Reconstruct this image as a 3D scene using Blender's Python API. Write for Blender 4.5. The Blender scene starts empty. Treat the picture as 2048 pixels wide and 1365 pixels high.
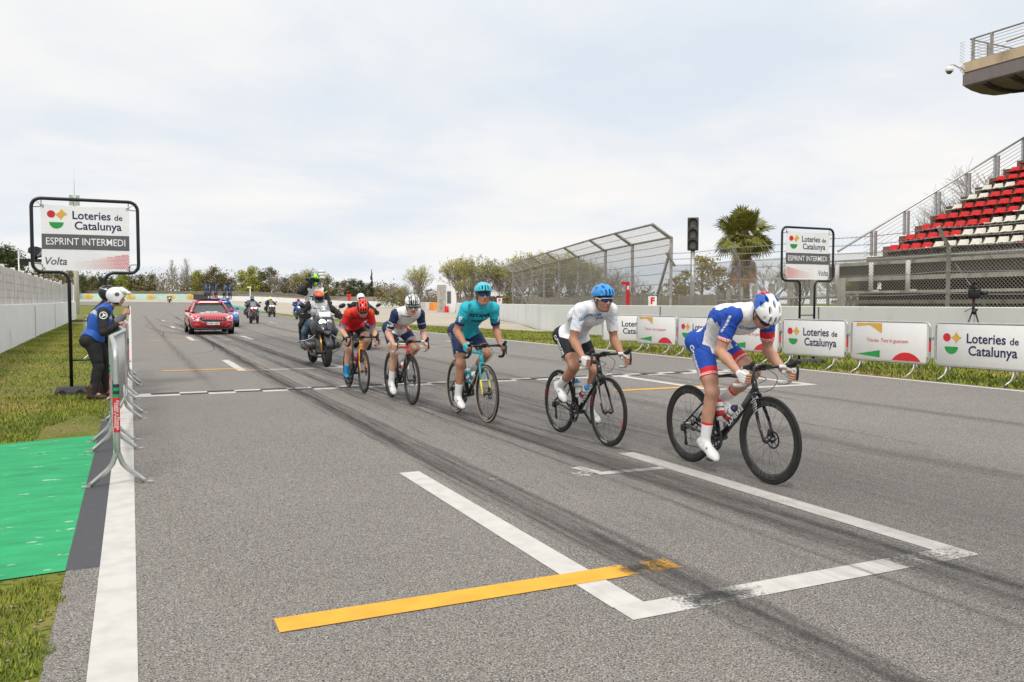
import bpy, bmesh, math, random
import numpy as np
from mathutils import Vector, Matrix, Quaternion
from mathutils.bvhtree import BVHTree

# ------------------------------------------------------------------ camera
S = bpy.context.scene
COL = S.collection
PI = math.pi
cam_d = bpy.data.cameras.new("camera")
cam_d.sensor_width = 36.0
cam_d.lens = 36.0 * 1650 / 2048
cam_d.clip_start = 0.05
cam_d.clip_end = 6000
cam = bpy.data.objects.new("camera", cam_d)
COL.objects.link(cam)
cam.location = (0, 0, 1.38)
cam.rotation_euler = (math.radians(90 - 2.585), 0, math.radians(-24.77))
S.camera = cam

# ------------------------------------------------------------------ sky
SUN_AZ, SUN_EL = math.radians(-150), math.radians(50)
W = bpy.data.worlds.new("World")
S.world = W
W.use_nodes = True
nt = W.node_tree
for n in list(nt.nodes):
    nt.nodes.remove(n)
def _wn(t, **k):
    n = nt.nodes.new(t)
    for a, b in k.items():
        setattr(n, a, b)
    return n
w_out = _wn('ShaderNodeOutputWorld')
w_sky = _wn('ShaderNodeTexSky', sky_type='NISHITA')
w_sky.sun_disc = False
w_sky.sun_elevation = SUN_EL
w_sky.sun_rotation = SUN_AZ
w_b1 = _wn('ShaderNodeBackground'); w_b1.inputs[1].default_value = 0.12
w_b2 = _wn('ShaderNodeBackground')
w_mix = _wn('ShaderNodeMixShader')
w_tc = _wn('ShaderNodeTexCoord')
w_sep = _wn('ShaderNodeSeparateXYZ')
nt.links.new(w_tc.outputs['Generated'], w_sep.inputs[0])
# flat cloud deck: direction projected on a plane overhead
w_add = _wn('ShaderNodeMath', operation='ADD'); w_add.inputs[1].default_value = 0.16
w_abs = _wn('ShaderNodeMath', operation='ABSOLUTE')
nt.links.new(w_sep.outputs['Z'], w_abs.inputs[0]); nt.links.new(w_abs.outputs[0], w_add.inputs[0])
w_cmb = _wn('ShaderNodeCombineXYZ')
for i, a in enumerate('XY'):
    d = _wn('ShaderNodeMath', operation='DIVIDE')
    nt.links.new(w_sep.outputs[a], d.inputs[0]); nt.links.new(w_add.outputs[0], d.inputs[1])
    nt.links.new(d.outputs[0], w_cmb.inputs[i])
w_n1 = _wn('ShaderNodeTexNoise'); w_n1.inputs['Scale'].default_value = 0.8
w_n1.inputs['Detail'].default_value = 7; w_n1.inputs['Roughness'].default_value = 0.55
w_n1.inputs['Distortion'].default_value = 0.25
nt.links.new(w_cmb.outputs[0], w_n1.inputs['Vector'])
w_r1 = _wn('ShaderNodeValToRGB')
w_r1.color_ramp.elements[0].position = 0.36; w_r1.color_ramp.elements[0].color = (0.775, 0.835, 0.915, 1)
w_r1.color_ramp.elements[1].position = 0.62; w_r1.color_ramp.elements[1].color = (0.97, 0.955, 0.935, 1)
nt.links.new(w_n1.outputs['Fac'], w_r1.inputs[0])
nt.links.new(w_r1.outputs[0], w_b2.inputs[0])
# overcast sky: brighter overhead than at the horizon
w_el = _wn('ShaderNodeMapRange')
w_el.inputs['From Min'].default_value = 0.30; w_el.inputs['From Max'].default_value = 1.0
w_el.inputs['To Min'].default_value = 1.0; w_el.inputs['To Max'].default_value = 1.5
nt.links.new(w_sep.outputs['Z'], w_el.inputs['Value'])
nt.links.new(w_el.outputs[0], w_b2.inputs[1])
w_r2 = _wn('ShaderNodeValToRGB')
w_r2.color_ramp.elements[0].position = 0.25; w_r2.color_ramp.elements[0].color = (0.90,) * 3 + (1,)
w_r2.color_ramp.elements[1].position = 0.55; w_r2.color_ramp.elements[1].color = (1, 1, 1, 1)
nt.links.new(w_n1.outputs['Fac'], w_r2.inputs[0])
nt.links.new(w_r2.outputs[0], w_mix.inputs[0])
nt.links.new(w_sky.outputs[0], w_b1.inputs[0])
nt.links.new(w_b1.outputs[0], w_mix.inputs[1]); nt.links.new(w_b2.outputs[0], w_mix.inputs[2])
nt.links.new(w_mix.outputs[0], w_out.inputs['Surface'])

# ------------------------------------------------------------------ sun behind thin cloud
sun_d = bpy.data.lights.new("sun", 'SUN')
sun_d.energy = 1.9
sun_d.angle = math.radians(10)
sun_d.color = (1.0, 0.95, 0.88)
sun = bpy.data.objects.new("sun", sun_d)
COL.objects.link(sun)
_sd = Vector((math.sin(SUN_AZ) * math.cos(SUN_EL), math.cos(SUN_AZ) * math.cos(SUN_EL), math.sin(SUN_EL)))
sun.rotation_euler = (-_sd).to_track_quat('-Z', 'Y').to_euler()

S.view_settings.view_transform = 'Standard'
S.view_settings.look = 'None'
S.view_settings.exposure = 0.0
S.view_settings.gamma = 1.0
try:
    S.cycles.max_bounces = 6
    S.cycles.transparent_max_bounces = 24
except Exception:
    pass
# ------------------------------------------------------------------ helpers
R_ = random.Random(7)
def V(*a):
    return Vector(a[0]) if len(a) == 1 else Vector(a)

MATS = {}
def mat(name, col, rough=0.6, metal=0.0, var=0.10, vscale=6.0, bump=0.0, bscale=60.0, spec=0.5,
        coat=0.0, emit=None, emit_s=0.0, trans=0.0, ior=1.45, alpha=1.0, sss=0.0, dirt=None, dscale=3.0, dlo=0.5, dhi=0.7, stretch=None):
    if name in MATS:
        return MATS[name]
    m = bpy.data.materials.new(name); m.use_nodes = True
    t = m.node_tree; b = t.nodes['Principled BSDF']
    b.inputs['Roughness'].default_value = rough
    b.inputs['Metallic'].default_value = metal
    b.inputs['Specular IOR Level'].default_value = spec
    b.inputs['Coat Weight'].default_value = coat
    b.inputs['Transmission Weight'].default_value = trans
    b.inputs['IOR'].default_value = ior
    b.inputs['Alpha'].default_value = alpha
    if sss:
        b.inputs['Subsurface Weight'].default_value = sss
        b.inputs['Subsurface Radius'].default_value = (0.02, 0.008, 0.004)
        b.inputs['Subsurface Scale'].default_value = 0.4
    if emit:
        b.inputs['Emission Color'].default_value = (*emit, 1)
        b.inputs['Emission Strength'].default_value = emit_s
    tc = t.nodes.new('ShaderNodeTexCoord')
    vec = tc.outputs['Object']
    if stretch:
        mp = t.nodes.new('ShaderNodeMapping'); mp.inputs['Scale'].default_value = stretch
        t.links.new(vec, mp.inputs[0]); vec = mp.outputs[0]
    n = t.nodes.new('ShaderNodeTexNoise'); n.inputs['Scale'].default_value = vscale
    n.inputs['Detail'].default_value = 5; n.inputs['Roughness'].default_value = 0.6
    t.links.new(vec, n.inputs['Vector'])
    r = t.nodes.new('ShaderNodeValToRGB')
    r.color_ramp.elements[0].position = 0.3; r.color_ramp.elements[1].position = 0.7
    r.color_ramp.elements[0].color = (*[max(0, c * (1 - var)) for c in col], 1)
    r.color_ramp.elements[1].color = (*[min(1, c * (1 + var)) for c in col], 1)
    t.links.new(n.outputs['Fac'], r.inputs[0])
    out = r.outputs[0]
    if dirt:
        n2 = t.nodes.new('ShaderNodeTexNoise'); n2.inputs['Scale'].default_value = dscale
        n2.inputs['Detail'].default_value = 8; n2.inputs['Roughness'].default_value = 0.65
        t.links.new(vec, n2.inputs['Vector'])
        r2 = t.nodes.new('ShaderNodeValToRGB')
        r2.color_ramp.elements[0].position = dlo; r2.color_ramp.elements[1].position = dhi
        t.links.new(n2.outputs['Fac'], r2.inputs[0])
        mx = t.nodes.new('ShaderNodeMixRGB'); mx.inputs[2].default_value = (*dirt, 1)
        t.links.new(r2.outputs[0], mx.inputs[0]); t.links.new(out, mx.inputs[1]); out = mx.outputs[0]
    t.links.new(out, b.inputs['Base Color'])
    if bump:
        n3 = t.nodes.new('ShaderNodeTexNoise'); n3.inputs['Scale'].default_value = bscale
        n3.inputs['Detail'].default_value = 4
        t.links.new(vec, n3.inputs['Vector'])
        bp = t.nodes.new('ShaderNodeBump'); bp.inputs['Strength'].default_value = bump
        bp.inputs['Distance'].default_value = 0.02
        t.links.new(n3.outputs['Fac'], bp.inputs['Height']); t.links.new(bp.outputs[0], b.inputs['Normal'])
    MATS[name] = m
    return m

def tag(o, label=None, cat=None, group=None, kind=None):
    if label: o['label'] = label
    if cat: o['category'] = cat
    if group: o['group'] = group
    if kind: o['kind'] = kind
    return o

def empty(name, loc=(0, 0, 0), rz=0.0, label=None, cat=None, group=None):
    o = bpy.data.objects.new(name, None); COL.objects.link(o)
    o.empty_display_size = 0.2
    o.location = loc; o.rotation_euler = (0, 0, rz)
    return tag(o, label, cat, group)

def mesh_obj(name, me, mats=None, parent=None):
    if mats:
        for m in (mats if isinstance(mats, (list, tuple)) else [mats]):
            me.materials.append(m)
    o = bpy.data.objects.new(name, me); COL.objects.link(o)
    if parent: o.parent = parent
    return o

def copy_tree(o, parent=None):
    c = o.copy(); COL.objects.link(c); c.parent = parent
    for ch in list(o.children):
        copy_tree(ch, c)
    return c

def perp(d):
    d = d.normalized()
    a = Vector((0, 0, 1)) if abs(d.z) < 0.9 else Vector((1, 0, 0))
    u = d.cross(a).normalized()
    return u, d.cross(u).normalized()

class MB:
    """collects shapes and links them as one mesh object"""
    def __init__(s):
        s.v = []; s.f = []; s.m = []; s.sm = []
        s.M = None
    def add(s, vs, fs, m=0, smooth=False):
        b = len(s.v)
        if s.M is not None:
            vs = [s.M @ Vector(p) for p in vs]
        s.v.extend(tuple(p) for p in vs)
        for f in fs:
            s.f.append(tuple(i + b for i in f)); s.m.append(m); s.sm.append(smooth)
        return s
    def box(s, c, d, m=0, rot=None, taper=1.0):
        c = Vector(c); x, y, z = [k / 2 for k in d]
        vs = []
        for k in (-1, 1):
            t = taper if k > 0 else 1.0
            for a, b in ((-1, -1), (1, -1), (1, 1), (-1, 1)):
                p = Vector((a * x * t, b * y * t, k * z))
                if rot is not None: p = rot @ p
                vs.append(c + p)
        return s.add(vs, [(3, 2, 1, 0), (4, 5, 6, 7), (0, 1, 5, 4), (1, 2, 6, 5), (2, 3, 7, 6), (3, 0, 4, 7)], m)
    def rbox(s, c, d, r=0.02, m=0, rot=None, seg=3):
        """box with rounded vertical profile in its local xz plane and chamfered y ends"""
        c = Vector(c); hx, hy, hz = [k / 2 for k in d]; r = min(r, hx * .99, hz * .99, hy * .99)
        prof = []
        for q, (sx, sz) in enumerate(((1, 1), (-1, 1), (-1, -1), (1, -1))):
            for k in range(seg + 1):
                a = PI / 2 * (q + k / seg)
                prof.append((sx * (hx - r) + r * math.cos(a), sz * (hz - r) + r * math.sin(a)))
        n = len(prof); vs = []
        for yy, ins in ((-hy, r * .7), (-hy + r * .7, 0), (hy - r * .7, 0), (hy, r * .7)):
            for (px, pz) in prof:
                kx = (hx - ins) / hx; kz = (hz - ins) / hz
                p = Vector((px * kx, yy, pz * kz))
                vs.append(c + (rot @ p if rot is not None else p))
        fs = []
        for k in range(3):
            for i in range(n):
                j = (i + 1) % n
                fs.append((k * n + i, k * n + j, (k + 1) * n + j, (k + 1) * n + i))
        fs.append(tuple(range(n))); fs.append(tuple(range(3 * n, 4 * n))[::-1])
        return s.add(vs, [f[::-1] for f in fs], m, True)
    def tube(s, pts, r, n=8, m=0, closed=False, caps=True, smooth=True, flat=1.0, up=None):
        """r: radius or list; flat: (second axis)/(first axis); up: fixed direction of the first axis"""
        P = [Vector(p) for p in pts]; k = len(P)
        rr = list(r) if isinstance(r, (list, tuple)) else [r] * k
        ff = list(flat) if isinstance(flat, (list, tuple)) else [flat] * k
        vs = []; u = None
        for i in range(k):
            a = P[i - 1] if (i > 0 or closed) else P[i]
            b = P[(i + 1) % k] if (i < k - 1 or closed) else P[i]
            d = (b - a)
            if d.length < 1e-9: d = Vector((0, 0, 1))
            d.normalize()
            if up is not None:
                u = Vector(up) - d * d.dot(Vector(up))
                if u.length < 1e-6: u = perp(d)[0]
                u.normalize()
            elif u is None:
                u = perp(d)[0]
            else:
                u = u - d * u.dot(d)
                if u.length < 1e-6: u = perp(d)[0]
                u.normalize()
            w = d.cross(u)
            for j in range(n):
                t = 2 * PI * j / n
                vs.append(P[i] + u * (rr[i] * math.cos(t)) + w * (rr[i] * ff[i] * math.sin(t)))
        fs = []
        for i in range(k if closed else k - 1):
            i2 = (i + 1) % k
            for j in range(n):
                j2 = (j + 1) % n
                fs.append((i * n + j, i * n + j2, i2 * n + j2, i2 * n + j))
        s.add(vs, fs, m, smooth)
        if caps and not closed:
            b = len(s.v) - k * n
            s.f.append(tuple(b + j for j in range(n))[::-1]); s.m.append(m); s.sm.append(False)
            s.f.append(tuple(b + (k - 1) * n + j for j in range(n))); s.m.append(m); s.sm.append(False)
        return s
    def ring(s, c, ax, R, r, n=40, k=8, m=0, flat=1.0, a0=0, a1=2 * PI):
        c = Vector(c); u, w = perp(Vector(ax)); ax = Vector(ax).normalized()
        vs = []; full = abs(a1 - a0 - 2 * PI) < 1e-6; nn = n if full else n + 1
        for i in range(nn):
            t = a0 + (a1 - a0) * i / n; e = u * math.cos(t) + w * math.sin(t)
            for j in range(k):
                q = 2 * PI * j / k
                vs.append(c + e * (R + r * math.cos(q)) + ax * (r * flat * math.sin(q)))
        fs = []
        for i in range(n):
            i2 = (i + 1) % nn
            for j in range(k):
                j2 = (j + 1) % k
                fs.append((i * k + j, i2 * k + j, i2 * k + j2, i * k + j2))
        return s.add(vs, fs, m, True)
    def lathe(s, c, ax, prof, n=24, m=0, smooth=True, u=None):
        """prof: (radius, offset along axis)"""
        c = Vector(c); ax = Vector(ax).normalized(); uu, w = perp(ax)
        vs = []
        for (r, h) in prof:
            for j in range(n):
                t = 2 * PI * j / n
                vs.append(c + ax * h + (uu * math.cos(t) + w * math.sin(t)) * r)
        fs = []
        for i in range(len(prof) - 1):
            for j in range(n):
                j2 = (j + 1) % n
                fs.append((i * n + j, i * n + j2, (i + 1) * n + j2, (i + 1) * n + j))
        return s.add(vs, fs, m, smooth)
    def ball(s, c, r, m=0, n=12, k=8, rot=None):
        c = Vector(c); r = (r, r, r) if not isinstance(r, (tuple, list)) else r
        vs = []
        for i in range(k + 1):
            a = -PI / 2 + PI * i / k
            for j in range(n):
                b = 2 * PI * j / n
                p = Vector((r[0] * math.cos(a) * math.cos(b), r[1] * math.cos(a) * math.sin(b), r[2] * math.sin(a)))
                vs.append(c + (rot @ p if rot is not None else p))
        fs = []
        for i in range(k):
            for j in range(n):
                j2 = (j + 1) % n
                fs.append((i * n + j, i * n + j2, (i + 1) * n + j2, (i + 1) * n + j))
        return s.add(vs, fs, m, True)
    def quad(s, a, b, c, d, m=0):
        return s.add([a, b, c, d], [(0, 1, 2, 3)], m)
    def poly(s, pts, m=0):
        return s.add(pts, [tuple(range(len(pts)))], m)
    def prism(s, pts, off, m=0, smooth=False, mside=None):
        """polygon pts (3D) extruded by vector off"""
        n = len(pts); off = Vector(off)
        vs = [Vector(p) for p in pts] + [Vector(p) + off for p in pts]
        s.add(vs, [tuple(range(n))[::-1], tuple(range(n, 2 * n))], m)
        b = len(s.v) - 2 * n
        for i in range(n):
            j = (i + 1) % n
            s.f.append((b + i, b + j, b + n + j, b + n + i)); s.m.append(m if mside is None else mside); s.sm.append(smooth)
        return s
    def loft(s, rings, m=0, closed=True, caps=True, smooth=True):
        n = len(rings[0]); vs = [p for r in rings for p in r]; fs = []
        for i in range(len(rings) - 1):
            for j in range(n if closed else n - 1):
                j2 = (j + 1) % n
                fs.append((i * n + j, i * n + j2, (i + 1) * n + j2, (i + 1) * n + j))
        if caps:
            fs.append(tuple(range(n))[::-1]); fs.append(tuple(range((len(rings) - 1) * n, len(rings) * n)))
        return s.add(vs, fs, m, smooth)
    def mesh(s, name):
        me = bpy.data.meshes.new(name)
        me.from_pydata(s.v, [], s.f)
        me.polygons.foreach_set('material_index', s.m)
        me.polygons.foreach_set('use_smooth', s.sm)
        me.update()
        return me
    def build(s, name, mats, parent=None, fix=True, loc=None):
        me = s.mesh(name)
        if fix:
            bm = bmesh.new(); bm.from_mesh(me)
            bmesh.ops.recalc_face_normals(bm, faces=bm.faces); bm.to_mesh(me); bm.free()
        o = mesh_obj(name, me, mats, parent)
        if loc is not None: o.location = loc
        return o

def rotz(a): return Matrix.Rotation(a, 3, 'Z')
def roty(a): return Matrix.Rotation(a, 3, 'Y')
def rotx(a): return Matrix.Rotation(a, 3, 'X')

def bez(pts, n=8):
    """Catmull-Rom through points"""
    P = [Vector(p) for p in pts]; out = []
    for i in range(len(P) - 1):
        p0 = P[i - 1] if i else P[i] * 2 - P[i + 1]; p1, p2 = P[i], P[i + 1]
        p3 = P[i + 2] if i + 2 < len(P) else P[i + 1] * 2 - P[i]
        for k in range(n):
            t = k / n
            out.append(0.5 * ((2 * p1) + (p2 - p0) * t + (2 * p0 - 5 * p1 + 4 * p2 - p3) * t * t + (3 * p1 - p0 - 3 * p2 + p3) * t ** 3))
    out.append(P[-1])
    return out

# ---- lettering: text curve turned into mesh data (local x right, y up)
def text_data(body, size, bold=0.0, align='CENTER', shear=0.0, spacing=1.0, extrude=0.0, xs=1.0):
    cu = bpy.data.curves.new('lettering', 'FONT')
    cu.body = body; cu.size = size; cu.align_x = align; cu.align_y = 'CENTER'
    cu.offset = bold * size; cu.shear = shear; cu.space_character = spacing; cu.extrude = extrude
    cu.resolution_u = 3
    o = bpy.data.objects.new('lettering', cu); COL.objects.link(o)
    dg = bpy.context.evaluated_depsgraph_get()
    me = bpy.data.meshes.new_from_object(o.evaluated_get(dg))
    vs = [(v.co.x * xs, v.co.y, v.co.z) for v in me.vertices]; fs = [tuple(p.vertices) for p in me.polygons]
    bpy.data.objects.remove(o); bpy.data.curves.remove(cu); bpy.data.meshes.remove(me)
    return vs, fs

def put_text(mb, body, size, o, ux, uy, m=0, **k):
    """flat lettering added to a mesh builder; o centre, ux reading direction, uy up"""
    vs, fs = text_data(body, size, **k)
    o, ux, uy = Vector(o), Vector(ux).normalized(), Vector(uy).normalized(); un = ux.cross(uy)
    return mb.add([o + ux * x + uy * y + un * z for x, y, z in vs], fs, m)

def decal(mb, vs, fs, o, ux, uy, bvh, m=0, lift=0.003, reach=0.25, sub=0):
    """shapes (vs in local xy) pressed on to a surface along -normal"""
    o, ux = Vector(o), Vector(ux).normalized(); uy = Vector(uy); uy = (uy - ux * ux.dot(uy)).normalized(); un = ux.cross(uy)
    vs = [(p[0], p[1], 0.0) for p in vs]
    if sub:
        bm = bmesh.new()
        bv = [bm.verts.new(p) for p in vs]
        for f in fs:
            try: bm.faces.new([bv[i] for i in f])
            except ValueError: pass
        bmesh.ops.triangulate(bm, faces=bm.faces)
        for _ in range(4):
            es = [e for e in bm.edges if e.calc_length() > sub]
            if not es: break
            bmesh.ops.subdivide_edges(bm, edges=es, cuts=1)
            bmesh.ops.triangulate(bm, faces=bm.faces)
        bm.verts.index_update()
        vs = [tuple(v.co) for v in bm.verts]; fs = [tuple(v.index for v in f.verts) for f in bm.faces]; bm.free()
    out = []; ok = []
    for x, y, *_ in vs:
        p = o + ux * x + uy * y + un * reach * 0.5
        h, nrm, i, dd = bvh.ray_cast(p, -un, reach)
        if h is None:
            out.append(p - un * reach * .5); ok.append(False)
        else:
            if nrm.dot(un) < 0: nrm = -nrm
            out.append(h + (nrm + un).normalized() * lift); ok.append(nrm.dot(un) > 0.1)
    fs = [f for f in fs if all(ok[i] for i in f)]
    return mb.add(out, fs, m)

def rect(w, h): return [(-w / 2, -h / 2), (w / 2, -h / 2), (w / 2, h / 2), (-w / 2, h / 2)], [(0, 1, 2, 3)]

# ---- signed distance modelling on a grid (bodies, heads, helmets)
def sd_cone(a, b, ra, rb, lat=None, s=1.0):
    a = np.array(a, np.float32); b = np.array(b, np.float32)
    lat = None if lat is None else np.array(lat, np.float32) / np.linalg.norm(lat)
    def f(P):
        if lat is not None:
            c = (a + b) / 2
            q = (P - c) @ lat
            P = P - q[..., None] * lat * (1 - 1 / s)
        ab = b - a; L2 = float(ab @ ab) + 1e-12
        t = np.clip(((P - a) @ ab) / L2, 0, 1)
        return np.linalg.norm(P - a - t[..., None] * ab, axis=-1) - (ra + (rb - ra) * t)
    R = max(ra, rb) * max(1, s)
    return f, np.minimum(a, b) - R, np.maximum(a, b) + R
def sd_ell(c, r, rot=None):
    c = np.array(c, np.float32); r = np.array(r, np.float32); M = np.array(rot, np.float32) if rot is not None else np.eye(3, dtype=np.float32)
    def f(P):
        q = (P - c) @ M          # into local axes (columns of M)
        k0 = np.linalg.norm(q / r, axis=-1); k1 = np.linalg.norm(q / (r * r), axis=-1) + 1e-9
        return k0 * (k0 - 1) / k1
    e = np.abs(M) @ r
    return f, c - e, c + e
def sd_half(p, n):
    """solid where (x-p).n < 0"""
    p = np.array(p, np.float32); n = np.array(n, np.float32) / np.linalg.norm(n)
    return (lambda P: (P - p) @ n), None, None

def sdf_mesh(prims, h, mx=None):
    """prims: list of (op, prim, k); op '+', '-' or '&'. -> verts (n,3), quads (m,4)"""
    lo = np.min([p[1][1] for p in prims if p[0] == '+'], axis=0) - 3 * h
    hi = np.max([p[1][2] for p in prims if p[0] == '+'], axis=0) + 3 * h
    n = np.ceil((hi - lo) / h).astype(int) + 1
    D = np.full(n, 0.25, np.float32)
    ax = [lo[i] + h * np.arange(n[i], dtype=np.float32) for i in range(3)]
    for op, (f, a, b), k in prims:
        if a is None: i0, i1 = np.zeros(3, int), n
        else:
            mg = k + 3 * h
            i0 = np.maximum(0, np.floor((a - mg - lo) / h).astype(int)); i1 = np.minimum(n, np.ceil((b + mg - lo) / h).astype(int) + 1)
        if (i1 <= i0).any(): continue
        sl = tuple(slice(i0[i], i1[i]) for i in range(3))
        X, Y, Z = np.meshgrid(*[ax[i][sl[i]] for i in range(3)], indexing='ij')
        d = f(np.stack([X, Y, Z], -1)).astype(np.float32); o = D[sl]
        kk = max(k, 1e-4)
        if op == '+':
            hh = np.clip(0.5 + 0.5 * (o - d) / kk, 0, 1); D[sl] = o * (1 - hh) + d * hh - kk * hh * (1 - hh)
        elif op == '-':
            hh = np.clip(0.5 - 0.5 * (o + d) / kk, 0, 1); D[sl] = o * (1 - hh) - d * hh + kk * hh * (1 - hh)
        else:
            hh = np.clip(0.5 - 0.5 * (d - o) / kk * -1, 0, 1); D[sl] = np.maximum(o, d)
    return surf_nets(D, lo, h)

def surf_nets(D, lo, h):
    ins = D < 0
    nx, ny, nz = D.shape
    c = [ins[i:nx - 1 + i, j:ny - 1 + j, k:nz - 1 + k] for i in (0, 1) for j in (0, 1) for k in (0, 1)]
    sm = sum(x.astype(np.int8) for x in c)
    cell = (sm > 0) & (sm < 8)
    idx = np.full(cell.shape, -1, np.int32); I, J, K = np.nonzero(cell); idx[I, J, K] = np.arange(len(I))
    acc = np.zeros((len(I), 3)); cnt = np.zeros(len(I))
    corners = [(i, j, k) for i in (0, 1) for j in (0, 1) for k in (0, 1)]
    vals = {q: D[I + q[0], J + q[1], K + q[2]] for q in corners}
    for a in corners:
        for d in range(3):
            if a[d]: continue
            b = list(a); b[d] = 1; b = tuple(b)
            va, vb = vals[a], vals[b]; x = (va < 0) != (vb < 0)
            t = np.where(x, va / np.where(x, va - vb, 1), 0)
            for e in range(3):
                acc[:, e] += np.where(x, a[e] + (t if e == d else 0), 0)
            cnt += x
    v = np.stack([I, J, K], 1) + acc / np.maximum(cnt, 1)[:, None]
    v = v * h + lo
    F = []
    for d in range(3):
        e1, e2 = (d + 1) % 3, (d + 2) % 3
        sh = [slice(None)] * 3; s2 = list(sh); sh[d] = slice(0, -1); s2[d] = slice(1, None)
        A = ins[tuple(sh)]; B = ins[tuple(s2)]
        i, j, k = np.nonzero(A != B); q = np.stack([i, j, k], 1)
        ok = (q[:, e1] > 0) & (q[:, e2] > 0) & (q[:, e1] < cell.shape[e1]) & (q[:, e2] < cell.shape[e2]); q = q[ok]
        fl = A[tuple(q.T)]
        def at(o1, o2):
            r = q.copy(); r[:, e1] -= o1; r[:, e2] -= o2
            return idx[tuple(r.T)]
        a, b, c_, d_ = at(1, 1), at(0, 1), at(0, 0), at(1, 0)
        f = np.stack([a, b, c_, d_], 1); f[~fl] = f[~fl][:, ::-1]
        F.append(f)
    F = np.concatenate(F); F = F[(F >= 0).all(1)]
    return v.astype(np.float64), F

def np_mesh(name, v, f, midx=None, smooth=True):
    me = bpy.data.meshes.new(name)
    me.from_pydata(v.tolist(), [], f.tolist() if isinstance(f, np.ndarray) else f)
    if midx is not None: me.polygons.foreach_set('material_index', np.asarray(midx, np.int32))
    me.polygons.foreach_set('use_smooth', [smooth] * len(me.polygons))
    me.update()
    return me
def vnormals(v, f):
    n = np.cross(v[f[:, 2]] - v[f[:, 0]], v[f[:, 3]] - v[f[:, 1]])
    out = np.zeros_like(v)
    for i in range(4): np.add.at(out, f[:, i], n)
    return out / (np.linalg.norm(out, axis=1)[:, None] + 1e-12)
def smoothed(v, f, it=1, w=0.5):
    for _ in range(it):
        acc = np.zeros_like(v); cnt = np.zeros(len(v))
        for i in range(4):
            np.add.at(acc, f[:, i], v[f[:, (i + 1) % 4]] + v[f[:, (i + 3) % 4]]); np.add.at(cnt, f[:, i], 2)
        v = v * (1 - w) + w * acc / np.maximum(cnt, 1)[:, None]
    return v
# ------------------------------------------------------------------ terrain
def gz(X, Y):
    u = X / max(Y, 1e-3)
    t = min(1, max(0, (u - .12) / .13))
    s = 1 - 0.5 * t * t * (3 - 2 * t)
    yy = min(max(Y, 0), 260)
    return 4.2e-5 * yy ** 2 * s
def lift(k, Y):
    return k * (0.0016 + 0.00025 * max(0, Y - 40))
def G3(x, y, k=0):
    return Vector((x, y, gz(x, y) + lift(k, y)))

def ground_mat(name, c1, c2, c3, s1, s2, rough=0.9, bump=0.4, bs=80, speck=None, sp_s=200, sp_lo=.55, sp_hi=.62):
    m = bpy.data.materials.new(name); m.use_nodes = True; t = m.node_tree; b = t.nodes['Principled BSDF']
    b.inputs['Roughness'].default_value = rough; b.inputs['Specular IOR Level'].default_value = 0.25
    tc = t.nodes.new('ShaderNodeTexCoord')
    def noise(sc, det=6, ro=.6):
        n = t.nodes.new('ShaderNodeTexNoise'); n.inputs['Scale'].default_value = sc; n.inputs['Detail'].default_value = det
        n.inputs['Roughness'].default_value = ro; t.links.new(tc.outputs['Object'], n.inputs['Vector']); return n
    def ramp(n, lo, hi, a, bb):
        r = t.nodes.new('ShaderNodeValToRGB'); r.color_ramp.elements[0].position = lo; r.color_ramp.elements[1].position = hi
        r.color_ramp.elements[0].color = (*a, 1); r.color_ramp.elements[1].color = (*bb, 1)
        t.links.new(n.outputs['Fac'], r.inputs[0]); return r
    def mix(a, bb, f):
        x = t.nodes.new('ShaderNodeMixRGB'); t.links.new(f, x.inputs[0])
        for i, q in ((1, a), (2, bb)):
            if isinstance(q, tuple): x.inputs[i].default_value = (*q, 1)
            else: t.links.new(q, x.inputs[i])
        return x.outputs[0]
    r1 = ramp(noise(s1), .35, .65, c1, c2)
    f2 = ramp(noise(s2, 8, .7), .45, .7, (0, 0, 0), (1, 1, 1))
    out = mix(r1.outputs[0], c3, f2.outputs[0])
    if speck:
        f3 = ramp(noise(sp_s, 2, .5), sp_lo, sp_hi, (0, 0, 0), (1, 1, 1))
        out = mix(out, speck, f3.outputs[0])
    t.links.new(out, b.inputs['Base Color'])
    bp = t.nodes.new('ShaderNodeBump'); bp.inputs['Strength'].default_value = bump; bp.inputs['Distance'].default_value = 0.01
    t.links.new(noise(bs, 3).outputs['Fac'], bp.inputs['Height']); t.links.new(bp.outputs[0], b.inputs['Normal'])
    MATS[name] = m
    return m, t, b, out, noise, ramp, mix

M_grass = ground_mat('grass_ground', (.13, .16, .014), (.215, .215, .024), (.255, .19, .075), 1.6, 0.9, bump=.9, bs=40, speck=(.065, .09, .012), sp_s=30, sp_lo=.5, sp_hi=.62)[0]
M_gravel = ground_mat('gravel', (.46, .395, .315), (.54, .47, .385), (.40, .34, .27), .35, .15, bump=.6, bs=30, speck=(.30, .26, .21), sp_s=9, sp_lo=.5, sp_hi=.7)[0]
M_asph, t_, b_, out_, noise_, ramp_, mix_ = ground_mat('asphalt', (.222, .201, .177), (.268, .245, .218), (.240, .216, .190), .45, 1.4, rough=.85, bump=.8, bs=130, speck=(.070, .063, .058), sp_s=105, sp_lo=.50, sp_hi=.62)
# light aggregate grains
n_l = ramp_(noise_(140, 2, .5), .55, .66, (0, 0, 0), (1, 1, 1))
out_ = mix_(out_, (.52, .49, .45), n_l.outputs[0])
n_m = ramp_(noise_(26, 3, .7), .52, .72, (0, 0, 0), (.55, .55, .55))
out_ = mix_(out_, (.165, .148, .132), n_m.outputs[0])
t_.links.new(out_, b_.inputs['Base Color'])

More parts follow.
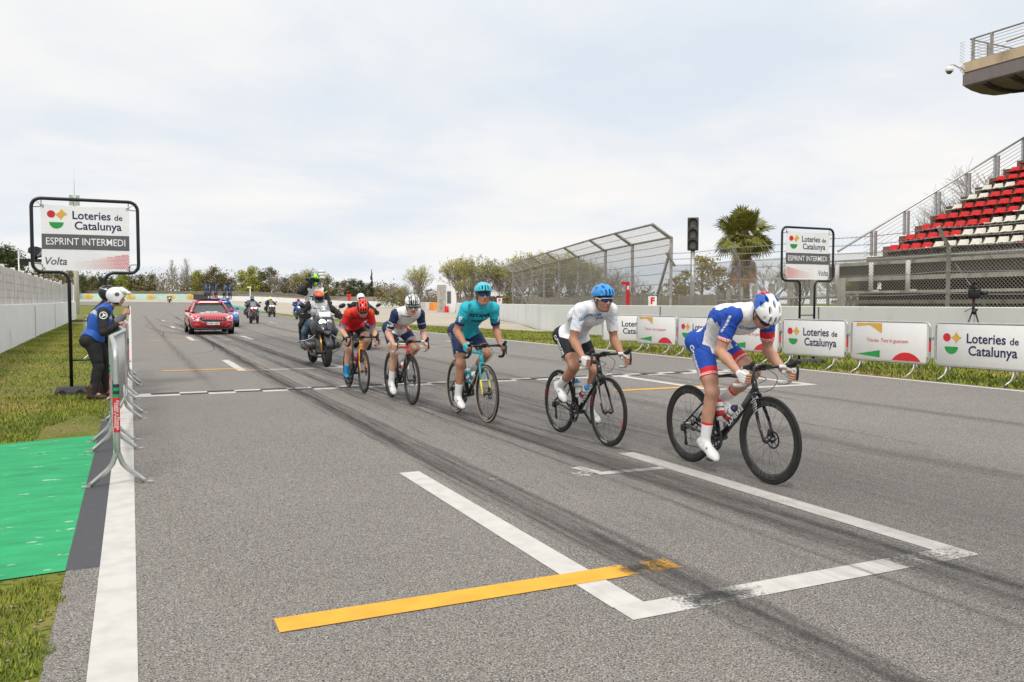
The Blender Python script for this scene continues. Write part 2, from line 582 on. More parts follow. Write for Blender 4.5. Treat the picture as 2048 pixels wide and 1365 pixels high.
def sheet(name, rowsL, rowsR, k, m, nx=12):
    mb = MB(); vs = []
    for (a, b) in zip(rowsL, rowsR):
        for i in range(nx + 1):
            t = i / nx
            vs.append(G3(a[0] + (b[0] - a[0]) * t, a[1] + (b[1] - a[1]) * t, k))
    fs = []
    for r in range(len(rowsL) - 1):
        for i in range(nx):
            q = r * (nx + 1) + i
            fs.append((q, q + 1, q + nx + 2, q + nx + 1))
    mb.add(vs, fs, 0, True)
    o = mb.build(name, m, fix=False); tag(o, kind='structure'); return o

def resample(pts, step):
    out = [Vector(pts[0])]
    for a, b in zip(pts, pts[1:]):
        a, b = Vector(a), Vector(b); n = max(1, int((b - a).length / step))
        for i in range(1, n + 1): out.append(a.lerp(b, i / n))
    return out
def smooth2(pts, n=6): return [Vector((p.x, p.y)) for p in bez([(a, b, 0) for a, b in pts], n)]

# base ground to the horizon
ys = [-60, -30, -10, 0] + list(range(6, 290, 5)) + [300, 330, 380, 450, 600, 900, 1500, 3000]
xs = [-2500, -1200, -600, -300, -150, -80, -50] + list(range(-30, 120, 5)) + [130, 150, 180, 230, 300, 450, 800, 1500, 3000]
mb = MB()
mb.add([Vector((x, y, gz(x, y) - 0.004)) for y in ys for x in xs],
       [(r * len(xs) + c, r * len(xs) + c + 1, (r + 1) * len(xs) + c + 1, (r + 1) * len(xs) + c) for r in range(len(ys) - 1) for c in range(len(xs) - 1)], 0, True)
tag(mb.build('ground', M_grass, fix=False), kind='structure')

# race track
yL = [-12, -6, 0] + list(range(4, 96, 4))
rowL = [(-0.33, y) for y in yL] + [tuple(p) for p in smooth2([(-.33, 100), (-.33, 115), (-.33, 130), (-.33, 142), (-1, 151), (-7, 162), (-25, 175), (-60, 186)])]
rowR = [(12.95, y) for y in yL] + [tuple(p) for p in smooth2([(13.0, 100), (14.3, 120), (15.2, 145), (14.8, 165), (12.5, 182), (7, 194.5), (-22, 208), (-58, 217)])]
sheet('race_track', rowL, rowR, 1, M_asph)
M_green = mat('green_paint', (.022, .37, .135), .75, var=.22, vscale=2.2, bump=.35, bscale=90, dirt=(.62, .66, .60), dscale=4.5, dlo=.63, dhi=.66, stretch=(1, 3.2, 1))
M_greenk = mat('green_kerb_paint', (.07, .33, .20), .7)
ro = [Vector(p) for p in rowR if p[1] > 96]
outer = []
for i, p in enumerate(ro):
    d = (ro[min(i + 1, len(ro) - 1)] - ro[max(i - 1, 0)]).normalized(); outer.append(p + Vector((d.y, -d.x)) * 1.7)
sheet('kerb_strip', ro, outer, 2, M_greenk, 2)
# gravel run-off up to the far barriers
gi = [(17.9, 36), (17.4, 39.5), (16.5, 50), (15.6, 62), (14.9, 78), (14.6, 92), (15, 98)] + [tuple(p) for p in outer[2:]]
go = [(18.6, 36), (19.5, 39.5), (23.5, 50), (27, 62), (34, 78), (48, 92), (62, 98)]
for i, p in enumerate(outer[2:]):
    t = i / (len(outer) - 3); a = smooth2([(64, 104), (68, 150), (56, 205), (34, 228), (18, 246), (0, 256), (-40, 262), (-70, 264)], 20)
    go.append(tuple(a[int(t * (len(a) - 1))]))
sheet('gravel_trap', gi, go, 1, M_gravel, 14)
# strip of old asphalt beside the left line, green run-off paint
M_asd = mat('dark_asphalt', (.085, .085, .092), .85, var=.08, vscale=20, bump=.4, bscale=150)
sheet('verge_strip', [(-.335, y) for y in (4.78, 6, 8, 10, 12, 14)], [(-.175, y) for y in (4.78, 6, 8, 10, 12, 14)], 2, M_asd, 1)
gl = [(-2.6, 4.55), (-2.6, 6), (-2.6, 7.5), (-2.6, 9.0)]; gr = [(-.335, 4.78), (-.335, 6), (-.335, 7.5), (-.33, 9.62)]
sheet('green_runoff', gl, gr, 2, M_green, 10)

# ------------------------------------------------------------------ markings and rubber
def wear_mat(name, col, rough, dark=None, sc=62, stretch=(1, 1, 1), soft=.06, amax=1.0):
    m = bpy.data.materials.new(name); m.use_nodes = True; t = m.node_tree; b = t.nodes['Principled BSDF']
    b.inputs['Roughness'].default_value = rough; b.inputs['Specular IOR Level'].default_value = .3
    tc = t.nodes.new('ShaderNodeTexCoord'); mp = t.nodes.new('ShaderNodeMapping'); mp.inputs['Scale'].default_value = stretch
    t.links.new(tc.outputs['Object'], mp.inputs[0])
    n = t.nodes.new('ShaderNodeTexNoise'); n.inputs['Scale'].default_value = sc; n.inputs['Detail'].default_value = 7; n.inputs['Roughness'].default_value = .7
    t.links.new(mp.outputs[0], n.inputs['Vector'])
    n2 = t.nodes.new('ShaderNodeTexNoise'); n2.inputs['Scale'].default_value = 7; n2.inputs['Detail'].default_value = 6
    t.links.new(mp.outputs[0], n2.inputs['Vector'])
    r = t.nodes.new('ShaderNodeValToRGB')
    r.color_ramp.elements[0].color = (*[c * .86 for c in col], 1); r.color_ramp.elements[1].color = (*col, 1)
    r.color_ramp.elements[0].position = .35; r.color_ramp.elements[1].position = .6
    t.links.new(n2.outputs['Fac'], r.inputs[0]); t.links.new(r.outputs[0], b.inputs['Base Color'])
    at = t.nodes.new('ShaderNodeAttribute'); at.attribute_name = 'wear'
    sub = t.nodes.new('ShaderNodeMath'); sub.operation = 'SUBTRACT'
    t.links.new(n.outputs['Fac'], sub.inputs[0]); t.links.new(at.outputs['Fac'], sub.inputs[1])
    mr = t.nodes.new('ShaderNodeMapRange'); mr.inputs['From Min'].default_value = -soft; mr.inputs['From Max'].default_value = soft
    mr.inputs['To Max'].default_value = amax
    t.links.new(sub.outputs[0], mr.inputs['Value']); t.links.new(mr.outputs[0], b.inputs['Alpha'])
    MATS[name] = m; return m
M_white = wear_mat('white_road_paint', (.61, .585, .54), .7)
M_yel = wear_mat('yellow_road_paint', (.80, .41, .045), .7)
M_rub = wear_mat('rubber_film', (.070, .066, .064), .8, sc=5, stretch=(9, .16, 1), soft=.26, amax=.42)
M_rubd = wear_mat('rubber_mark', (.045, .044, .046), .8, sc=14, stretch=(1.5, .5, 1), soft=.2, amax=.55)
M_blk = mat('black_road_paint', (.04, .04, .042), .8)
def strip(name, pts, w, m, k=3, wear=0.12, across=1):
    """flat strip following pts on the track; wear: number or one per point; across=2 fades the edges"""
    P = [Vector(p) for p in pts]; n = len(P); mb = MB(); vs = []; wr = []
    wl = list(wear) if isinstance(wear, (list, tuple)) else [wear] * n
    ww = list(w) if isinstance(w, (list, tuple)) else [w] * n
    for i in range(n):
        d = (P[min(i + 1, n - 1)] - P[max(i - 1, 0)]).normalized(); q = Vector((-d.y, d.x))
        for j in range(across + 1):
            p = P[i] + q * ww[i] * (j / across - .5)
            vs.append(G3(p.x, p.y, k)); wr.append(wl[i] if across == 1 or 0 < j < across else 0.95)
    c = across + 1
    mb.add(vs, [(i * c + j, i * c + j + 1, (i + 1) * c + j + 1, (i + 1) * c + j) for i in range(n - 1) for j in range(across)])
    o = mb.build(name, m, fix=False)
    at = o.data.attributes.new('wear', 'FLOAT', 'POINT'); at.data.foreach_set('value', wr)
    for p in o.data.polygons:
        if p.normal.z < 0: p.flip()
    return tag(o, kind='structure')
LL = [(-.088, y) for y in [-2] + list(range(0, 142, 5))] + [(-.09, 142), (-.7, 151.5), (-6.6, 162.4), (-24.8, 175.6), (-60, 186.6)]
strip('edge_line', LL, .172, M_white, 3, .16)
strip('edge_line', [(12.72, y) for y in range(-10, 96, 4)] + [(12.75, 96), (13.6, 112)], .16, M_white, 3, .14)
# staggered starting boxes
def grid_box(x0, y0, near=False):
    yy = [y0 + .08, y0 + .4, y0 + .8, y0 + 1.6, y0 + 2.6, y0 + 3.36]
    strip('grid_line', [(x0, y) for y in yy], .17, M_white, 3, .2)
    strip('grid_line', [(x0 + 2.09, y) for y in yy], .17, M_white, 3, [.36, .34, .3, .38, .3, .34] if near else .3)
    if near:
        strip('grid_line', [(x, y0) for x in (x0 - .08, x0 + .12, x0 + .28, x0 + .42, x0 + .7, x0 + .78, x0 + 1.5, x0 + 1.58, x0 + 1.66, x0 + 1.9, x0 + 2.17)], .165, M_white, 3,
              [.2, .3, .50, .56, .40, .13, .13, .30, .53, .49, .42])
    else:
        strip('grid_line', [(x0 - .08, y0), (x0 + 2.17, y0)], .165, M_white, 3, .3)
    xa = (x0 - 1.5, x0 - .8, x0, x0 + .22, x0 + .32, x0 + .42, x0 + .55)
    strip('yellow_line', [(x, y0 + .5) for x in xa], .165, M_yel, 4, [.12, .12, .16, .38, .64, .46, .46])
for k in range(5):
    grid_box(2.04, 3.07 + 14.55 * k, k == 0)
    if k < 4: grid_box(8.42, 10.6 + 14.55 * k)
strip('grid_line', [(3.40, 5.73), (3.7, 5.72), (4.03, 5.71)], .10, M_white, 3, .34)
strip('grid_line', [(3.43, 5.78), (3.37, 6.04)], .10, M_white, 3, .2)
vs, fs = text_data('45', .20, bold=.01)
mb = MB(); mb.add([G3(3.30 - y * .9, 5.77 + x, 3) for x, y, z in vs], fs)
o = mb.build('grid_number', M_white, fix=False); tag(o, kind='structure')
at = o.data.attributes.new('wear', 'FLOAT', 'POINT'); at.data.foreach_set('value', [.42] * len(o.data.vertices))
# chequered finish line
strip('finish_line', [(x, 13.47) for x in range(0, 13)] + [(12.7, 13.47)], .46, M_white, 3, .14)
mb = MB()
x = .25; i = 0
while x < 12.5:
    y0 = 13.375 if i % 2 else 13.575
    mb.add([G3(x, y0 - .095, 6), G3(x + .40, y0 - .095, 6), G3(x + .40, y0 + .095, 6), G3(x, y0 + .095, 6)], [(0, 1, 2, 3)])
    x += .40; i += 1
tag(mb.build('finish_checks', M_blk, fix=False), kind='structure')
# rubber laid down along the racing line, and single skids
rr = random.Random(3)
def band(x0, x1, y0, y1, w, wear, m=None, bend=0.0):
    ys_ = [y0 + (y1 - y0) * i / 26 for i in range(27)]
    pts = [(x0 + (x1 - x0) * i / 26 + bend * math.sin(PI * i / 26), y) for i, y in enumerate(ys_)]
    wr = [min(.9, wear + .5 * max(0, 1 - i / 3, (i - 22) / 4)) for i in range(27)]
    strip('rubber_band', pts, w, m or M_rub, 7, wr, 2)
band(2.45, 2.35, -3, 46, .6, .47); band(3.78, 3.35, -3, 50, .7, .48)
for i in range(24):
    q = rr.gauss(0, .19); c0, c1 = ((2.47, 2.35), (3.80, 3.35))[i % 2]; y0 = rr.uniform(-4, 6)
    band(c0 + q, c1 + q * rr.uniform(.6, 1.6), y0, y0 + rr.uniform(9, 38), rr.uniform(.03, .10), rr.uniform(.40, .50), None, rr.uniform(-.08, .08))
band(2.62, 2.5, -3, 34, .12, .33); band(2.25, 2.75, 2, 60, .3, .36); band(3.6, 3.75, 1, 40, .22, .32)
band(4.0, 3.4, -2, 28, .3, .40); band(3.1, 2.9, 6, 60, .5, .46); band(4.6, 5.6, 2, 70, .5, .47)
band(2.3, 2.45, 15, 60, .5, .30, None, .15); band(3.5, 3.95, 15, 60, .42, .30, None, -.1)
band(5.0, 5.0, -4, 40, 7.5, .47); band(2.55, 2.47, 1.6, 4.6, .17, .34, M_rubd); band(3.95, 3.80, 1.6, 5, .15, .38, M_rubd)
band(6.2, 7.4, -2, 60, .8, .50); band(9.2, 9.0, -2, 60, .6, .48); band(1.2, 1.0, 8, 90, .5, .5)
for i in range(60):
    x = rr.choice((2.45, 3.7, 3.1, 5, 7)) + rr.gauss(0, .5); y = rr.uniform(3, 70); l = rr.uniform(3, 14)
    band(x, x + rr.uniform(-.25, .35), y, y + l, rr.uniform(.07, .16), rr.uniform(.36, .48), M_rubd, rr.uniform(-.15, .15))
for p, w in (([(.9, 47), (1.3, 41), (1.2, 36), (1.9, 33)], .1), ([(1.9, 56), (1.0, 54), (.75, 48), (1.4, 42), (2.2, 37)], .12), ([(1.5, 52), (2.2, 42), (2.5, 34), (2.5, 26)], .3),
             ([(3.4, 75), (3.2, 62), (3.4, 52)], .3), ([(1.7, 70), (1.9, 60), (2.1, 56)], .22), ([(2.8, 95), (3.3, 80), (3.2, 66)], .2), ([(0.6, 24), (1.2, 23.2), (2.1, 25), (2.4, 29)], .07)):
    pts = [(q.x, q.y) for q in bez([(a, b, 0) for a, b in p], 8)]
    strip('skid_mark', pts, w, M_rubd, 9, .34, 2)
strip('rubber_smear', [(2.28, 3.09), (2.36, 3.06), (2.46, 3.08), (2.60, 3.05), (2.78, 3.07)], [.12, .19, .2, .18, .12], M_rubd, 9, [.7, .32, .22, .34, .7], 2)
strip('rubber_smear', [(2.22, 3.58), (2.30, 3.56), (2.38, 3.57), (2.48, 3.56)], [.12, .19, .19, .1], M_rubd, 9, [.7, .26, .26, .7], 2)
# white paint flakes on the track
for i in range(14):
    x = rr.uniform(.4, 3.5); y = rr.uniform(5, 50)
    strip('paint_flake', [(x, y), (x + rr.uniform(.03, .12), y + rr.uniform(-.05, .05))], rr.uniform(.02, .06), M_white, 9, .52)
# ------------------------------------------------------------------ shared materials
M_conc = mat('concrete', (.40, .375, .34), .85, var=.18, vscale=1.5, bump=.3, bscale=40, dirt=(.16, .14, .12), dscale=2.2, dlo=.52, dhi=.72)
M_concd = mat('dark_shade_concrete', (.040, .037, .033), .9, var=.2, vscale=3, dirt=(.03, .03, .028), dscale=2)  # near-black tone puts undercroft shade into the colour; also on gallery column and ribs
M_wallL = mat('wall_paint_pale', (.80, .80, .81), .8, var=.05, vscale=1.2, bump=.15, bscale=30, dirt=(.30, .30, .31), dscale=1.6, dlo=.60, dhi=.80, stretch=(1, 1, .5))
M_wallR = mat('wall_paint_grey', (.68, .665, .64), .8, var=.05, vscale=1.2, bump=.15, bscale=30, dirt=(.40, .37, .33), dscale=1.4, dlo=.60, dhi=.85, stretch=(1, 1, .4))
M_wallW = mat('wall_paint_white', (.76, .775, .755), .8, var=.06, vscale=.8, bump=.15, bscale=30, dirt=(.42, .40, .37), dscale=.9, dlo=.56, dhi=.85, stretch=(1, 1, .3))
M_slab = mat('precast_slab', (.63, .60, .57), .9, var=.12, vscale=1.3, bump=.3, bscale=30, dirt=(.42, .39, .36), dscale=1.1, dlo=.5, dhi=.8)
M_post = mat('precast_post', (.68, .66, .63), .85, var=.08)
M_galv = mat('galvanised_steel', (.52, .52, .51), .42, .75, var=.12, vscale=9, bump=.05)
M_galvd = mat('weathered_steel', (.36, .34, .32), .6, .45, var=.2, vscale=5, dirt=(.24, .19, .15), dscale=6)
M_wire = mat('fence_wire', (.34, .32, .29), .6, .3)
M_black = mat('black_paint', (.012, .012, .013), .28, var=.2, vscale=20, bump=.08, bscale=25)
M_rubber = mat('black_rubber', (.026, .026, .027), .75, var=.25, vscale=14)
M_rubg = mat('recycled_rubber', (.075, .07, .07), .9, var=.25, vscale=30, bump=.3, bscale=90)
M_board = mat('white_board', (.79, .775, .75), .45, var=.03)
M_banner = mat('white_banner', (.80, .80, .80), .6, var=.03)
M_navy = mat('navy_print', (.018, .022, .085), .5); M_redp = mat('red_print', (.62, .022, .03), .5)
M_yelp = mat('yellow_print', (.72, .40, .06), .5); M_grnp = mat('green_print', (.02, .30, .06), .5)
M_whp = mat('white_print', (.82, .82, .82), .5); M_gryp = mat('grey_print', (.11, .11, .115), .5)
M_orange = mat('orange_vinyl', (.80, .27, .03), .5)

def wall_run(mb, path, h, th, m=0, z0=-.15, zt=None):
    """upright wall following path (its face line); th to the left of the direction of travel; h above ground"""
    P = [Vector(p) for p in path]; n = len(P); rings = []
    for i in range(n):
        d = (P[min(i + 1, n - 1)] - P[max(i - 1, 0)]).normalized(); q = Vector((-d.y, d.x)) * th
        a, b = P[i], P[i] + q; g = gz(P[i].x, P[i].y); t = (g + h) if zt is None else zt[i]
        rings.append([Vector((a.x, a.y, g + z0)), Vector((b.x, b.y, g + z0)), Vector((b.x, b.y, t - .015)), Vector((b.x - q.x * .1, b.y - q.y * .1, t)), Vector((a.x + q.x * .1, a.y + q.y * .1, t)), Vector((a.x, a.y, t - .015))])
    mb.loft(rings, m, smooth=False)
def along(path, step, off=0.0):
    """points every step along a path with the local direction"""
    P = [Vector(p) for p in path]; out = []; acc = off
    for a, b in zip(P, P[1:]):
        L = (b - a).length; d = (b - a) / L
        while acc <= L:
            out.append((a + d * acc, d)); acc += step
        acc -= L
    return out

# ------------------------------------------------------------------ left wall with precast fence
LW = [(-2.55, -4), (-2.75, 8), (-3.05, 18), (-3.28, 27), (-3.42, 36), (-3.62, 48), (-3.75, 60), (-3.85, 72)]
mb = MB(); wall_run(mb, LW, 1.32, .32)
tag(mb.build('barrier_wall', M_wallL), 'low grey painted concrete wall with peeling paint along the left grass verge', 'wall')
mb = MB()
for (p, d) in along(LW, 12.0, 5.5):   # joints between wall lengths, proud filler strips
    q = Vector((d.y, -d.x)) * .004
    z = gz(p.x, p.y); mb.box((p.x + q.x, p.y + q.y, z + .64), (.02, .022, 1.2))
tag(mb.build('joint_filler', M_gryp, bpy.data.objects['barrier_wall']))
fr = empty('precast_fence', (-3.2, 14, 1.3), 0, 'grey precast concrete slab fence with white posts standing on the low left wall', 'fence')
def child_at(o, par):
    """keep world placement of a part whose root was placed away from the origin"""
    o.parent = par; o.matrix_parent_inverse = Matrix.Translation(par.location).inverted(); return o
pts = along(LW, 2.98, 9.2)
for i, (p, d) in enumerate(pts):
    if p.y > 58: break
    q = Vector((-d.y, d.x)); c = p + q * .2; z = gz(c.x, c.y) + 1.3
    a = math.atan2(d.y, d.x)
    mb = MB(); mb.box((c.x, c.y, z + .62), (.12, .14, 1.24), rot=rotz(a)); child_at(mb.build('fence_post', M_post), fr)
    if i + 1 < len(pts) and pts[i + 1][0].y <= 58.2:
        p2, d2 = pts[i + 1]; c2 = p2 + Vector((-d2.y, d2.x)) * .2; mid = (c + c2) / 2; L = (c2 - c).length
        mb = MB()
        for k in range(5):
            mb.box((mid.x, mid.y, z + .125 + .236 * k), (L - .13, .07 + .012 * (k % 2), .226), rot=rotz(a))
        child_at(mb.build('slab_panel', M_slab), fr)
gt_ = empty('sheet_gate', (-3.9, 60, 1.4), 0, 'pale corrugated gate panel at the far end of the left wall', 'gate')
mb = MB()
for k in range(8):
    mb.box((-3.97 - .01 * (k % 2), 59 + k * 1.5, 1.4 + .05 * k + .55), (.05, 1.42, 1.2 + .02 * k))
child_at(mb.build('sheet_panel', mat('pale_sheet', (.48, .47, .46), .6)), gt_)
for y in (58.4, 66, 70.6):
    mb = MB(); mb.box((-3.95, y, 1.95), (.14, .14, 1.75)); child_at(mb.build('gate_post', M_post), gt_)

# ------------------------------------------------------------------ right wall
RW = [(18.1, -2), (18.1, 14), (18.1, 22), (18.12, 28), (18.45, 33)]
RW2 = [tuple(p) for p in smooth2([(18.45, 33), (19.2, 38), (21.4, 44), (24.2, 52), (27, 61), (30.8, 76), (35, 90), (39.5, 104)], 4)]
mb = MB(); wall_run(mb, RW[::-1], 1.30, .36)
wr = tag(mb.build('barrier_wall', M_wallR), 'long smooth grey concrete wall behind the advertising barriers on the right', 'wall')
mb = MB(); wall_run(mb, [(x, y) for x, y in RW2[::-1]], 1.30, .36)
wl2 = tag(mb.build('barrier_wall', M_wallW), 'curving whitewashed concrete wall with drips and a black bird stencil between the gravel and the mesh fence', 'wall')
mb = MB()
for y in (2, 10, 18, 25.9):
    mb.box((18.096, y, .66), (.02, .03, 1.25))
mb.build('joint_filler', M_gryp, wr)
mb = MB()   # black stencil of a bird at the end of the white wall
def onwall(u, v, y0=29.6, z0=.62):
    return Vector((18.22 - .011 + (y0 - 28 - u) * .066, y0 - u, z0 + v))
for pl in ([(-.05, .32), (-.01, .22), (.0, .05), (-.03, -.1), (.03, -.1), (.05, .05), (.02, .26)], [(-.03, .1), (-.12, .2), (-.08, .08), (-.02, 0)], [(.03, .08), (.14, .16), (.08, .02), (.02, -.02)],
           [(-.16, -.12), (.16, -.09), (.12, -.16), (.02, -.17), (-.02, -.25), (-.05, -.16)]):
    a = [onwall(u, v) for u, v in pl]; mb.poly(a)
mb.build('bird_stencil', M_black, wl2)

# far barriers behind the gravel
FW = [tuple(p) for p in smooth2([(18.5, 232), (25, 220), (34, 213.5), (40, 205), (45, 190), (51.5, 172), (50, 150), (46, 132)], 4)]
mb = MB(); wall_run(mb, FW, 1.25, .4)
tag(mb.build('barrier_wall', M_wallW), 'long low white wall at the far edge of the gravel trap', 'wall')
h_ = empty('advert_hoarding', (0, 246, 2.5), 0, 'turquoise hoarding with yellow rosettes beyond the bend', 'hoarding')
HP = [(-52, 254), (-30, 249), (-12, 245), (0, 243.5), (15.2, 244)]
mb = MB(); wall_run(mb, HP, 1.55, .3); child_at(mb.build('panel', mat('turquoise_board', (.48, .68, .60), .6, var=.12, vscale=.4, dirt=(.55, .72, .70), dscale=.5)), h_)
mb = MB()
for (p, d) in along(HP, 5.0, 3):
    q = Vector((d.y, -d.x)); z = gz(p.x, p.y) + .8
    for k in range(8):
        a = k * PI / 4; c = Vector((p.x + q.x * .06, p.y + q.y * .06, z)) + Vector((d.x, d.y, 0)) * math.cos(a) * .75 + Vector((0, 0, math.sin(a) * .42))
        mb.ball(c, (.42, .06, .24))
    mb.ball((p.x + q.x * .08, p.y + q.y * .08, z), (.5, .08, .3), 1)
child_at(mb.build('rosette', [mat('rosette_yellow', (.72, .52, .10), .6), mat('rosette_orange', (.68, .36, .08), .6)]), h_)
mb = MB(); wall_run(mb, [(19.6, 229.6), (15.6, 242.5)][::-1], 1.5, .8)
o = tag(mb.build('tyre_wall', mat('tyre_black', (.045, .043, .043), .8, var=.4, vscale=2.5, bump=.5, bscale=3)), 'black tyre wall between the turquoise hoarding and the white wall', 'tyre wall')
mb = MB(); mb.rbox((20.3, 228.6, gz(20.3, 228.6) + .75), (1.4, .8, 1.45), .1); mb.box((20.3, 228.15, gz(20, 228) + .75), (1.2, .1, .12))
tag(mb.build('crash_block', M_orange), 'orange crash block at the end of the black tyre wall', 'crash block')
mb = MB()
mb.loft([[Vector((x, y, z)) for y, z in ((124, .1), (126.5, .1), (126.3, zt), (124.6, zt))] for x, zt in ((43.6, 1.55), (44.6, 1.62), (46.2, 1.5), (47.3, .5))], 0, smooth=False)
tag(mb.build('crash_block', M_orange), 'large orange barrier sheet at the gap beside the white booth', 'crash block')
# screen fence behind the run-off
SP = [tuple(p) for p in smooth2([(24, 262), (36, 236), (46, 205), (56, 180), (58, 158), (53, 125), (47, 98), (41, 72), (35.5, 50), (31, 36)], 5)]
sf = empty('screen_fence', (50, 150, .6), 0, 'tan screened fence with thin posts behind the gravel trap', 'fence')
mb = MB()
zt = [gz(*p) + (1.55 if p[1] > 200 else 2.15 if p[1] > 90 else 1.9) for p in SP]
wall_run(mb, SP, 0, .05, zt=zt); child_at(mb.build('screen', mat('tan_screen', (.30, .255, .205), .9, var=.15, vscale=.6)), sf)
for (p, d) in along(SP, 4.2, 1):
    z = gz(p.x, p.y); hh = 1.6 if p.y > 200 else 2.25 if p.y > 90 else 2.0
    mp = MB(); mp.box((p.x - d.y * -.06, p.y - d.x * .06, z + hh / 2), (.12, .12, hh), rot=rotz(math.atan2(d.y, d.x))); child_at(mp.build('fence_post', M_galvd), sf)
mb = MB(); wall_run(mb, [tuple(p) for p in smooth2([(-30, 270), (10, 266), (24, 258), (38, 238), (47, 212), (60, 190)], 4)], 2.3, .3)
tag(mb.build('earth_bank_wall', mat('bank_brown', (.22, .19, .155), .9, var=.25, vscale=.3)), 'low brown retaining wall under the far trees', 'wall')

# ------------------------------------------------------------------ chain-link mesh made of crossing wires
def chain(mb, A, B, z0, z1, pitch, r, zb0=None, zb1=None):
    """A,B ground points (Vector 2D), wires between z0 and z1"""
    d = (B - A); L = d.length; d = d / L; H = z1 - z0
    for fam in (1, -1):
        s = -H
        while s < L + H:
            # line x = s + fam*(z), clip to 0..L
            za, zb = 0.0, H
            xa = s if fam > 0 else s
            x0, x1 = (s, s + H) if fam > 0 else (s, s - H)
            t0, t1 = 0.0, 1.0
            dx = x1 - x0
            for lim, sg in ((0, 1), (L, -1)):
                f0 = (x0 - lim) * sg; f1 = (x1 - lim) * sg
                if f0 < 0 and f1 < 0: t0 = 2
                elif f0 < 0: t0 = max(t0, f0 / (f0 - f1))
                elif f1 < 0: t1 = min(t1, f0 / (f0 - f1))
            if t0 < t1:
                p = A + d * (x0 + dx * t0); q = A + d * (x0 + dx * t1)
                mb.tube([(p.x, p.y, z0 + H * t0), (q.x, q.y, z0 + H * t1)], r, 3, caps=False)
            s += pitch
def slope_mesh(mb, a0, a1, b0, b1, pitch, r):
    """wires across a skew panel a0-a1 (bottom), b0-b1 (top)"""
    L = (a1 - a0).length; n = int(L / pitch)
    for i in range(-4, n + 5):
        for k in (1, -1):
            t0, t1 = i / n, (i + 4 * k) / n
            def P(t, v): return (a0.lerp(a1, t)).lerp(b0.lerp(b1, t), v)
            lo, hi = 0, 1
            if t1 != t0:
                for lim in (0, 1):
                    v = (lim - t0) / (t1 - t0)
                    if (lim == 0 and t1 > t0) or (lim == 1 and t1 < t0): lo = max(lo, v)
                    else: hi = min(hi, v)
            if lo < hi: mb.tube([P(t0 + (t1 - t0) * lo, lo), P(t0 + (t1 - t0) * hi, hi)], r, 3, caps=False)

# tall debris fence, overhanging top
df = empty('debris_fence', (19, 30, 0), 0, 'tall galvanised debris fence with overhanging top curving away behind the white wall', 'fence')
DP = [Vector(p) for p in ((18.6, 25.93), (19.45, 29.9), (20.3, 33.5), (21.7, 38.6), (22.9, 43), (24.1, 47.3), (25.4, 51.7), (26.8, 56.2), (28.0, 60.5))]
kt = 3.9
for i, p in enumerate(DP):
    d = (DP[min(i + 1, 8)] - DP[max(i - 1, 0)]).normalized(); q = Vector((-d.y, d.x))
    if q.x > 0: q = -q
    k2 = Vector((p.x + q.x * .78, p.y + q.y * .78, kt + .46))
    mb = MB(); mb.tube([(p.x, p.y, 0), (p.x, p.y, kt)], .075, 4, smooth=False); mb.tube([(p.x, p.y, kt - .06), k2], .07, 4, smooth=False)
    child_at(mb.build('fence_post', M_galvd), df)
    if i < 8:
        n_ = DP[i + 1]; d2 = (DP[min(i + 2, 8)] - p).normalized(); q2 = Vector((-d2.y, d2.x)); q2 = -q2 if q2.x > 0 else q2
        k3 = Vector((n_.x + q2.x * .78, n_.y + q2.y * .78, kt + .46))
        mb = MB()
        mb.tube([(p.x, p.y, kt), (n_.x, n_.y, kt)], .045, 5); mb.tube([k2, k3], .045, 5); child_at(mb.build('top_rail', M_galvd), df)
        mb = MB()
        for z in (1.75, 2.15, 2.55, 2.95, 3.3, 3.6): mb.tube([(p.x + q.x * .09, p.y + q.y * .09, z), ((p.x + n_.x) / 2 + q.x * .09, (p.y + n_.y) / 2 + q.y * .09, z - .02), (n_.x + q2.x * .09, n_.y + q2.y * .09, z)], .013, 4)
        mb.tube([k2.lerp(Vector((p.x, p.y, kt)), .5), k3.lerp(Vector((n_.x, n_.y, kt)), .5)], .012, 4)
        child_at(mb.build('cable', M_galvd), df)
        mb = MB(); pt = .11 if i < 4 else .2
        chain(mb, p, n_, 1.2, kt, pt, .005 if i < 4 else .0055)
        slope_mesh(mb, Vector((p.x, p.y, kt)), Vector((n_.x, n_.y, kt)), k2, k3, .12, .003)
        child_at(mb.build('wire_mesh', M_wire), df)
for a, b in (((18.6, 25.9, 3.6), (19.2, 28.2, .6)), ((28, 60.5, 3.4), (28.6, 58, .6))):
    mb = MB(); mb.tube([a, b], .06, 5); child_at(mb.build('brace', M_galvd), df)

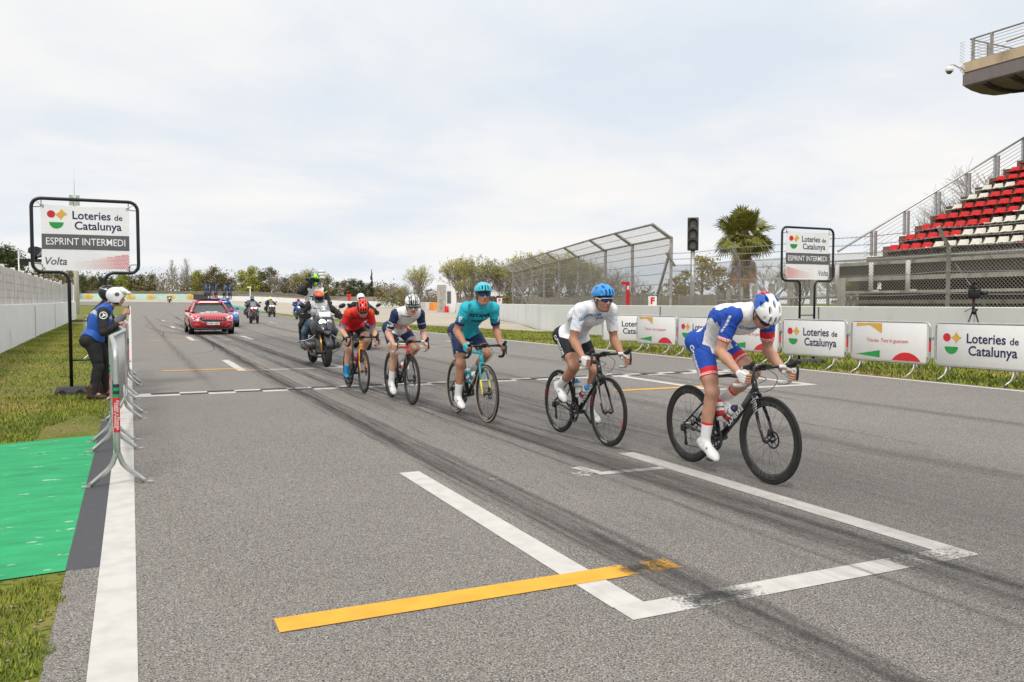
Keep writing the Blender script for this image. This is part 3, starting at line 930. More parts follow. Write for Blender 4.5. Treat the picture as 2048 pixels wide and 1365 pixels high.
# lower mesh fence along the wall
lf = empty('mesh_fence', (18.75, 14, 0), 0, 'chain link fence with barbed wire and bent posts along the grey right wall', 'fence')
ly = [25.9, 22.25, 18.3, 14.35, 10.4, 6.4]
for i, y in enumerate(ly):
    mb = MB(); zt = 2.86
    if i: mb.tube([(18.75, y, 0), (18.75, y, zt)], .065, 4, smooth=False)
    mb.tube([(18.75, y, zt - .05), (18.35, y, zt + .44)], .06, 4, smooth=False)
    if i in (1, 3): mb.tube([(18.82, y - .05, 1.2), (18.9, y - 1.0, 1.2), (18.84, y - .12, 2.4)], .015, 4)
    child_at(mb.build('fence_post', M_galvd), lf)
    if i < len(ly) - 1:
        a, b = Vector((18.68, y)), Vector((18.68, ly[i + 1])); mb = MB()
        chain(mb, a, b, 1.22, 2.84, .098, .0062); child_at(mb.build('wire_mesh', M_wire), lf)
        mb = MB()
        for x, z in ((18.66, 1.65), (18.66, 2.2), (18.66, 2.62), (18.66, 2.84), (18.5, 3.06), (18.37, 3.27)):
            n = 26; mb.tube([(x, y + (ly[i + 1] - y) * t / n, z - .05 * math.sin(PI * t / n)) for t in range(n + 1)], .009, 4)
            for t in range(n):
                yy = y + (ly[i + 1] - y) * t / n
                if z > 2.6: mb.tube([(x - .03, yy, z - .05 * math.sin(PI * t / n) - .03), (x + .03, yy + .02, z - .05 * math.sin(PI * t / n) + .04)], .005, 3)
        child_at(mb.build('barbed_wire', M_galvd), lf)
# inner fence posts and rails behind it
inr = empty('inner_fence', (22, 30, 0), 0, 'low grey concrete post and rail fence behind the chain link', 'fence')
for i in range(8):
    mb = MB(); mb.box((21.6 + i * 1.35, 20.5 + i * 2.6, 1.1), (.18, .18, 2.3)); child_at(mb.build('fence_post', M_conc), inr)
mb = MB(); mb.tube([(21.6, 20.5, 1.62), (31.05, 38.7, 1.55)], .06, 6); mb.tube([(21.6, 20.5, 1.25), (31.05, 38.7, 1.2)], .06, 6); child_at(mb.build('rail', M_conc), inr)

# ------------------------------------------------------------------ grandstand
M_seatr = mat('red_seat', (.60, .022, .022), .5, var=.12, vscale=8, spec=.35); M_seatw = mat('cream_seat', (.70, .66, .56), .55, var=.1, vscale=8)
M_step = mat('mossy_step', (.19, .165, .13), .9, var=.35, vscale=1.3, dirt=(.07, .06, .035), dscale=1.6, dlo=.42, dhi=.62)
gs = empty('grandstand', (27, 24, 0), 0, 'concrete grandstand with red and cream seats on the right', 'grandstand')
Y0, Y1 = 24.0, 3.0
X0, T_, Rz = 27.5, .90, .445
mb = MB()
for k in range(-1, 16):
    x = X0 + T_ * k; z = 3.87 + Rz * (k - .45)
    mb.box((x + T_ * .62, (Y0 + Y1) / 2, z - .30), (T_ * 1.24, Y0 - Y1, .6))
child_at(mb.build('terrace_steps', M_step), gs)
for x, ye, z, wx, hz in ((26.35, 25.9, 2.95, .30, .13), (26.5, 25.9, 2.36, .42, .16), (26.6, 25.8, 1.84, .5, .1), (26.9, 26, 1.46, .12, .14)):
    mb = MB(); mb.box((x, (ye + Y1) / 2, z), (wx, ye - Y1, hz)); child_at(mb.build('beam', M_conc), gs)
for y in (25.5, 19.0, 12.5, 6):
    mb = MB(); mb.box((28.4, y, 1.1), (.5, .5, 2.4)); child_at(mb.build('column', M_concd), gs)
mb = MB(); mb.box((26.48, (25.8 + Y1) / 2, 2.665), (.1, 25.8 - Y1, .44)); child_at(mb.build('front_panel', mat('perforated_panel', (.088, .076, .068), .8, var=.6, vscale=16, bump=.6, bscale=20)), gs)
mb = MB(); mb.box((29.2, (25.4 + Y1) / 2, 1.0), (.3, 25.4 - Y1, 2.7)); mb.box((30, 25.3, .9), (3, .2, 2.2)); mb.box((29.5, (25.4 + Y1) / 2, 2.32), (4.4, 25.4 - Y1, .06)); child_at(mb.build('undercroft_shade_wall', M_concd), gs)  # dark wall, end and lid added to shut light out of the undercroft
mb = MB(); mb.tube([(26.3, 26.4, 3.12), (26.3, Y1, 3.12)], .035, 6)
for y in (25.3, 20.2, 15.2): mb.tube([(26.32, y, 3.12), (26.32, y, 2.5)], .025, 6)
child_at(mb.build('hand_rail', M_galv), gs)
for y in (25.05, 23.35, 21.67):
    mb = MB(); mb.tube([(26.15, y, 2.98), (26.15, y, 1.88)], .085, 8); mb.box((26.2, y - .14, 1.88), (.1, .32, .08)); child_at(mb.build('down_pipe', M_post), gs)
def seat_mesh(m):
    mb = MB()
    # bucket: pan then back, with a rolled rim (x away from the track is +)
    W2 = .215
    prof = [(x, z - .16 if z < .48 else .27 + (z - .47) * .80, w) for x, z, w in [(-.24, .40, .96), (-.25, .425, .98), (-.20, .44, 1), (-.02, .42, 1), (.12, .425, 1), (.17, .47, 1), (.21, .60, .95), (.245, .74, .80), (.262, .76, .76), (.268, .74, .76), (.235, .60, .95), (.19, .45, 1), (.13, .395, 1), (-.02, .395, 1), (-.2, .412, 1)]]
    rings = []
    for sy in (-1, -.86, 0, .86, 1):
        rings.append([Vector((px - (.02 if abs(sy) > .9 else 0), sy * W2 * pw, pz + (.018 if abs(sy) > .9 else 0))) for px, pz, pw in prof])
    mb.loft(rings, 0, closed=True, caps=True)
    mb.box((.02, 0, .15), (.10, .2, .16), 1)
    return mb.mesh('seat')
def with_mats(me, ms):
    for m in ms: me.materials.append(m)
    return me
seat_r = with_mats(seat_mesh(0), [M_seatr, M_black]); seat_w = with_mats(seat_mesh(0), [M_seatw, M_black])
pattern = ["RRRRWWWWWWWRRRR", "RRRRRWWWWWWWWWW", "RRRRRRWWWWWWWWW", "RRRRRRRWWWWWWWW", "WRRRRRRRRRRRRRR", "WWRRRRRRRRRRWWW", "WWWRRRRRRRRRRRR", "RRRWWWRRRRRRRRR", "RRRRRRRRRRRRRRR", "RRRRRRRRRRRRRRR"]
nseat = [12, 12, 12, 11, 11, 10, 9, 8, 7, 6]
rest = MB()
for k, row in enumerate(pattern):
    for i in range(18):
        y = 23.38 - i * .5; x = X0 + T_ * (k - 1) + .60; z = 3.87 + Rz * (k - 1 - .45) - .02
        if i < nseat[k]:
            o = bpy.data.objects.new('seat', seat_r if row[i % 15] == 'R' else seat_w); COL.objects.link(o); o.location = (x, y, z); child_at(o, gs)
        else:
            rest.box((x + .22, y, z + .38), (.03, .42, .24), 0 if row[i % 15] == 'R' else 1); rest.box((x, y, z + .26), (.42, .43, .03), 0 if row[i % 15] == 'R' else 1)
o = rest.build('seat_block', [M_seatr, M_seatw]); o['kind'] = 'stuff'; child_at(o, gs)
mb = MB(); mr = MB()
rz_ = lambda x: 3.55 + (x - 25.44) * .4845
mr.tube([(25.2, 24.12, rz_(25.2)), (37.5, 24.12, rz_(37.5)), (42, 24.12, rz_(37.5))], .045, 6)
for j in range(1, 6):
    mr.tube([(26.6, 24.12, rz_(26.6) - .17 * j), (37.5, 24.12, rz_(37.5) - .17 * j)], .010, 4)
child_at(mr.build('hand_rail', M_galv), gs)
for k in range(7):
    x = 27.0 + 1.83 * k
    for dx in (0, .22):
        mb = MB(); mb.box((x + dx, 24.12, rz_(x) - .5), (.07, .1, 1.0)); child_at(mb.build('rail_post', M_galv), gs)

# ------------------------------------------------------------------ viewing gallery, top right
tw = empty('viewing_gallery', (37, 22, 0), 0, 'cantilevered concrete viewing platform with steel railings above the grandstand', 'platform')
mb = MB()
prof = [(35, 11.36), (35.5, 11.23), (36.2, 11.15), (37.1, 11.17), (38, 11.33), (39.4, 11.76), (41, 12.35), (41, 12.42), (35.0, 12.42)]
mb.prism([Vector((x, 26.2, z)) for x, z in prof], (0, -26, 0)); mb.box((34.99, 13.3, 11.66), (.06, 25.9, .52))
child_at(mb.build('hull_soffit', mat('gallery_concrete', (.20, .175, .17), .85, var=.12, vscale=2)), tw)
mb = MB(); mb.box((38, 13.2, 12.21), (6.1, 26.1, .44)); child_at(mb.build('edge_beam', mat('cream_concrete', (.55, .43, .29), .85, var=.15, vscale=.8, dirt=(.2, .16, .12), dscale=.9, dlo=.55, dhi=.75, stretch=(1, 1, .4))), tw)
mb = MB()
for k in range(9):   # soffit ribs
    y = 25.2 - k * 1.25
    mb.loft([[Vector((x, y + s, z - d)) for s, d in ((-.12, .02), (.12, .02), (.12, .1), (-.12, .1))] for x, z in prof[:6]], 0, smooth=False)
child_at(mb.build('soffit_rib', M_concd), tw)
for x, y, z in [(35.15, y, 12.95) for y in (25.9, 25.0, 22.5, 20.4, 18)] + [(36.4, 26.05, 12.95), (38.2, 26.05, 12.95)] + [(38.6, y, 13.6) for y in (22.3, 20.2, 18)]:
    mb = MB(); mb.box((x, y, z), (.1, .1, 1.05)); child_at(mb.build('rail_post', M_galvd), tw)
mb = MB(); mb.tube([(38.3, 26.05, 13.45), (35.15, 26.05, 13.48), (35.15, 12, 13.48)], .04, 6); mb.tube([(36.4, 25.2, 13.3), (37.8, 23, 13.9), (39, 18, 15.4)], .04, 6)
for j in range(7):
    z = 12.5 + .14 * j; mb.tube([(38.3, 26.05, z), (35.15, 26.05, z), (35.15, 12, z)], .011, 4)
    mb.tube([(35.0, 26.2, z + .04), (34.8, 26.3, z), (35.1, 26.35, z - .03)], .008, 4)
child_at(mb.build('hand_rail', M_galvd), tw)
mb = MB(); mb.loft([[Vector((x + dx, 25.6 + dy, z)) for dx, dy in ((-.3, 0), (.5, 0), (.5, -1), (-.3, -1))] for x, z in ((39.7, 4.5), (39.2, 9.5), (38.75, 11.6))], 0, smooth=False); child_at(mb.build('column', M_concd), tw)
mb = MB(); mb.loft([[Vector((x + dx, 25.4 + dy, z)) for dx, dy in ((0, 0), (1.6, 0), (1.6, -8), (0, -8))] for x, z in ((40.3, 4.5), (39.6, 11.2))], 0, smooth=False); child_at(mb.build('window_wall', mat('green_glass', (.12, .34, .30), .15)), tw)
cd = empty('security_camera', (34.98, 26.25, 12.2), 0, 'white dome security camera on a bracket at the corner of the viewing gallery', 'camera')
mb = MB(); mb.tube([(-.0, 0, 0), (-.35, 0, .02), (-.62, 0, .10), (-.9, 0, .06), (-.92, 0, -.05)], .035, 6); mb.tube([(0, 0, -.25), (-.35, 0, .0)], .012, 4); mb.box((-.02, 0, .02), (.06, .2, .2)); mb.build('bracket', M_post, cd)
mb = MB(); mb.lathe((-.92, 0, -.05), (0, 0, -1), [(0.02, -.05), (.13, 0), (.17, .08), (.17, .2), (.15, .21)], 14); mb.build('housing', M_board, cd)
mb = MB(); mb.ball((-.92, 0, -.26), (.13, .13, .11)); mb.build('dome', mat('smoked_dome', (.12, .09, .08), .15), cd)
# ------------------------------------------------------------------ artwork shared by boards and banners
ART = [M_navy, M_redp, M_yelp, M_grnp, M_whp, M_gryp]
def disc(c, r, ux, uy, a0=0, a1=2 * PI, n=28):
    return [c + ux * r * math.cos(a0 + (a1 - a0) * i / n) + uy * r * math.sin(a0 + (a1 - a0) * i / n) for i in range(n if a1 - a0 > 6.2 else n + 1)]
def star4(c, r, ux, uy):
    out = []
    for i in range(32):
        a = 2 * PI * i / 32; k = abs(math.cos(a)) ** .7 + abs(math.sin(a)) ** .7
        rr_ = r / (k ** (1 / .7)); out.append(c + ux * rr_ * math.cos(a) + uy * rr_ * math.sin(a))
    return out
def lottery_art(mb, o, ux, uy, s, xs=1.0):
    """o: centre; s: overall width"""
    o, ux, uy = Vector(o), Vector(ux).normalized(), Vector(uy).normalized()
    P = lambda x, y: o + ux * x * s + uy * y * s
    mb.poly(disc(P(-.445, .085), .052 * s, ux, uy), 1)
    mb.poly(star4(P(-.315, .085), .078 * s, ux, uy), 2)
    mb.poly(disc(P(-.38, -.03), .092 * s, ux, uy, PI, 2 * PI), 3)
    put_text(mb, 'Loteries', .165 * s, P(.075, .075), ux, uy, 0, bold=.016, xs=.93)
    put_text(mb, 'de', .115 * s, P(.43, .06), ux, uy, 0, bold=.012)
    put_text(mb, 'Catalunya', .165 * s, P(.16, -.075), ux, uy, 0, bold=.016, xs=.95)
def tria_art(mb, o, ux, uy, w, h):
    o, ux, uy = Vector(o), Vector(ux).normalized(), Vector(uy).normalized()
    P = lambda x, y: o + ux * (x - .5) * w + uy * (y - .5) * h
    mb.add([P(.06, .995), P(.42, .995), P(.42, .72), P(.25, .94), P(.055, .9)], [(0, 1, 3, 4), (1, 2, 3)], 2)
    mb.poly([P(.05, .11), P(.395, .05), P(.395, .25)], 3)
    mb.poly([P(.75, .005) + ux * .235 * w * math.sin(t) + uy * .235 * w * (math.cos(t) - math.cos(.93)) for t in [.93 - 1.86 * i / 24 for i in range(25)]], 1)
    put_text(mb, 'Tria-les. Tots hi guanyem', .062 * w, P(.49, .52), ux, uy, 1, shear=.15, xs=.9)

# ------------------------------------------------------------------ intermediate sprint signs
def sprint_sign(loc, W2, Z0, Z1, lx, mirror, label, rot=0.0):
    r = empty('sprint_sign', loc, rot, label, 'sign')
    mb = MB(); rr_ = .13
    def corner(cx, cz, a0, a1): return [(cx + rr_ * math.cos(a0 + (a1 - a0) * i / 6), 0, cz + rr_ * math.sin(a0 + (a1 - a0) * i / 6)) for i in range(7)]
    path = [(-lx, 0, .06), (-lx, 0, Z0 - .16)] + corner(-lx - rr_, Z0 - rr_ - .0, 0, PI / 2) + corner(-W2 + rr_, Z0 + rr_, -PI / 2, -PI) + corner(-W2 + rr_, Z1 - rr_, PI, PI / 2) + corner(W2 - rr_, Z1 - rr_, PI / 2, 0) + corner(W2 - rr_, Z0 + rr_, 0, -PI / 2) + corner(lx + rr_, Z0 - rr_, PI / 2, PI) + [(lx, 0, Z0 - .16), (lx, 0, .06)]
    mb.tube(path, .026, 10)
    for z in (.52, 1.12): mb.tube([(-lx, 0, z), (lx, 0, z)], .013, 6)
    for sx in (-1, 1):
        for zz, s in ((Z1, -1), (Z0, 1)):
            mb.tube([(sx * W2, 0, zz + s * .13), (sx * (W2 - .1), 0, zz + s * .13), (sx * (W2 - .13), 0, zz + s * .1), (sx * (W2 - .13), 0, zz)], .006, 4)
    mb.build('frame', M_black, r)
    bw, b0, b1 = W2 - .115, Z0 + .03, Z1 - .08
    H = b1 - b0; mb = MB(); nx, nz = 14, 12; vs = []
    for j in range(nz + 1):
        for i in range(nx + 1):
            u, v = i / nx, j / nz; e = 4 * (u - u * u)
            x = (u - .5) * 2 * bw * (1 - .015 * math.sin(PI * v)); z = b0 + H * v - .022 * e * (v > .5) * (2 * v - 1)
            vs.append((x, .012 * math.sin(u * 7 + v * 3) * .8, z))
    mb.add(vs, [(j * (nx + 1) + i, j * (nx + 1) + i + 1, (j + 1) * (nx + 1) + i + 1, (j + 1) * (nx + 1) + i) for j in range(nz) for i in range(nx)], 0, True)
    b = mb.build('banner', M_banner, r, fix=False)
    bv = BVHTree.FromPolygons([v.co[:] for v in b.data.vertices], [tuple(p.vertices) for p in b.data.polygons])
    # artwork pressed on to the cloth
    flat = MB(); ux, uy = Vector((1, 0, 0)), Vector((0, 0, 1))
    lottery_art(flat, (0, 0, 0), (1, 0, 0), (0, 1, 0), 2 * bw * .86)
    zc = b0 + H * .76; out = MB()
    def press(src, zc, lift):
        import collections
        by = collections.defaultdict(list)
        for f, m in zip(src.f, src.m): by[m].append(f)
        for m, fs in by.items():
            ids = sorted({i for f in fs for i in f}); mp = {q: n for n, q in enumerate(ids)}
            decal(out, [src.v[i] for i in ids], [tuple(mp[i] for i in f) for f in fs], (0, 0, zc), ux, uy, bv, m, lift, .3, .09)
    press(flat, zc, .003)
    f2 = MB(); f2.quad((-bw * .985, -.115 * H, 0), (bw * .985, -.115 * H, 0), (bw * .985, .115 * H, 0), (-bw * .985, .115 * H, 0), 5); press(f2, b0 + H * .435, .003)
    f3 = MB(); put_text(f3, 'ESPRINT INTERMEDI', (.128 * 2 * bw * .98), (0, 0, 0), (1, 0, 0), (0, 1, 0), 4, bold=.004, xs=.80); press(f3, b0 + H * .435, .006)
    f4 = MB(); sgn = -1 if mirror else 1
    for i in range(30):
        for j in range(11):
            x = -.28 * bw + i * .042 * bw + (j % 2) * .021 * bw; y = -.105 * H + j * .021 * H
            q = (i / 30.0); lim = .35 + .65 * q
            rad = .0076 * bw * 2 * min(1, .3 + q * .9) * (1 if (j / 11) < lim else .35)
            if abs(x) < bw * .97: f4.poly([Vector((sgn * (x + rad * math.cos(t)), y + rad * math.sin(t), 0)) for t in (0, 1.05, 2.1, 3.14, 4.2, 5.24)][::sgn], 1)
    press(f4, b0 + H * .145, .003)
    f5 = MB(); put_text(f5, 'Volta', .17 * bw * 1.55, (-sgn * bw * .70, 0, 0), (1, 0, 0), (0, 1, 0), 5, shear=.25, xs=.9, bold=.01); press(f5, b0 + H * .135, .004)
    out.build('lettering', ART, b)
    mb = MB()
    for sx in (-1, 1):
        for zz, s in ((b1, 1), (b0, -1)):
            mb.tube([(sx * (bw - .03), -.006, zz - s * .03), (sx * (W2 - .01), -.01, zz + s * .07)], .004, 4); mb.ring((sx * (bw - .03), -.008, zz - s * .03), (0, 1, 0), .016, .005, 12, 5)
    mb.build('tie', M_galv, r)
    for sx in (-1, 1):
        mb = MB()
        mb.loft([[Vector((sx * lx + x * s, y * s2, z)) for x, y in ((-.22, -.17), (.22, -.17), (.22, .17), (-.22, .17))] for s, s2, z in ((1, 1, .0), (1, 1, .05), (.9, .8, .11), (.86, .7, .12))], 0, smooth=False)
        for k in (-.12, .12): mb.loft([[Vector((sx * lx + k + x, y, z)) for x, y in ((-.055 * s, -.176), (.055 * s, -.176), (.05 * s, -.15), (-.05 * s, -.15))] for s, z in ((1, .01), (1, .05), (.3, .085))], 1, smooth=False)
        mb.build('base_block', [M_rubg, M_rubber], r)
    return r
sprint_sign((-.60, 14.2, 0), .72, 1.855, 2.955, .245, False, 'black framed sprint sign on the left grass verge above the two helmeted marshals')
sg = sprint_sign((14.02, 14.3, 0), .77, 1.90, 3.10, .22, True, 'black framed sprint sign on the right behind the advertising barriers')

# ------------------------------------------------------------------ crowd barriers with boards, right side
def board_barrier(kind):
    L, z0, z1, rr_ = 1.80, .27, 1.035, .11; h = L / 2
    r = empty('crowd_barrier', (0, 0, 0))
    mb = MB(); path = []
    for cx, cz, a in ((h - rr_, z1 - rr_, 0), (-h + rr_, z1 - rr_, PI / 2), (-h + rr_, z0 + rr_, PI), (h - rr_, z0 + rr_, 1.5 * PI)):
        path += [(cx + rr_ * math.cos(a + PI / 2 * i / 6), 0, cz + rr_ * math.sin(a + PI / 2 * i / 6)) for i in range(7)]
    mb.tube(path, .019, 8, closed=True)
    mb.tube([(-h + .15, .02, z0), (-h + .15, .02, z1)], .006, 5)
    for i in range(13): mb.tube([(-h + .14 + i * .127, .018, z0), (-h + .14 + i * .127, .018, z1)], .005, 5)
    for s in (-1, 1): mb.tube([(s * h, 0, .78), (s * (h + .05), 0, .78), (s * (h + .05), 0, .72)], .008, 5)
    mb.build('frame', M_galv, r)
    for x in (-h + .26, h - .30):
        for s in (-1, 1):
            mb = MB(); mb.tube([(x + .03 * s, 0, z0), (x + .03 * s, .012 * s, z0 - .09), (x, .10 * s, .11), (x - .02, .27 * s, .012)], .0155, 7); mb.box((x - .02, .28 * s, .01), (.035, .07, .012)); mb.build('leg', M_galv, r)
    mb = MB(); mb.rbox((0, -.026, (z0 + z1) / 2), (L - .10, .008, z1 - z0 - .045), .05); b = mb.build('board', M_board, r)
    mb = MB(); o = (0, -.0345, (z0 + z1) / 2)
    if kind: tria_art(mb, o, (1, 0, 0), (0, 0, 1), L - .12, z1 - z0 - .06)
    else: lottery_art(mb, (-.02, -.0345, .66), (1, 0, 0), (0, 0, 1), 1.42)
    mb.build('lettering', ART, b)
    mb = MB(); mb.tube([(h, 0, .50), (h, 0, .68)], .0205, 8, m=0, caps=False); mb.tube([(h, 0, .68), (h, 0, .76)], .0205, 8, m=1, caps=False); mb.build('sticker', [M_redp, M_gryp], r)
    return r
protos = [board_barrier(0), board_barrier(1)]
lab = ['nearest barrier on the right, cut by the frame, with a large Loteries de Catalunya board', 'barrier with a Tria-les board between two Loteries boards nearest the camera', 'barrier with a Loteries de Catalunya board in front of the right sprint sign legs',
       'barrier with a Tria-les board half hidden behind the blue and white cyclist', 'barrier with a Loteries board half hidden behind the back of the blue and white cyclist', 'barrier with a Tria-les board left of the blue and white cyclist', 'end barrier of the right row, turned towards the finish line']
for i in range(7):
    p = protos[i % 2]; o = p if i < 2 else copy_tree(p)
    y = 9.46 + 1.905 * i
    o.location = (13.25 - .02 * i, y, gz(13.2, y)); o.rotation_euler = (0, 0, -PI / 2 + .008 * i)   # board faces the track (-X)
    if i == 6: o.location = (13.45, 20.75, .01); o.rotation_euler = (0, 0, -PI / 2 + .62)
    tag(o, lab[i], 'barrier', 'advertising barriers along the right edge')

# ------------------------------------------------------------------ steel barriers, left side
def steel_barrier():
    L, z0, z1, rr_ = 2.15, .26, 1.05, .10; h = L / 2
    r = empty('steel_barrier', (0, 0, 0))
    mb = MB(); path = []
    for cx, cz, a in ((h - rr_, z1 - rr_, 0), (-h + rr_, z1 - rr_, PI / 2), (-h + rr_, z0 + rr_, PI), (h - rr_, z0 + rr_, 1.5 * PI)):
        path += [(cx + rr_ * math.cos(a + PI / 2 * i / 6), 0, cz + rr_ * math.sin(a + PI / 2 * i / 6)) for i in range(7)]
    mb.tube(path, .021, 10, closed=True); mb.build('frame', M_galv, r)
    mb = MB()
    for i in range(19): mb.tube([(-h + .1 + i * .108, 0, z0), (-h + .1 + i * .108, 0, z1)], .0075, 6)
    mb.build('bar', M_galv, r)
    for x in (-h + .06, h - .45):
        for s in (-1, 1):
            mb = MB(); mb.tube([(x, 0, .42), (x, .004 * s, .26), (x + .01, .035 * s, .17), (x + .015, .07 * s, .125), (x + .03, .17 * s, .035), (x + .03, .20 * s, .014)], .019, 8); mb.box((x + .03, .215 * s, .010), (.05, .06, .010)); mb.build('leg', M_galv, r)
    for x in (-h, -h + .32):
        mb = MB(); mb.tube([(x, 0, .42), (x, 0, .68)], .0228, 10, m=0, caps=False)
        for k in range(4): mb.tube([(x, 0, .68 + k * .025), (x, 0, .705 + k * .025)], .0228, 10, m=1 + k % 2, caps=False)
        for q in (1, -1): put_text(mb, 'Alquiler y Montaje' if q > 0 else 'Vallas y eventos', .03, (x - .0235, -.008 * q, .55), (0, 0, -1), (0, -1, 0), 3)
        mb.build('sticker', [M_redp, M_grnp, M_navy, M_whp], r)
    return r
sb = steel_barrier()
slab_ = ['nearest galvanised steel barrier at the left edge line, with red stickers on its end post', 'second steel barrier along the left line, in front of the marshal in the blue vest', 'third steel barrier along the left line, under the blue vest marshal\'s hands', 'fourth steel barrier along the left line, before the marshal in the grey jacket', 'farthest steel barrier along the left line', 'lone steel barrier standing crosswise on the grass behind the marshals']
for i in range(6):
    o = sb if i == 0 else copy_tree(sb)
    if i < 5: o.location = (-.145 + .012 * i, 7.88 + 2.22 * i, 0.002); o.rotation_euler = (0, 0, PI / 2 + (.03, -.05, .04, -.02, .03)[i])
    else: o.location = (-.62, 22.0, .02); o.rotation_euler = (0, 0, PI / 2 + .42)
    tag(o, slab_[i], 'barrier', 'steel barriers on the left')

# ------------------------------------------------------------------ signal, markers, camera tripod
tl = empty('traffic_light', (18.9, 25.0, 0), 0, 'unlit three lens signal light on a grey pole behind the right wall', 'traffic light')
mb = MB(); mb.tube([(0, 0, 0), (0, 0, 3.35)], .085, 10); mb.build('pole', M_galv, tl)
th_ = math.radians(-38); Q = rotz(th_)
mb = MB(); mb.rbox((0, 0, 3.95), (.40, .30, 1.20), .03, rot=Q); mb.build('housing', mat('signal_grey', (.055, .055, .05), .6), tl)
for k in range(3):
    z = 4.34 - .39 * k; c = Q @ Vector((0, -.155, 0))
    ax = Q @ Vector((0, -1, 0))
    mb = MB(); mb.lathe(Vector((0, 0, z)) + c, ax, [(0.001, .03), (.09, .022), (.15, .0)], 20); mb.build('lens', mat('unlit_lens', (.20, .19, .17), .25), tl)
    mb = MB(); u = Q @ Vector((1, 0, 0)); rings = []
    for i in range(15):
        t = math.radians(-30) + math.radians(240) * i / 14; e = u * math.cos(t) + Vector((0, 0, 1)) * math.sin(t); b_ = Vector((0, 0, z)) + c
        ln = .10 + .12 * max(0, math.sin(t))
        rings.append([b_ + e * .165, b_ + e * .165 + ax * ln, b_ + e * .155 + ax * ln, b_ + e * .155])
    mb.loft(rings, 0, smooth=False); mb.build('visor', mat('signal_visor', (.03, .03, .03), .6), tl)
def f_board(loc, s, rz, label):
    r = empty('marker_board', loc, rz, label, 'sign')
    mb = MB(); mb.rbox((0, 0, s * .62), (s, .015, s * 1.1), .01); mb.box((0, .02, s * .0), (s * .1, .02, s * .5)); b = mb.build('board', M_board, r)
    mb = MB(); put_text(mb, 'F', s * 1.05, (0, -.012, s * .62), (1, 0, 0), (0, 0, 1), 0, bold=.05); mb.build('lettering', M_redp, b)
f_board((18.3, 26.7, 1.28), .33, math.radians(-42), 'white board with a red letter F on the right wall below the signal light')
f_board((27.7, 62.5, gz(27, 62) + 1.28), .42, math.radians(-30), 'small white board with a red letter F on the wall behind the turquoise cyclist')
mk = empty('hydrant_marker', (18.9, 29.4, 0), 0, 'red post with an angled head behind the white wall, left of the F board', 'marker post')
mb = MB(); mb.box((0, 0, 1.1), (.12, .10, 2.3)); mb.box((-.1, .03, 2.24), (.34, .10, .12)); mb.build('post', M_redp, mk)
mb = MB(); mb.box((-.02, -.055, 2.05), (.09, .012, .16)); mb.build('label', M_whp, mk)
mk2 = empty('hydrant_marker', (46, 190, gz(46, 190)), 0, 'distant red marker post by the tan screen fence', 'marker post')
mb = MB(); mb.box((0, 0, 1.2), (.55, .4, 2.4)); mb.box((0, 0, 2.65), (.9, .5, .5)); mb.build('post', M_redp, mk2)

tp = empty('camera_tripod', (17.55, 12.75, 0), 0, 'black camera on a tripod behind the nearest right barriers', 'tripod')
for i in range(3):
    a = 2 * PI * i / 3 + .5; mb = MB(); mb.tube([(.04 * math.cos(a), .04 * math.sin(a), 1.18), (.25 * math.cos(a), .25 * math.sin(a), .55)], .019, 6, m=1 if i else 0); mb.tube([(.25 * math.cos(a), .25 * math.sin(a), .55), (.42 * math.cos(a), .42 * math.sin(a), .01)], .013, 6, m=0); mb.build('leg', [M_galv, M_black], tp)
mb = MB(); mb.lathe((0, 0, 1.14), (0, 0, 1), [(.03, 0), (.055, .02), (.055, .08), (.03, .1), (.018, .12), (.018, .34)], 10); mb.box((.05, 0, 1.24), (.09, .05, .05)); mb.tube([(0, 0, 1.3), (-.18, .1, 1.2)], .009, 5); mb.build('head', M_black, tp)
ca = empty('video_camera', (17.55, 12.75, 1.45), .7, 'black video camera with a red strap on the tripod behind the right barriers', 'camera')
mb = MB(); mb.rbox((0, 0, .16), (.14, .26, .22), .03); mb.tube([(0, -.13, .17), (0, -.27, .17)], .05, 12); mb.box((0, .05, .31), (.07, .12, .10)); mb.tube([(0, .0, .36), (0, .02, .5)], .02, 8); mb.tube([(-.07, 0, .22), (-.12, 0, .32), (0, .02, .36)], .012, 5); mb.build('body', M_black, ca)
mb = MB(); mb.tube([(.06, .02, .12), (.08, 0, -.1), (.03, .02, -.28), (-.01, .02, -.12), (0, .02, .06)], .022, 6, flat=.3); mb.build('strap', mat('red_black_strap', (.10, .012, .015), .7), ca)

# booth at the gap in the wall
bo = empty('guard_booth', (38, 103, gz(38, 103)), math.radians(-24), 'white rounded guard booth with a glazed door at the gap in the far wall', 'booth')
mb = MB(); prof = [(-.1, 0), (1.1, 0), (1.25, .9), (1.3, 1.8), (1.2, 2.7), (.95, 3.25), (.5, 3.5), (-.1, 3.5)]
mb.prism([Vector((x, -.6, z)) for x, z in prof], (0, 1.8, 0)); mb.build('shell', mat('white_grp', (.74, .74, .72), .45), bo)
mb = MB(); mb.box((.35, -.62, 2.0), (.5, .05, 1.6)); mb.build('window', mat('booth_glass', (.10, .12, .12), .1), bo)
mb = MB(); mb.box((-.65, -.1, 1.8), (1.1, 1.5, 3.7)); mb.build('side_cabin', M_conc, bo)
mb = MB(); mb.rbox((.05, -.95, .35), (.5, .3, 1.0), .05); mb.build('red_bin', M_redp, bo)
te = empty('canopy_tent', (52, 118, gz(52, 118)), 0, 'white pointed canopy tent behind the tan screen fence', 'tent')
mb = MB(); mb.loft([[Vector((x * s, y * s, z)) for x, y in ((-3, -3), (3, -3), (3, 3), (-3, 3))] for s, z in ((1, 2.3), (.75, 2.6), (.45, 3.2), (.2, 4.0), (.03, 4.9))], 0, smooth=False); mb.build('roof', M_banner, te)
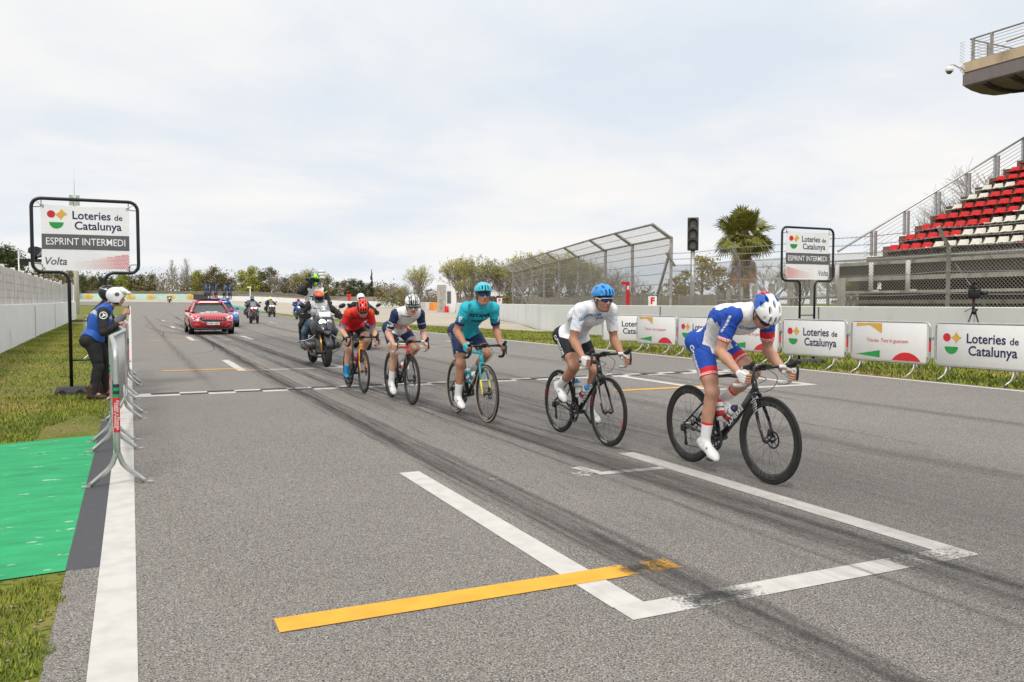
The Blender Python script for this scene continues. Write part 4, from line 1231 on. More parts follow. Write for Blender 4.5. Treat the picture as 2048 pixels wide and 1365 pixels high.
for x in (-2.9, 2.9):
    for y in (-2.9, 2.9): mb = MB(); mb.tube([(x, y, 0), (x, y, 2.35)], .05, 6); mb.build('tent_pole', M_galv, te)

# left background: loudspeaker pole, white mast, scoreboard edge
sp = empty('loudspeaker_pole', (-6.0, 57, .1), 0, 'grey pole with loudspeakers and a white box behind the precast fence', 'loudspeaker')
mb = MB(); mb.tube([(0, 0, 0), (0, 0, 4.5)], .06, 8); mb.build('pole', M_galv, sp)
mb = MB(); mb.lathe((.9, -.2, 4.1), (.3, -.6, .75), [(.08, -.25), (.15, 0), (.5, .35), (.52, .36), (.45, .3), (.1, 0)], 14); mb.box((.7, 0, 3.75), (1.3, .5, .4)); mb.build('horn', M_black, sp)
mb = MB(); mb.box((1.3, -.2, 3.5), (1.5, .5, .5)); mb.box((1.9, -.2, 3.9), (.3, .3, .5)); mb.build('cabinet', M_board, sp)
ms = empty('lamp_mast', (-5.0, 95, .38), 0, 'tall white mast with floodlights behind the left sprint sign', 'mast')
mb = MB(); mb.tube([(0, 0, 0), (0, 0, 11.8)], [.28, .12], 10); mb.tube([(0, 0, 11.8), (0, 0, 15)], .03, 5); mb.build('pole', M_post, ms)
for x in (-.3, .3): mb = MB(); mb.box((x, -.2, 11.45), (.35, .3, 1.0)); mb.build('floodlight', mat('lamp_grey', (.4, .42, .38), .5), ms)
lb = empty('scoreboard', (-9.2, 57.5, 0), 0, 'dark slatted scoreboard cut by the left edge of the frame', 'scoreboard')
mb = MB(); mb.tube([(1.4, 0, 0), (1.4, 0, 4.6)], .16, 8); mb.build('pole', M_post, lb)
mb = MB(); mb.box((.3, 0, 4.85), (3.6, .35, 1.0)); mb.build('cabinet', mat('dark_cabinet', (.05, .05, .055), .5), lb)
mb = MB()
for k in range(6): mb.box((.3, -.2, 4.48 + k * .15), (3.4, .05, .05))
mb.build('slat', M_conc, lb)
pm = empty('park_lamp', (47, 214, gz(47, 214)), 0, 'thin white lamp post among the far trees behind the roof bikes', 'lamp post')
mb = MB(); mb.tube([(-18, 16, 0), (-18, 16, 4.6)], .16, 6); mb.box((-18.2, 16, 4.7), (1.0, .4, .4)); mb.build('pole', M_post, pm)
# ------------------------------------------------------------------ racing bicycles
M_carb = mat('carbon_black', (.014, .014, .015), .32, coat=.4, var=.25, vscale=30)
M_rim = mat('carbon_rim', (.020, .019, .018), .38, coat=.2, var=.3, vscale=18)
M_tyre = mat('tyre_black_rubber', (.021, .020, .020), .8, var=.2, vscale=40)
M_tan = mat('tan_tyre_wall', (.50, .38, .24), .8); M_spoke = mat('dark_spoke', (.06, .06, .065), .35, .7)
M_alu = mat('brushed_metal', (.42, .42, .43), .35, .9); M_dalu = mat('dark_metal', (.075, .075, .08), .38, .8)
M_hood = mat('black_hood_rubber', (.018, .018, .019), .6); M_tapeW = mat('white_bar_tape', (.70, .69, .66), .65, var=.12, vscale=40)
M_tapeB = mat('black_bar_tape', (.022, .022, .024), .7)
M_txw = mat('white_decal', (.78, .78, .78), .45); M_txg = mat('grey_decal', (.10, .098, .095), .5); M_txr = mat('red_decal', (.60, .03, .03), .45); M_txb = mat('blue_decal', (.03, .22, .55), .45)

def arc_text(mb, body, size, c, R, a0, side, m=0, bold=.02):
    """lettering set round a rim; side +1 / -1 chooses the face (y)"""
    ws = []
    for ch in body:
        vs, fs = text_data(ch, size, bold=bold)
        w = (max(v[0] for v in vs) - min(v[0] for v in vs)) if vs else size * .3
        ws.append((vs, fs, w + size * .14))
    tot = sum(w for _, _, w in ws); s = -tot / 2
    for vs, fs, w in ws:
        a = a0 - side * -1 * 0 + (s + w / 2) / R * (1 if side < 0 else -1) * 1; s += w
        # reading direction: clockwise seen from the side the letters face
        e = Vector((math.cos(a), 0, math.sin(a))); t = Vector((-math.sin(a), 0, math.cos(a))) * (1 if side < 0 else -1)
        up = -e
        mb.add([c + e * R + t * x + up * y for x, y, z in vs], fs, m)

WR = .336
def make_wheel(bike, cx, spec, front):
    c = Vector((cx, 0, WR)); dp = spec.get('depth', .045)
    mb = MB(); w = .0135
    mb.lathe(c, (0, 1, 0), [(WR - .024, -.011), (WR - .024 - dp * .55, -w), (WR - .024 - dp, -.004), (WR - .024 - dp, .004), (WR - .024 - dp * .55, w), (WR - .024, .011), (WR - .024, -.011)], 56)
    wheel = mb.build('wheel', M_rim, bike)
    mb = MB(); mb.ring(c, (0, 1, 0), WR - .0135, .0135, 56, 10); t = mb.build('tyre', M_tyre, wheel)
    if spec.get('tan'):
        mb = MB()
        for s in (-1, 1): mb.lathe(c, (0, s, 0), [(WR - .026, .0118), (WR - .013, .0140)], 56)
        mb.build('tyre_wall', M_tan, wheel)
    mb = MB(); n = 20; a = random.Random(int(cx * 999)).uniform(0, 1)
    for i in range(n):
        t0 = a + 2 * PI * i / n; s = 1 if i % 2 else -1; t1 = t0 + (.55 if (i // 2) % 2 else -.55)
        mb.tube([c + Vector((math.cos(t1) * .024, s * .027, math.sin(t1) * .024)), c + Vector((math.cos(t0) * (WR - .022 - dp), 0, math.sin(t0) * (WR - .022 - dp)))], .0012, 3, caps=False)
    mb.build('spokes', M_spoke, wheel)
    mb = MB(); mb.lathe(c, (0, 1, 0), [(.006, -.052), (.016, -.05), (.026, -.032), (.026, -.025), (.014, -.018), (.014, .018), (.026, .025), (.026, .032), (.016, .05), (.006, .052)], 16); mb.build('hub', M_dalu, wheel)
    if spec.get('disc', True):
        mb = MB(); r_in = .055
        mb.lathe(c + Vector((0, .036, 0)), (0, 1, 0), [(.07, 0), (.07, .002), (.055, .002), (.055, 0), (.07, 0)], 28)
        for i in range(6):
            t0 = PI / 3 * i; mb.tube([c + Vector((math.cos(t0) * .02, .037, math.sin(t0) * .02)), c + Vector((math.cos(t0 + .4) * .058, .037, math.sin(t0 + .4) * .058))], .004, 4)
        mb.build('brake_disc', M_alu if spec.get('shiny_disc') else M_dalu, wheel)
    mb = MB(); k = 0
    for (txt, ang, col) in spec.get('rimtext', []):
        for s in (-1, 1): arc_text(mb, txt, dp * spec.get('rts', .85), c + Vector((0, s * .0150, 0)), WR - .026 - dp * .5, math.radians(ang), s, col)
        k = 1
    if k: mb.build('lettering', [M_txw, M_txg, M_txr], wheel)
    return wheel

def make_bike(loc, spec, label, rz=-PI / 2):
    r = empty('bicycle', loc, rz, label, 'bicycle', 'racing bicycles on the track')
    dz = spec.get('dz', 0.0)                 # handlebar height change
    fx = .495; FA = Vector((fx, 0, WR)); RA = Vector((-fx, 0, WR)); BB = Vector((-.09, 0, .268))
    ax = Vector((-.292, 0, .956)); crown = Vector((.344, 0, .677)); htop = Vector((.296, 0, .835 + dz)); stc = Vector((-.236, 0, .765 + dz))
    clamp = Vector((.40, 0, .885 + dz))
    mf, m2 = spec['frame'], spec.get('frame2', spec['frame'])
    mb = MB()
    mb.tube([crown + ax * .005, crown + ax * .06, htop], [.027, .024, .022], 12, m=1 if spec.get('head2') else 0)
    mb.tube([crown + ax * .03 + Vector((-.01, 0, 0)), crown.lerp(BB, .5), BB + Vector((.02, 0, .015))], [.030, .029, .030], 12, m=0, flat=.72, up=(0, 0, 1))
    mb.tube([htop + Vector((-.008, 0, -.035)), htop.lerp(stc, .5) + Vector((0, 0, -.004)), stc], [.019, .016, .015], 10, m=1 if spec.get('top2') else 0, flat=1.1, up=(0, 0, 1))
    mb.tube([BB, BB.lerp(stc, .6), stc + Vector((-.01, 0, .035))], [.022, .019, .018], 10, m=0, flat=.8, up=(1, 0, 0))
    for s in (-1, 1):
        mb.tube([BB + Vector((-.03, s * .03, -.005)), BB + Vector((-.14, s * .036, .012)), RA + Vector((.02, s * .058, 0)), RA + Vector((-.012, s * .058, 0))], [.017, .013, .010, .009], 8, m=0, flat=.7, up=(0, 0, 1))
        mb.tube([BB.lerp(stc, .70) + Vector((-.005, s * .008, 0)), BB.lerp(stc, .70).lerp(RA, .35) + Vector((0, s * .035, 0)), RA + Vector((.01, s * .056, .012))], [.010, .0085, .008], 8, m=0, flat=.8, up=(0, 0, 1))
    mb.tube([BB + Vector((0, -.043, 0)), BB + Vector((0, .043, 0))], .025, 14)
    sp_top = Vector((-.292, 0, .945))
    mb.tube([stc, sp_top], .0155, 10, m=2, flat=.75, up=(1, 0, 0))
    mb.tube([htop, htop + ax * .03], .019, 12, m=2)
    mb.tube([htop + ax * .018, htop.lerp(clamp, .5) + Vector((0, 0, .012)), clamp], [.020, .018, .019], 10, m=2)
    fr = mb.build('frame', [mf, m2, M_carb], r)
    # frame lettering on both flanks of the down tube
    if spec.get('downtext'):
        t = MB(); d = (crown - BB).normalized(); up = Vector((-d.z, 0, d.x))
        for s in (-1, 1):
            put_text(t, spec['downtext'], .052, BB.lerp(crown, .5) + Vector((0, s * .0225, .004)), d * (1 if s < 0 else -1), up * (1 if s < 0 else -1) * 1, spec.get('dtm', 0), bold=.025, spacing=1.12)
        t.build('lettering', [M_txw, M_txr, M_txb], fr)
    # fork
    mb = MB(); mff, mf2 = spec.get('fork', mf), spec.get('fork2')
    for s in (-1, 1):
        a, b, c = crown + Vector((.005, s * .030, -.01)), crown.lerp(FA, .55) + Vector((-.004, s * .052, 0)), FA + Vector((0, s * .056, 0))
        mb.tube([a, a.lerp(b, .5), b], [.021, .019, .0165], 8, m=0, flat=.52, up=(1, 0, 0)); mb.tube([b, b.lerp(c, .6), c, c + Vector((.002, 0, -.012))], [.0165, .014, .012, .009], 8, m=1 if mf2 else 0, flat=.6, up=(1, 0, 0))
    mb.tube([crown + Vector((.004, -.032, -.012)), crown + Vector((.004, 0, .012)), crown + Vector((.004, .032, -.012))], .021, 8)
    fk = mb.build('fork', [mff, mf2 or mff], r)
    t = MB(); k = 0
    if spec.get('forktext'):
        d = (FA - crown).normalized()
        for s in (-1, 1): put_text(t, spec['forktext'], .034, crown.lerp(FA, .52) + Vector((.0, s * .0625, 0)), d, Vector((d.z, 0, -d.x)) * s, 0, bold=.03)
        k = 1
    if spec.get('forkstripes'):
        for s in (-1, 1):
            for j in range(6):
                p = crown.lerp(FA, .12 + .05 * j) + Vector((.0, s * (.043 + .0022 * j), 0))
                t.tube([p + Vector((-.019, s * .001, -.016)), p + Vector((.019, s * .001, .012))], .0045, 5, flat=.5)
        k = 1
    if k: t.build('lettering', [M_txw], fk)
    mb = MB()
    if spec.get('disc', True):
        mb.rbox(FA + Vector((-.05, .052, .045)), (.045, .022, .06), .008); mb.build('brake_caliper', M_dalu, r); mb = MB(); mb.rbox(RA + Vector((.055, .05, .035)), (.06, .022, .04), .008)
    else:
        mb.rbox(crown + Vector((.035, 0, -.02)), (.03, .07, .05), .01); mb.build('brake_caliper', M_dalu, r); mb = MB(); mb.rbox(BB.lerp(stc, .8) + Vector((-.045, 0, -.02)), (.03, .07, .05), .01)
    mb.build('brake_caliper', M_dalu, r)
    make_wheel(r, fx, spec, True); make_wheel(r, -fx, spec, False)
    # handlebar
    D = Vector((0, 0, dz)); mb = MB()
    half = [(.40, 0, .885), (.40, .06, .886), (.402, .12, .887), (.405, .165, .888), (.422, .198, .888), (.455, .210, .885), (.482, .212, .868), (.496, .214, .835), (.490, .217, .80), (.465, .219, .772), (.43, .221, .760), (.385, .222, .756), (.350, .222, .755)]
    for s in (-1, 1):
        P = [Vector((x, s * y, z)) + D for x, y, z in half]
        mb.tube(P[:4], .0135, 8, m=1, caps=False); mb.tube(bez(P[3:], 3), .0160, 8, m=0)
    mb.box(clamp + Vector((.0, 0, .0)), (.045, .05, .042), 1)
    hb = mb.build('handlebar', [spec['tape'], M_carb], r)
    for s in (-1, 1):
        mb = MB(); q = lambda x, z, yy=.212: Vector((x, s * yy, z)) + D
        mb.tube([q(.445, .892), q(.475, .898), q(.51, .905), q(.535, .918), q(.552, .938), q(.556, .952)], [.015, .0185, .0185, .019, .0165, .008], 10, flat=1.05)
        mb.build('brake_hood', M_hood, hb)
        mb = MB(); mb.tube([q(.545, .918), q(.557, .895, .214), q(.557, .86, .217), q(.550, .82, .220), (q(.545, .79, .222))], [.009, .008, .0075, .007, .005], 7, flat=1.5); mb.build('brake_lever', M_dalu, hb)
    mb = MB()
    if spec.get('cables', True):
        mb.tube(bez([q_ for q_ in (clamp + Vector((.0, .06, -.012)), Vector((.47, .09, .82 + dz)), Vector((.49, .05, .75 + dz)), Vector((.43, .02, .70)), Vector((.37, .012, .70)))], 6), .0028, 5)
        mb.tube(bez([q_ for q_ in (clamp + Vector((.0, -.06, -.012)), Vector((.46, -.07, .83 + dz)), Vector((.455, .0, .80 + dz)), Vector((.36, .012, .76 + dz)))], 6), .0028, 5)
    mb.rbox(clamp + Vector((.055, 0, .022)), (.075, .052, .016), .006); mb.tube([clamp, clamp + Vector((.05, 0, .015))], .007, 5)
    mb.build('bike_computer', M_hood, hb)
    # saddle
    mb = MB(); rings = []
    for x, w, zz, th in ((-.135, .050, .978, .012), (-.125, .066, .980, .018), (-.08, .066, .974, .022), (-.02, .040, .968, .022), (.05, .022, .966, .02), (.115, .018, .963, .016), (.128, .010, .96, .010)):
        rings.append([Vector((-.285 + x, w * math.cos(t), zz + th * (math.sin(t) if math.sin(t) > 0 else 1.1 * math.sin(t)))) for t in [2 * PI * i / 12 for i in range(12)]])
    mb.loft(rings); mb.tube([(-.36, .02, .955), (-.30, .02, .945), (-.22, .02, .95)], .004, 5); mb.tube([(-.36, -.02, .955), (-.30, -.02, .945), (-.22, -.02, .95)], .004, 5)
    mb.build('saddle', M_hood, r)
    # drivetrain
    th = math.radians(spec['crank']); cd = Vector((math.cos(th), 0, math.sin(th)))
    mb = MB(); c = BB + Vector((0, -.050, 0))
    for R_, y, n in ((.098, 0, 44), (.074, .008, 34)):
        cc = c + Vector((0, y, 0)); mb.lathe(cc, (0, 1, 0), [(R_ - .016, -.002), (R_, -.0015), (R_ + .004, 0), (R_, .0015), (R_ - .016, .002), (R_ - .016, -.002)], n)
    for k in range(4):
        a = th + .5 + k * PI / 2; mb.tube([c + Vector((0, -.003, 0)), c + Vector((math.cos(a) * .086, -.001, math.sin(a) * .086))], [.018, .012], 6, flat=.4, up=(0, 1, 0))
    mb.lathe(c + Vector((0, .012, 0)), (0, -1, 0), [(.001, .03), (.022, .028), (.026, .012), (.03, 0)], 14)
    mb.tube([c + Vector((0, -.018, 0)), c + cd * .172 + Vector((0, -.030, 0))], [.016, .011], 8, flat=.7)
    c2 = BB + Vector((0, .05, 0)); mb.tube([c2 + Vector((0, .018, 0)), c2 - cd * .172 + Vector((0, .030, 0))], [.016, .011], 8, flat=.7); mb.tube([c2, c2 + Vector((0, .02, 0))], .018, 10)
    ck = mb.build('crankset', M_carb if not spec.get('silver') else M_dalu, r)
    ped = {}
    for s in (-1, 1):
        p = BB + cd * .172 * (-s) + Vector((0, s * .115, 0)); ped[s] = p
        mb = MB(); mb.rbox(p, (.085, .062, .018), .008); mb.tube([p + Vector((0, -s * .04, 0)), p], .006, 6); mb.build('pedal', M_dalu, ck)
    mb = MB(); ca = RA + Vector((0, -.040, 0))
    prof = []
    for k in range(9): prof += [(.052 - .0032 * k, -.0036 * k + .014), (.049 - .0032 * k, -.0036 * k + .0125)]
    mb.lathe(ca, (0, 1, 0), prof, 24); mb.build('cassette', M_alu, r)
    mb = MB()
    j1, j2 = RA + Vector((.006, -.05, -.075)), RA + Vector((.02, -.05, -.165))
    mb.rbox(RA + Vector((-.01, -.062, -.035)), (.05, .03, .06), .01); mb.tube([j1, j2], .012, 6, flat=.5, up=(0, 1, 0))
    for j in (j1, j2): mb.lathe(j, (0, 1, 0), [(.004, -.004), (.02, -.004), (.02, .004), (.004, .004)], 12)
    mb.build('derailleur', M_hood, r)
    mb = MB(); y = -.05
    def loopc(P): mb.tube(P, .0042, 5, caps=False)
    loopc([BB + Vector((0, y, .101)), RA + Vector((.005, y + .008, .037))]); loopc([BB + Vector((-.0, y, -.101)), j2 + Vector((0, 0, -.02)), j2 + Vector((-.02, 0, 0)), j2.lerp(j1, .5) + Vector((.0, 0, 0)), j1 + Vector((.02, 0, 0)), ca + Vector((-.0, 0, -.04))])
    mb.build('chain', M_dalu, r)
    # cages
    mb = MB()
    d = (crown - BB).normalized(); nrm = Vector((-d.z, 0, d.x)); cage = []
    cage.append((BB + d * .245 + nrm * .068, d)); d2 = (stc - BB).normalized(); n2 = Vector((d2.z, 0, -d2.x)); cage.append((BB + d2 * .225 + n2 * .062, d2))
    for c_, dd in cage:
        u = Vector((0, 1, 0)); w = dd.cross(u)
        for hh in (-.05, .02): mb.ring(c_ + dd * hh, dd, .040, .003, 18, 5)
        for s in (-1, 1): mb.tube([c_ + dd * -.07 + w * 0.0 + u * s * .03, c_ + dd * -.05 + u * s * .040, c_ + dd * .02 + u * s * .040], .0035, 5)
    mb.build('bottle_cage', M_carb, r)
    if spec.get('plate'):
        mb = MB(); mb.box((-.355, 0, .83), (.004, .10, .12), rot=roty(.3)); pl = mb.build('number_plate', M_board, r)
        t = MB(); put_text(t, spec['plate'], .075, (-.358, 0, .83), (0, -1, 0), (.3, 0, .95), 0, bold=.03); put_text(t, spec['plate'], .075, (-.351, 0, .83), (0, 1, 0), (.3, 0, .95), 0, bold=.03); t.build('lettering', [M_black], pl)
    r_m = Matrix.Translation(loc) @ Matrix.Rotation(rz, 4, 'Z')
    return dict(root=r, ped=ped, dz=dz, cage=cage, M=r_m, BB=BB)

def make_bottle(bike, i, cols, label, art=None):
    c, d = bike['cage'][i]
    o = empty('water_bottle', bike['M'] @ (c - d * .085), 0, label, 'bottle')
    o.rotation_euler = (bike['M'].to_3x3() @ d).to_track_quat('Z', 'Y').to_euler()
    mb = MB(); mb.lathe((0, 0, 0), (0, 0, 1), [(.001, 0), (.034, 0), (.0365, .006), (.0365, .085), (.033, .093), (.033, .102), (.0365, .11), (.0365, .135), (.030, .15)], 18)
    b = mb.build('body', cols[0], o)
    mb = MB(); mb.lathe((0, 0, .145), (0, 0, 1), [(.033, 0), (.034, .014), (.024, .026), (.012, .028), (.012, .046), (.001, .048)], 16); mb.build('cap', cols[1], o)
    mb = MB(); mb.lathe((0, 0, 0), (0, 0, 1), [(.0369, .03), (.0369, .075)], 18); mb.build('band', cols[2], b)
    return o
# ------------------------------------------------------------------ people
M_skin = {}
def skin(k):
    base = {'fair': (.60, .345, .245), 'tan': (.43, .215, .135), 'mid': (.52, .28, .19)}[k]
    return mat('skin_' + k, base, .48, var=.10, vscale=14, sss=.12, bump=.08, bscale=140, spec=.4)
M_lip = mat('lips', (.40, .13, .11), .5); M_brow = mat('dark_hair', (.018, .012, .009), .7); M_eye = mat('eye_white', (.70, .68, .66), .2)
M_stub = mat('stubble', (.30, .17, .125), .6, var=.2, vscale=80); M_iris = mat('dark_iris', (.02, .015, .01), .15)
def fabric(name, col, rough=.62, **k):
    return mat(name, col, rough, var=k.pop('var', .06), vscale=k.pop('vscale', 9), bump=k.pop('bump', .35), bscale=k.pop('bscale', 17), spec=.3, **k)
F_white = fabric('white_lycra', (.80, .79, .78)); F_blk = fabric('black_lycra', (.016, .016, .018)); F_blue = fabric('royal_blue_lycra', (.018, .075, .40)); F_red = fabric('red_lycra', (.66, .026, .035))
F_tq = fabric('turquoise_lycra', (.03, .46, .56)); F_navy = fabric('navy_lycra', (.020, .034, .095)); F_lblue = fabric('pale_blue_lycra', (.50, .60, .76)); F_sky = fabric('sky_blue_lycra', (.02, .30, .62))
F_crim = fabric('bright_red_lycra', (.64, .022, .025)); F_orl = fabric('orange_red_lycra', (.72, .065, .02)); F_tqd = fabric('teal_lycra', (.015, .20, .30)); F_gry = fabric('grey_lycra', (.32, .33, .38))
M_shoeW = mat('white_shoe', (.74, .74, .73), .38, var=.06); M_shoeB = mat('black_shoe', (.018, .018, .02), .4); M_sole = mat('shoe_sole', (.05, .05, .05), .6)
M_lens = mat('mirror_blue_lens', (.015, .06, .22), .08, metal=.55, var=.4, vscale=14); M_lensG = mat('mirror_green_lens', (.02, .16, .20), .08, metal=.55, var=.4, vscale=14)

def ik(a, b, l1, l2, hint):
    a, b = Vector(a), Vector(b); d = b - a; L = min(d.length, (l1 + l2) * .999); u = d.normalized()
    x = (l1 * l1 - l2 * l2 + L * L) / (2 * L); h = math.sqrt(max(0, l1 * l1 - x * x))
    v = Vector(hint) - u * u.dot(Vector(hint)); v.normalize()
    return a + u * x + v * h
def cone(a, b, ra, rb, lat=None, s=1.0): return sd_cone(tuple(a), tuple(b), ra, rb, None if lat is None else tuple(lat), s)

def hand_prims(W, C, b, out, g=1.0, open_=0.0):
    W, C, b, out = Vector(W), Vector(C), Vector(b).normalized(), Vector(out)
    e0 = (W - C); e0 -= b * e0.dot(b); e0.normalize()
    o = b.cross(e0); o = -o if o.dot(out) < 0 else o
    def P(th, off, rho): t = math.radians(th); return C + b * off * g + (e0 * math.cos(t) + o * math.sin(t)) * rho * g
    pr = []; gl = []
    kn = []
    for i, (off, r, ln) in enumerate(((.031, .0098, 1.0), (.0105, .0102, 1.06), (-.010, .0098, 1.0), (-.029, .0085, .86))):
        k = P(58, off, .044); j1 = P(118 - open_, off * .98, .0375); j2 = P(178 * (.9 + .1 * ln) - open_ * 2, off * .96, .030); j3 = P(180 + 62 * ln - open_ * 3, off * .94, .0275)
        kn.append(k)
        pr += [('+', cone(k, j1, r * 1.12, r), .004), ('+', cone(j1, j2, r, r * .93), .003), ('+', cone(j2, j3, r * .93, r * .8), .003)]
        gl.append(('+', cone(k, k.lerp(j1, .85), r * 1.12 + .002, r + .0022), .004))
    Wp = W + (kn[1] - W) * .08
    palm = []
    for k, r in zip(kn, (.0135, .014, .0135, .0125)):
        palm.append(('+', cone(Wp, k, .0215, r), .012))
    palm.append(('+', cone(P(8, -.018, .043), P(40, -.026, .043), .016, .013), .01)); palm.append(('+', cone(P(8, .012, .045), P(40, .022, .044), .016, .013), .01))
    t0, t1, t2 = P(2, .022, .046), P(-58, .036, .038), P(-118, .043, .031)
    th = [('+', cone(Wp.lerp(t0, .5), t0, .017, .0155), .01), ('+', cone(t0, t1, .0145, .0118), .006), ('+', cone(t1, t2, .0118, .0092), .004)]
    glove = [('+', (cone(Wp, k, .0235, r + .002)), .012) for k, r in zip(kn, (.0135, .014, .0135, .0125))] + [('+', cone(P(8, -.018, .043), P(40, -.026, .043), .018, .015), .01), ('+', cone(P(8, .012, .045), P(40, .022, .044), .018, .015), .01), ('+', cone(Wp.lerp(t0, .5), t0, .019, .0175), .01), ('+', cone(t0, t0.lerp(t1, .8), .0165, .0142), .006)] + gl
    return palm + pr + th, glove

def head_matrix(c, pitch, yaw, roll=0):
    """columns: forward, left, up; pitch > 0 looks down, yaw > 0 turns left"""
    return Matrix.Translation(c) @ Matrix.Rotation(yaw, 4, 'Z') @ Matrix.Rotation(pitch, 4, 'Y') @ Matrix.Rotation(roll, 4, 'X')
def head_mesh(HM, h=.0042, neck=None, stub=False, g=1.0, hair=0):
    R3 = [[HM[i][j] for j in range(3)] for i in range(3)]
    T = lambda f, l, u: HM @ Vector((f * g, l * g, u * g))
    E = lambda f, l, u, r: sd_ell(tuple(T(f, l, u)), tuple(x * g for x in r), R3)
    K = lambda a, b, ra, rb: cone(T(*a), T(*b), ra * g, rb * g)
    p = [('+', E(-.012, 0, .035, (.098, .077, .092)), .01), ('+', E(.030, 0, -.035, (.062, .060, .085)), .03), ('+', K((.02, 0, -.085), (.060, 0, -.098), .040, .022), .025),
         ('+', K((.0, .048, -.07), (.045, .022, -.102), .022, .018), .02), ('+', K((.0, -.048, -.07), (.045, -.022, -.102), .022, .018), .02),
         ('+', K((.075, -.030, .022), (.075, .030, .022), .013, .013), .018),
         ('+', K((.055, .045, -.022), (.066, .034, -.028), .016, .014), .02), ('+', K((.055, -.045, -.022), (.066, -.034, -.028), .016, .014), .02)]
    for s in (-1, 1):
        p.append(('-', E(.092, s * .031, -.002, (.017, .019, .012)), .010))
        p.append(('+', E(.068, s * .031, -.002, (.0135, .0135, .0125)), .002))
        p.append(('+', E(-.006, s * .077, -.008, (.018, .008, .031)), .006)); p.append(('-', E(-.002, s * .087, -.006, (.009, .005, .016)), .004))
    p += [('+', K((.086, 0, .012), (.106, 0, -.030), .0085, .0115), .012), ('+', K((.098, -.011, -.036), (.098, .011, -.036), .0085, .0085), .008)]
    p += [('+', K((.084, -.017, -.060), (.090, 0, -.0575), .0065, .0085), .006), ('+', K((.084, .017, -.060), (.090, 0, -.0575), .0065, .0085), .006), ('+', K((.083, -.013, -.072), (.083, .013, -.072), .0078, .0078), .006), ('-', K((.094, -.018, -.0655), (.094, .018, -.0655), .0028, .0028), .003)]
    if neck is not None: p.append(('+', cone(T(-.022, 0, -.07), neck, .054 * g, .060 * g), .025))
    v, f = sdf_mesh(p, h)
    inv = np.array(HM.inverted()); L = np.c_[v, np.ones(len(v))] @ inv.T; L = L[:, :3] / g; fc = L[f].mean(1)
    x, y, z = fc.T; m = np.zeros(len(f), int)
    ay = np.abs(y)
    m[(x > .062) & (ay < .028 - .4 * np.abs(z + .066)) & (z < -.053) & (z > -.081)] = 1
    m[(x > .055) & (ay > .012) & (ay < .052) & (z > .018 - .2 * (ay - .03)) & (z < .028)] = 2
    if stub: m[(m == 0) & (z < -.045) & (x > -.01) & ~((z > -.052) & (ay < .03))] = 4
    m[(x > .062) & (np.hypot(ay - .031, z + .002) < .0105)] = 3; m[(x > .070) & (np.hypot(ay - .031, z + .002) < .0055)] = 5
    if hair:
        m[(m == 0) & (x < .03 + .5 * np.maximum(0, z - .06)) & (z > -.055) & ((x < -.018) | (z > .03)) & (np.hypot(ay - .077, z + .008) > .0)] = 2
    return v, f, m

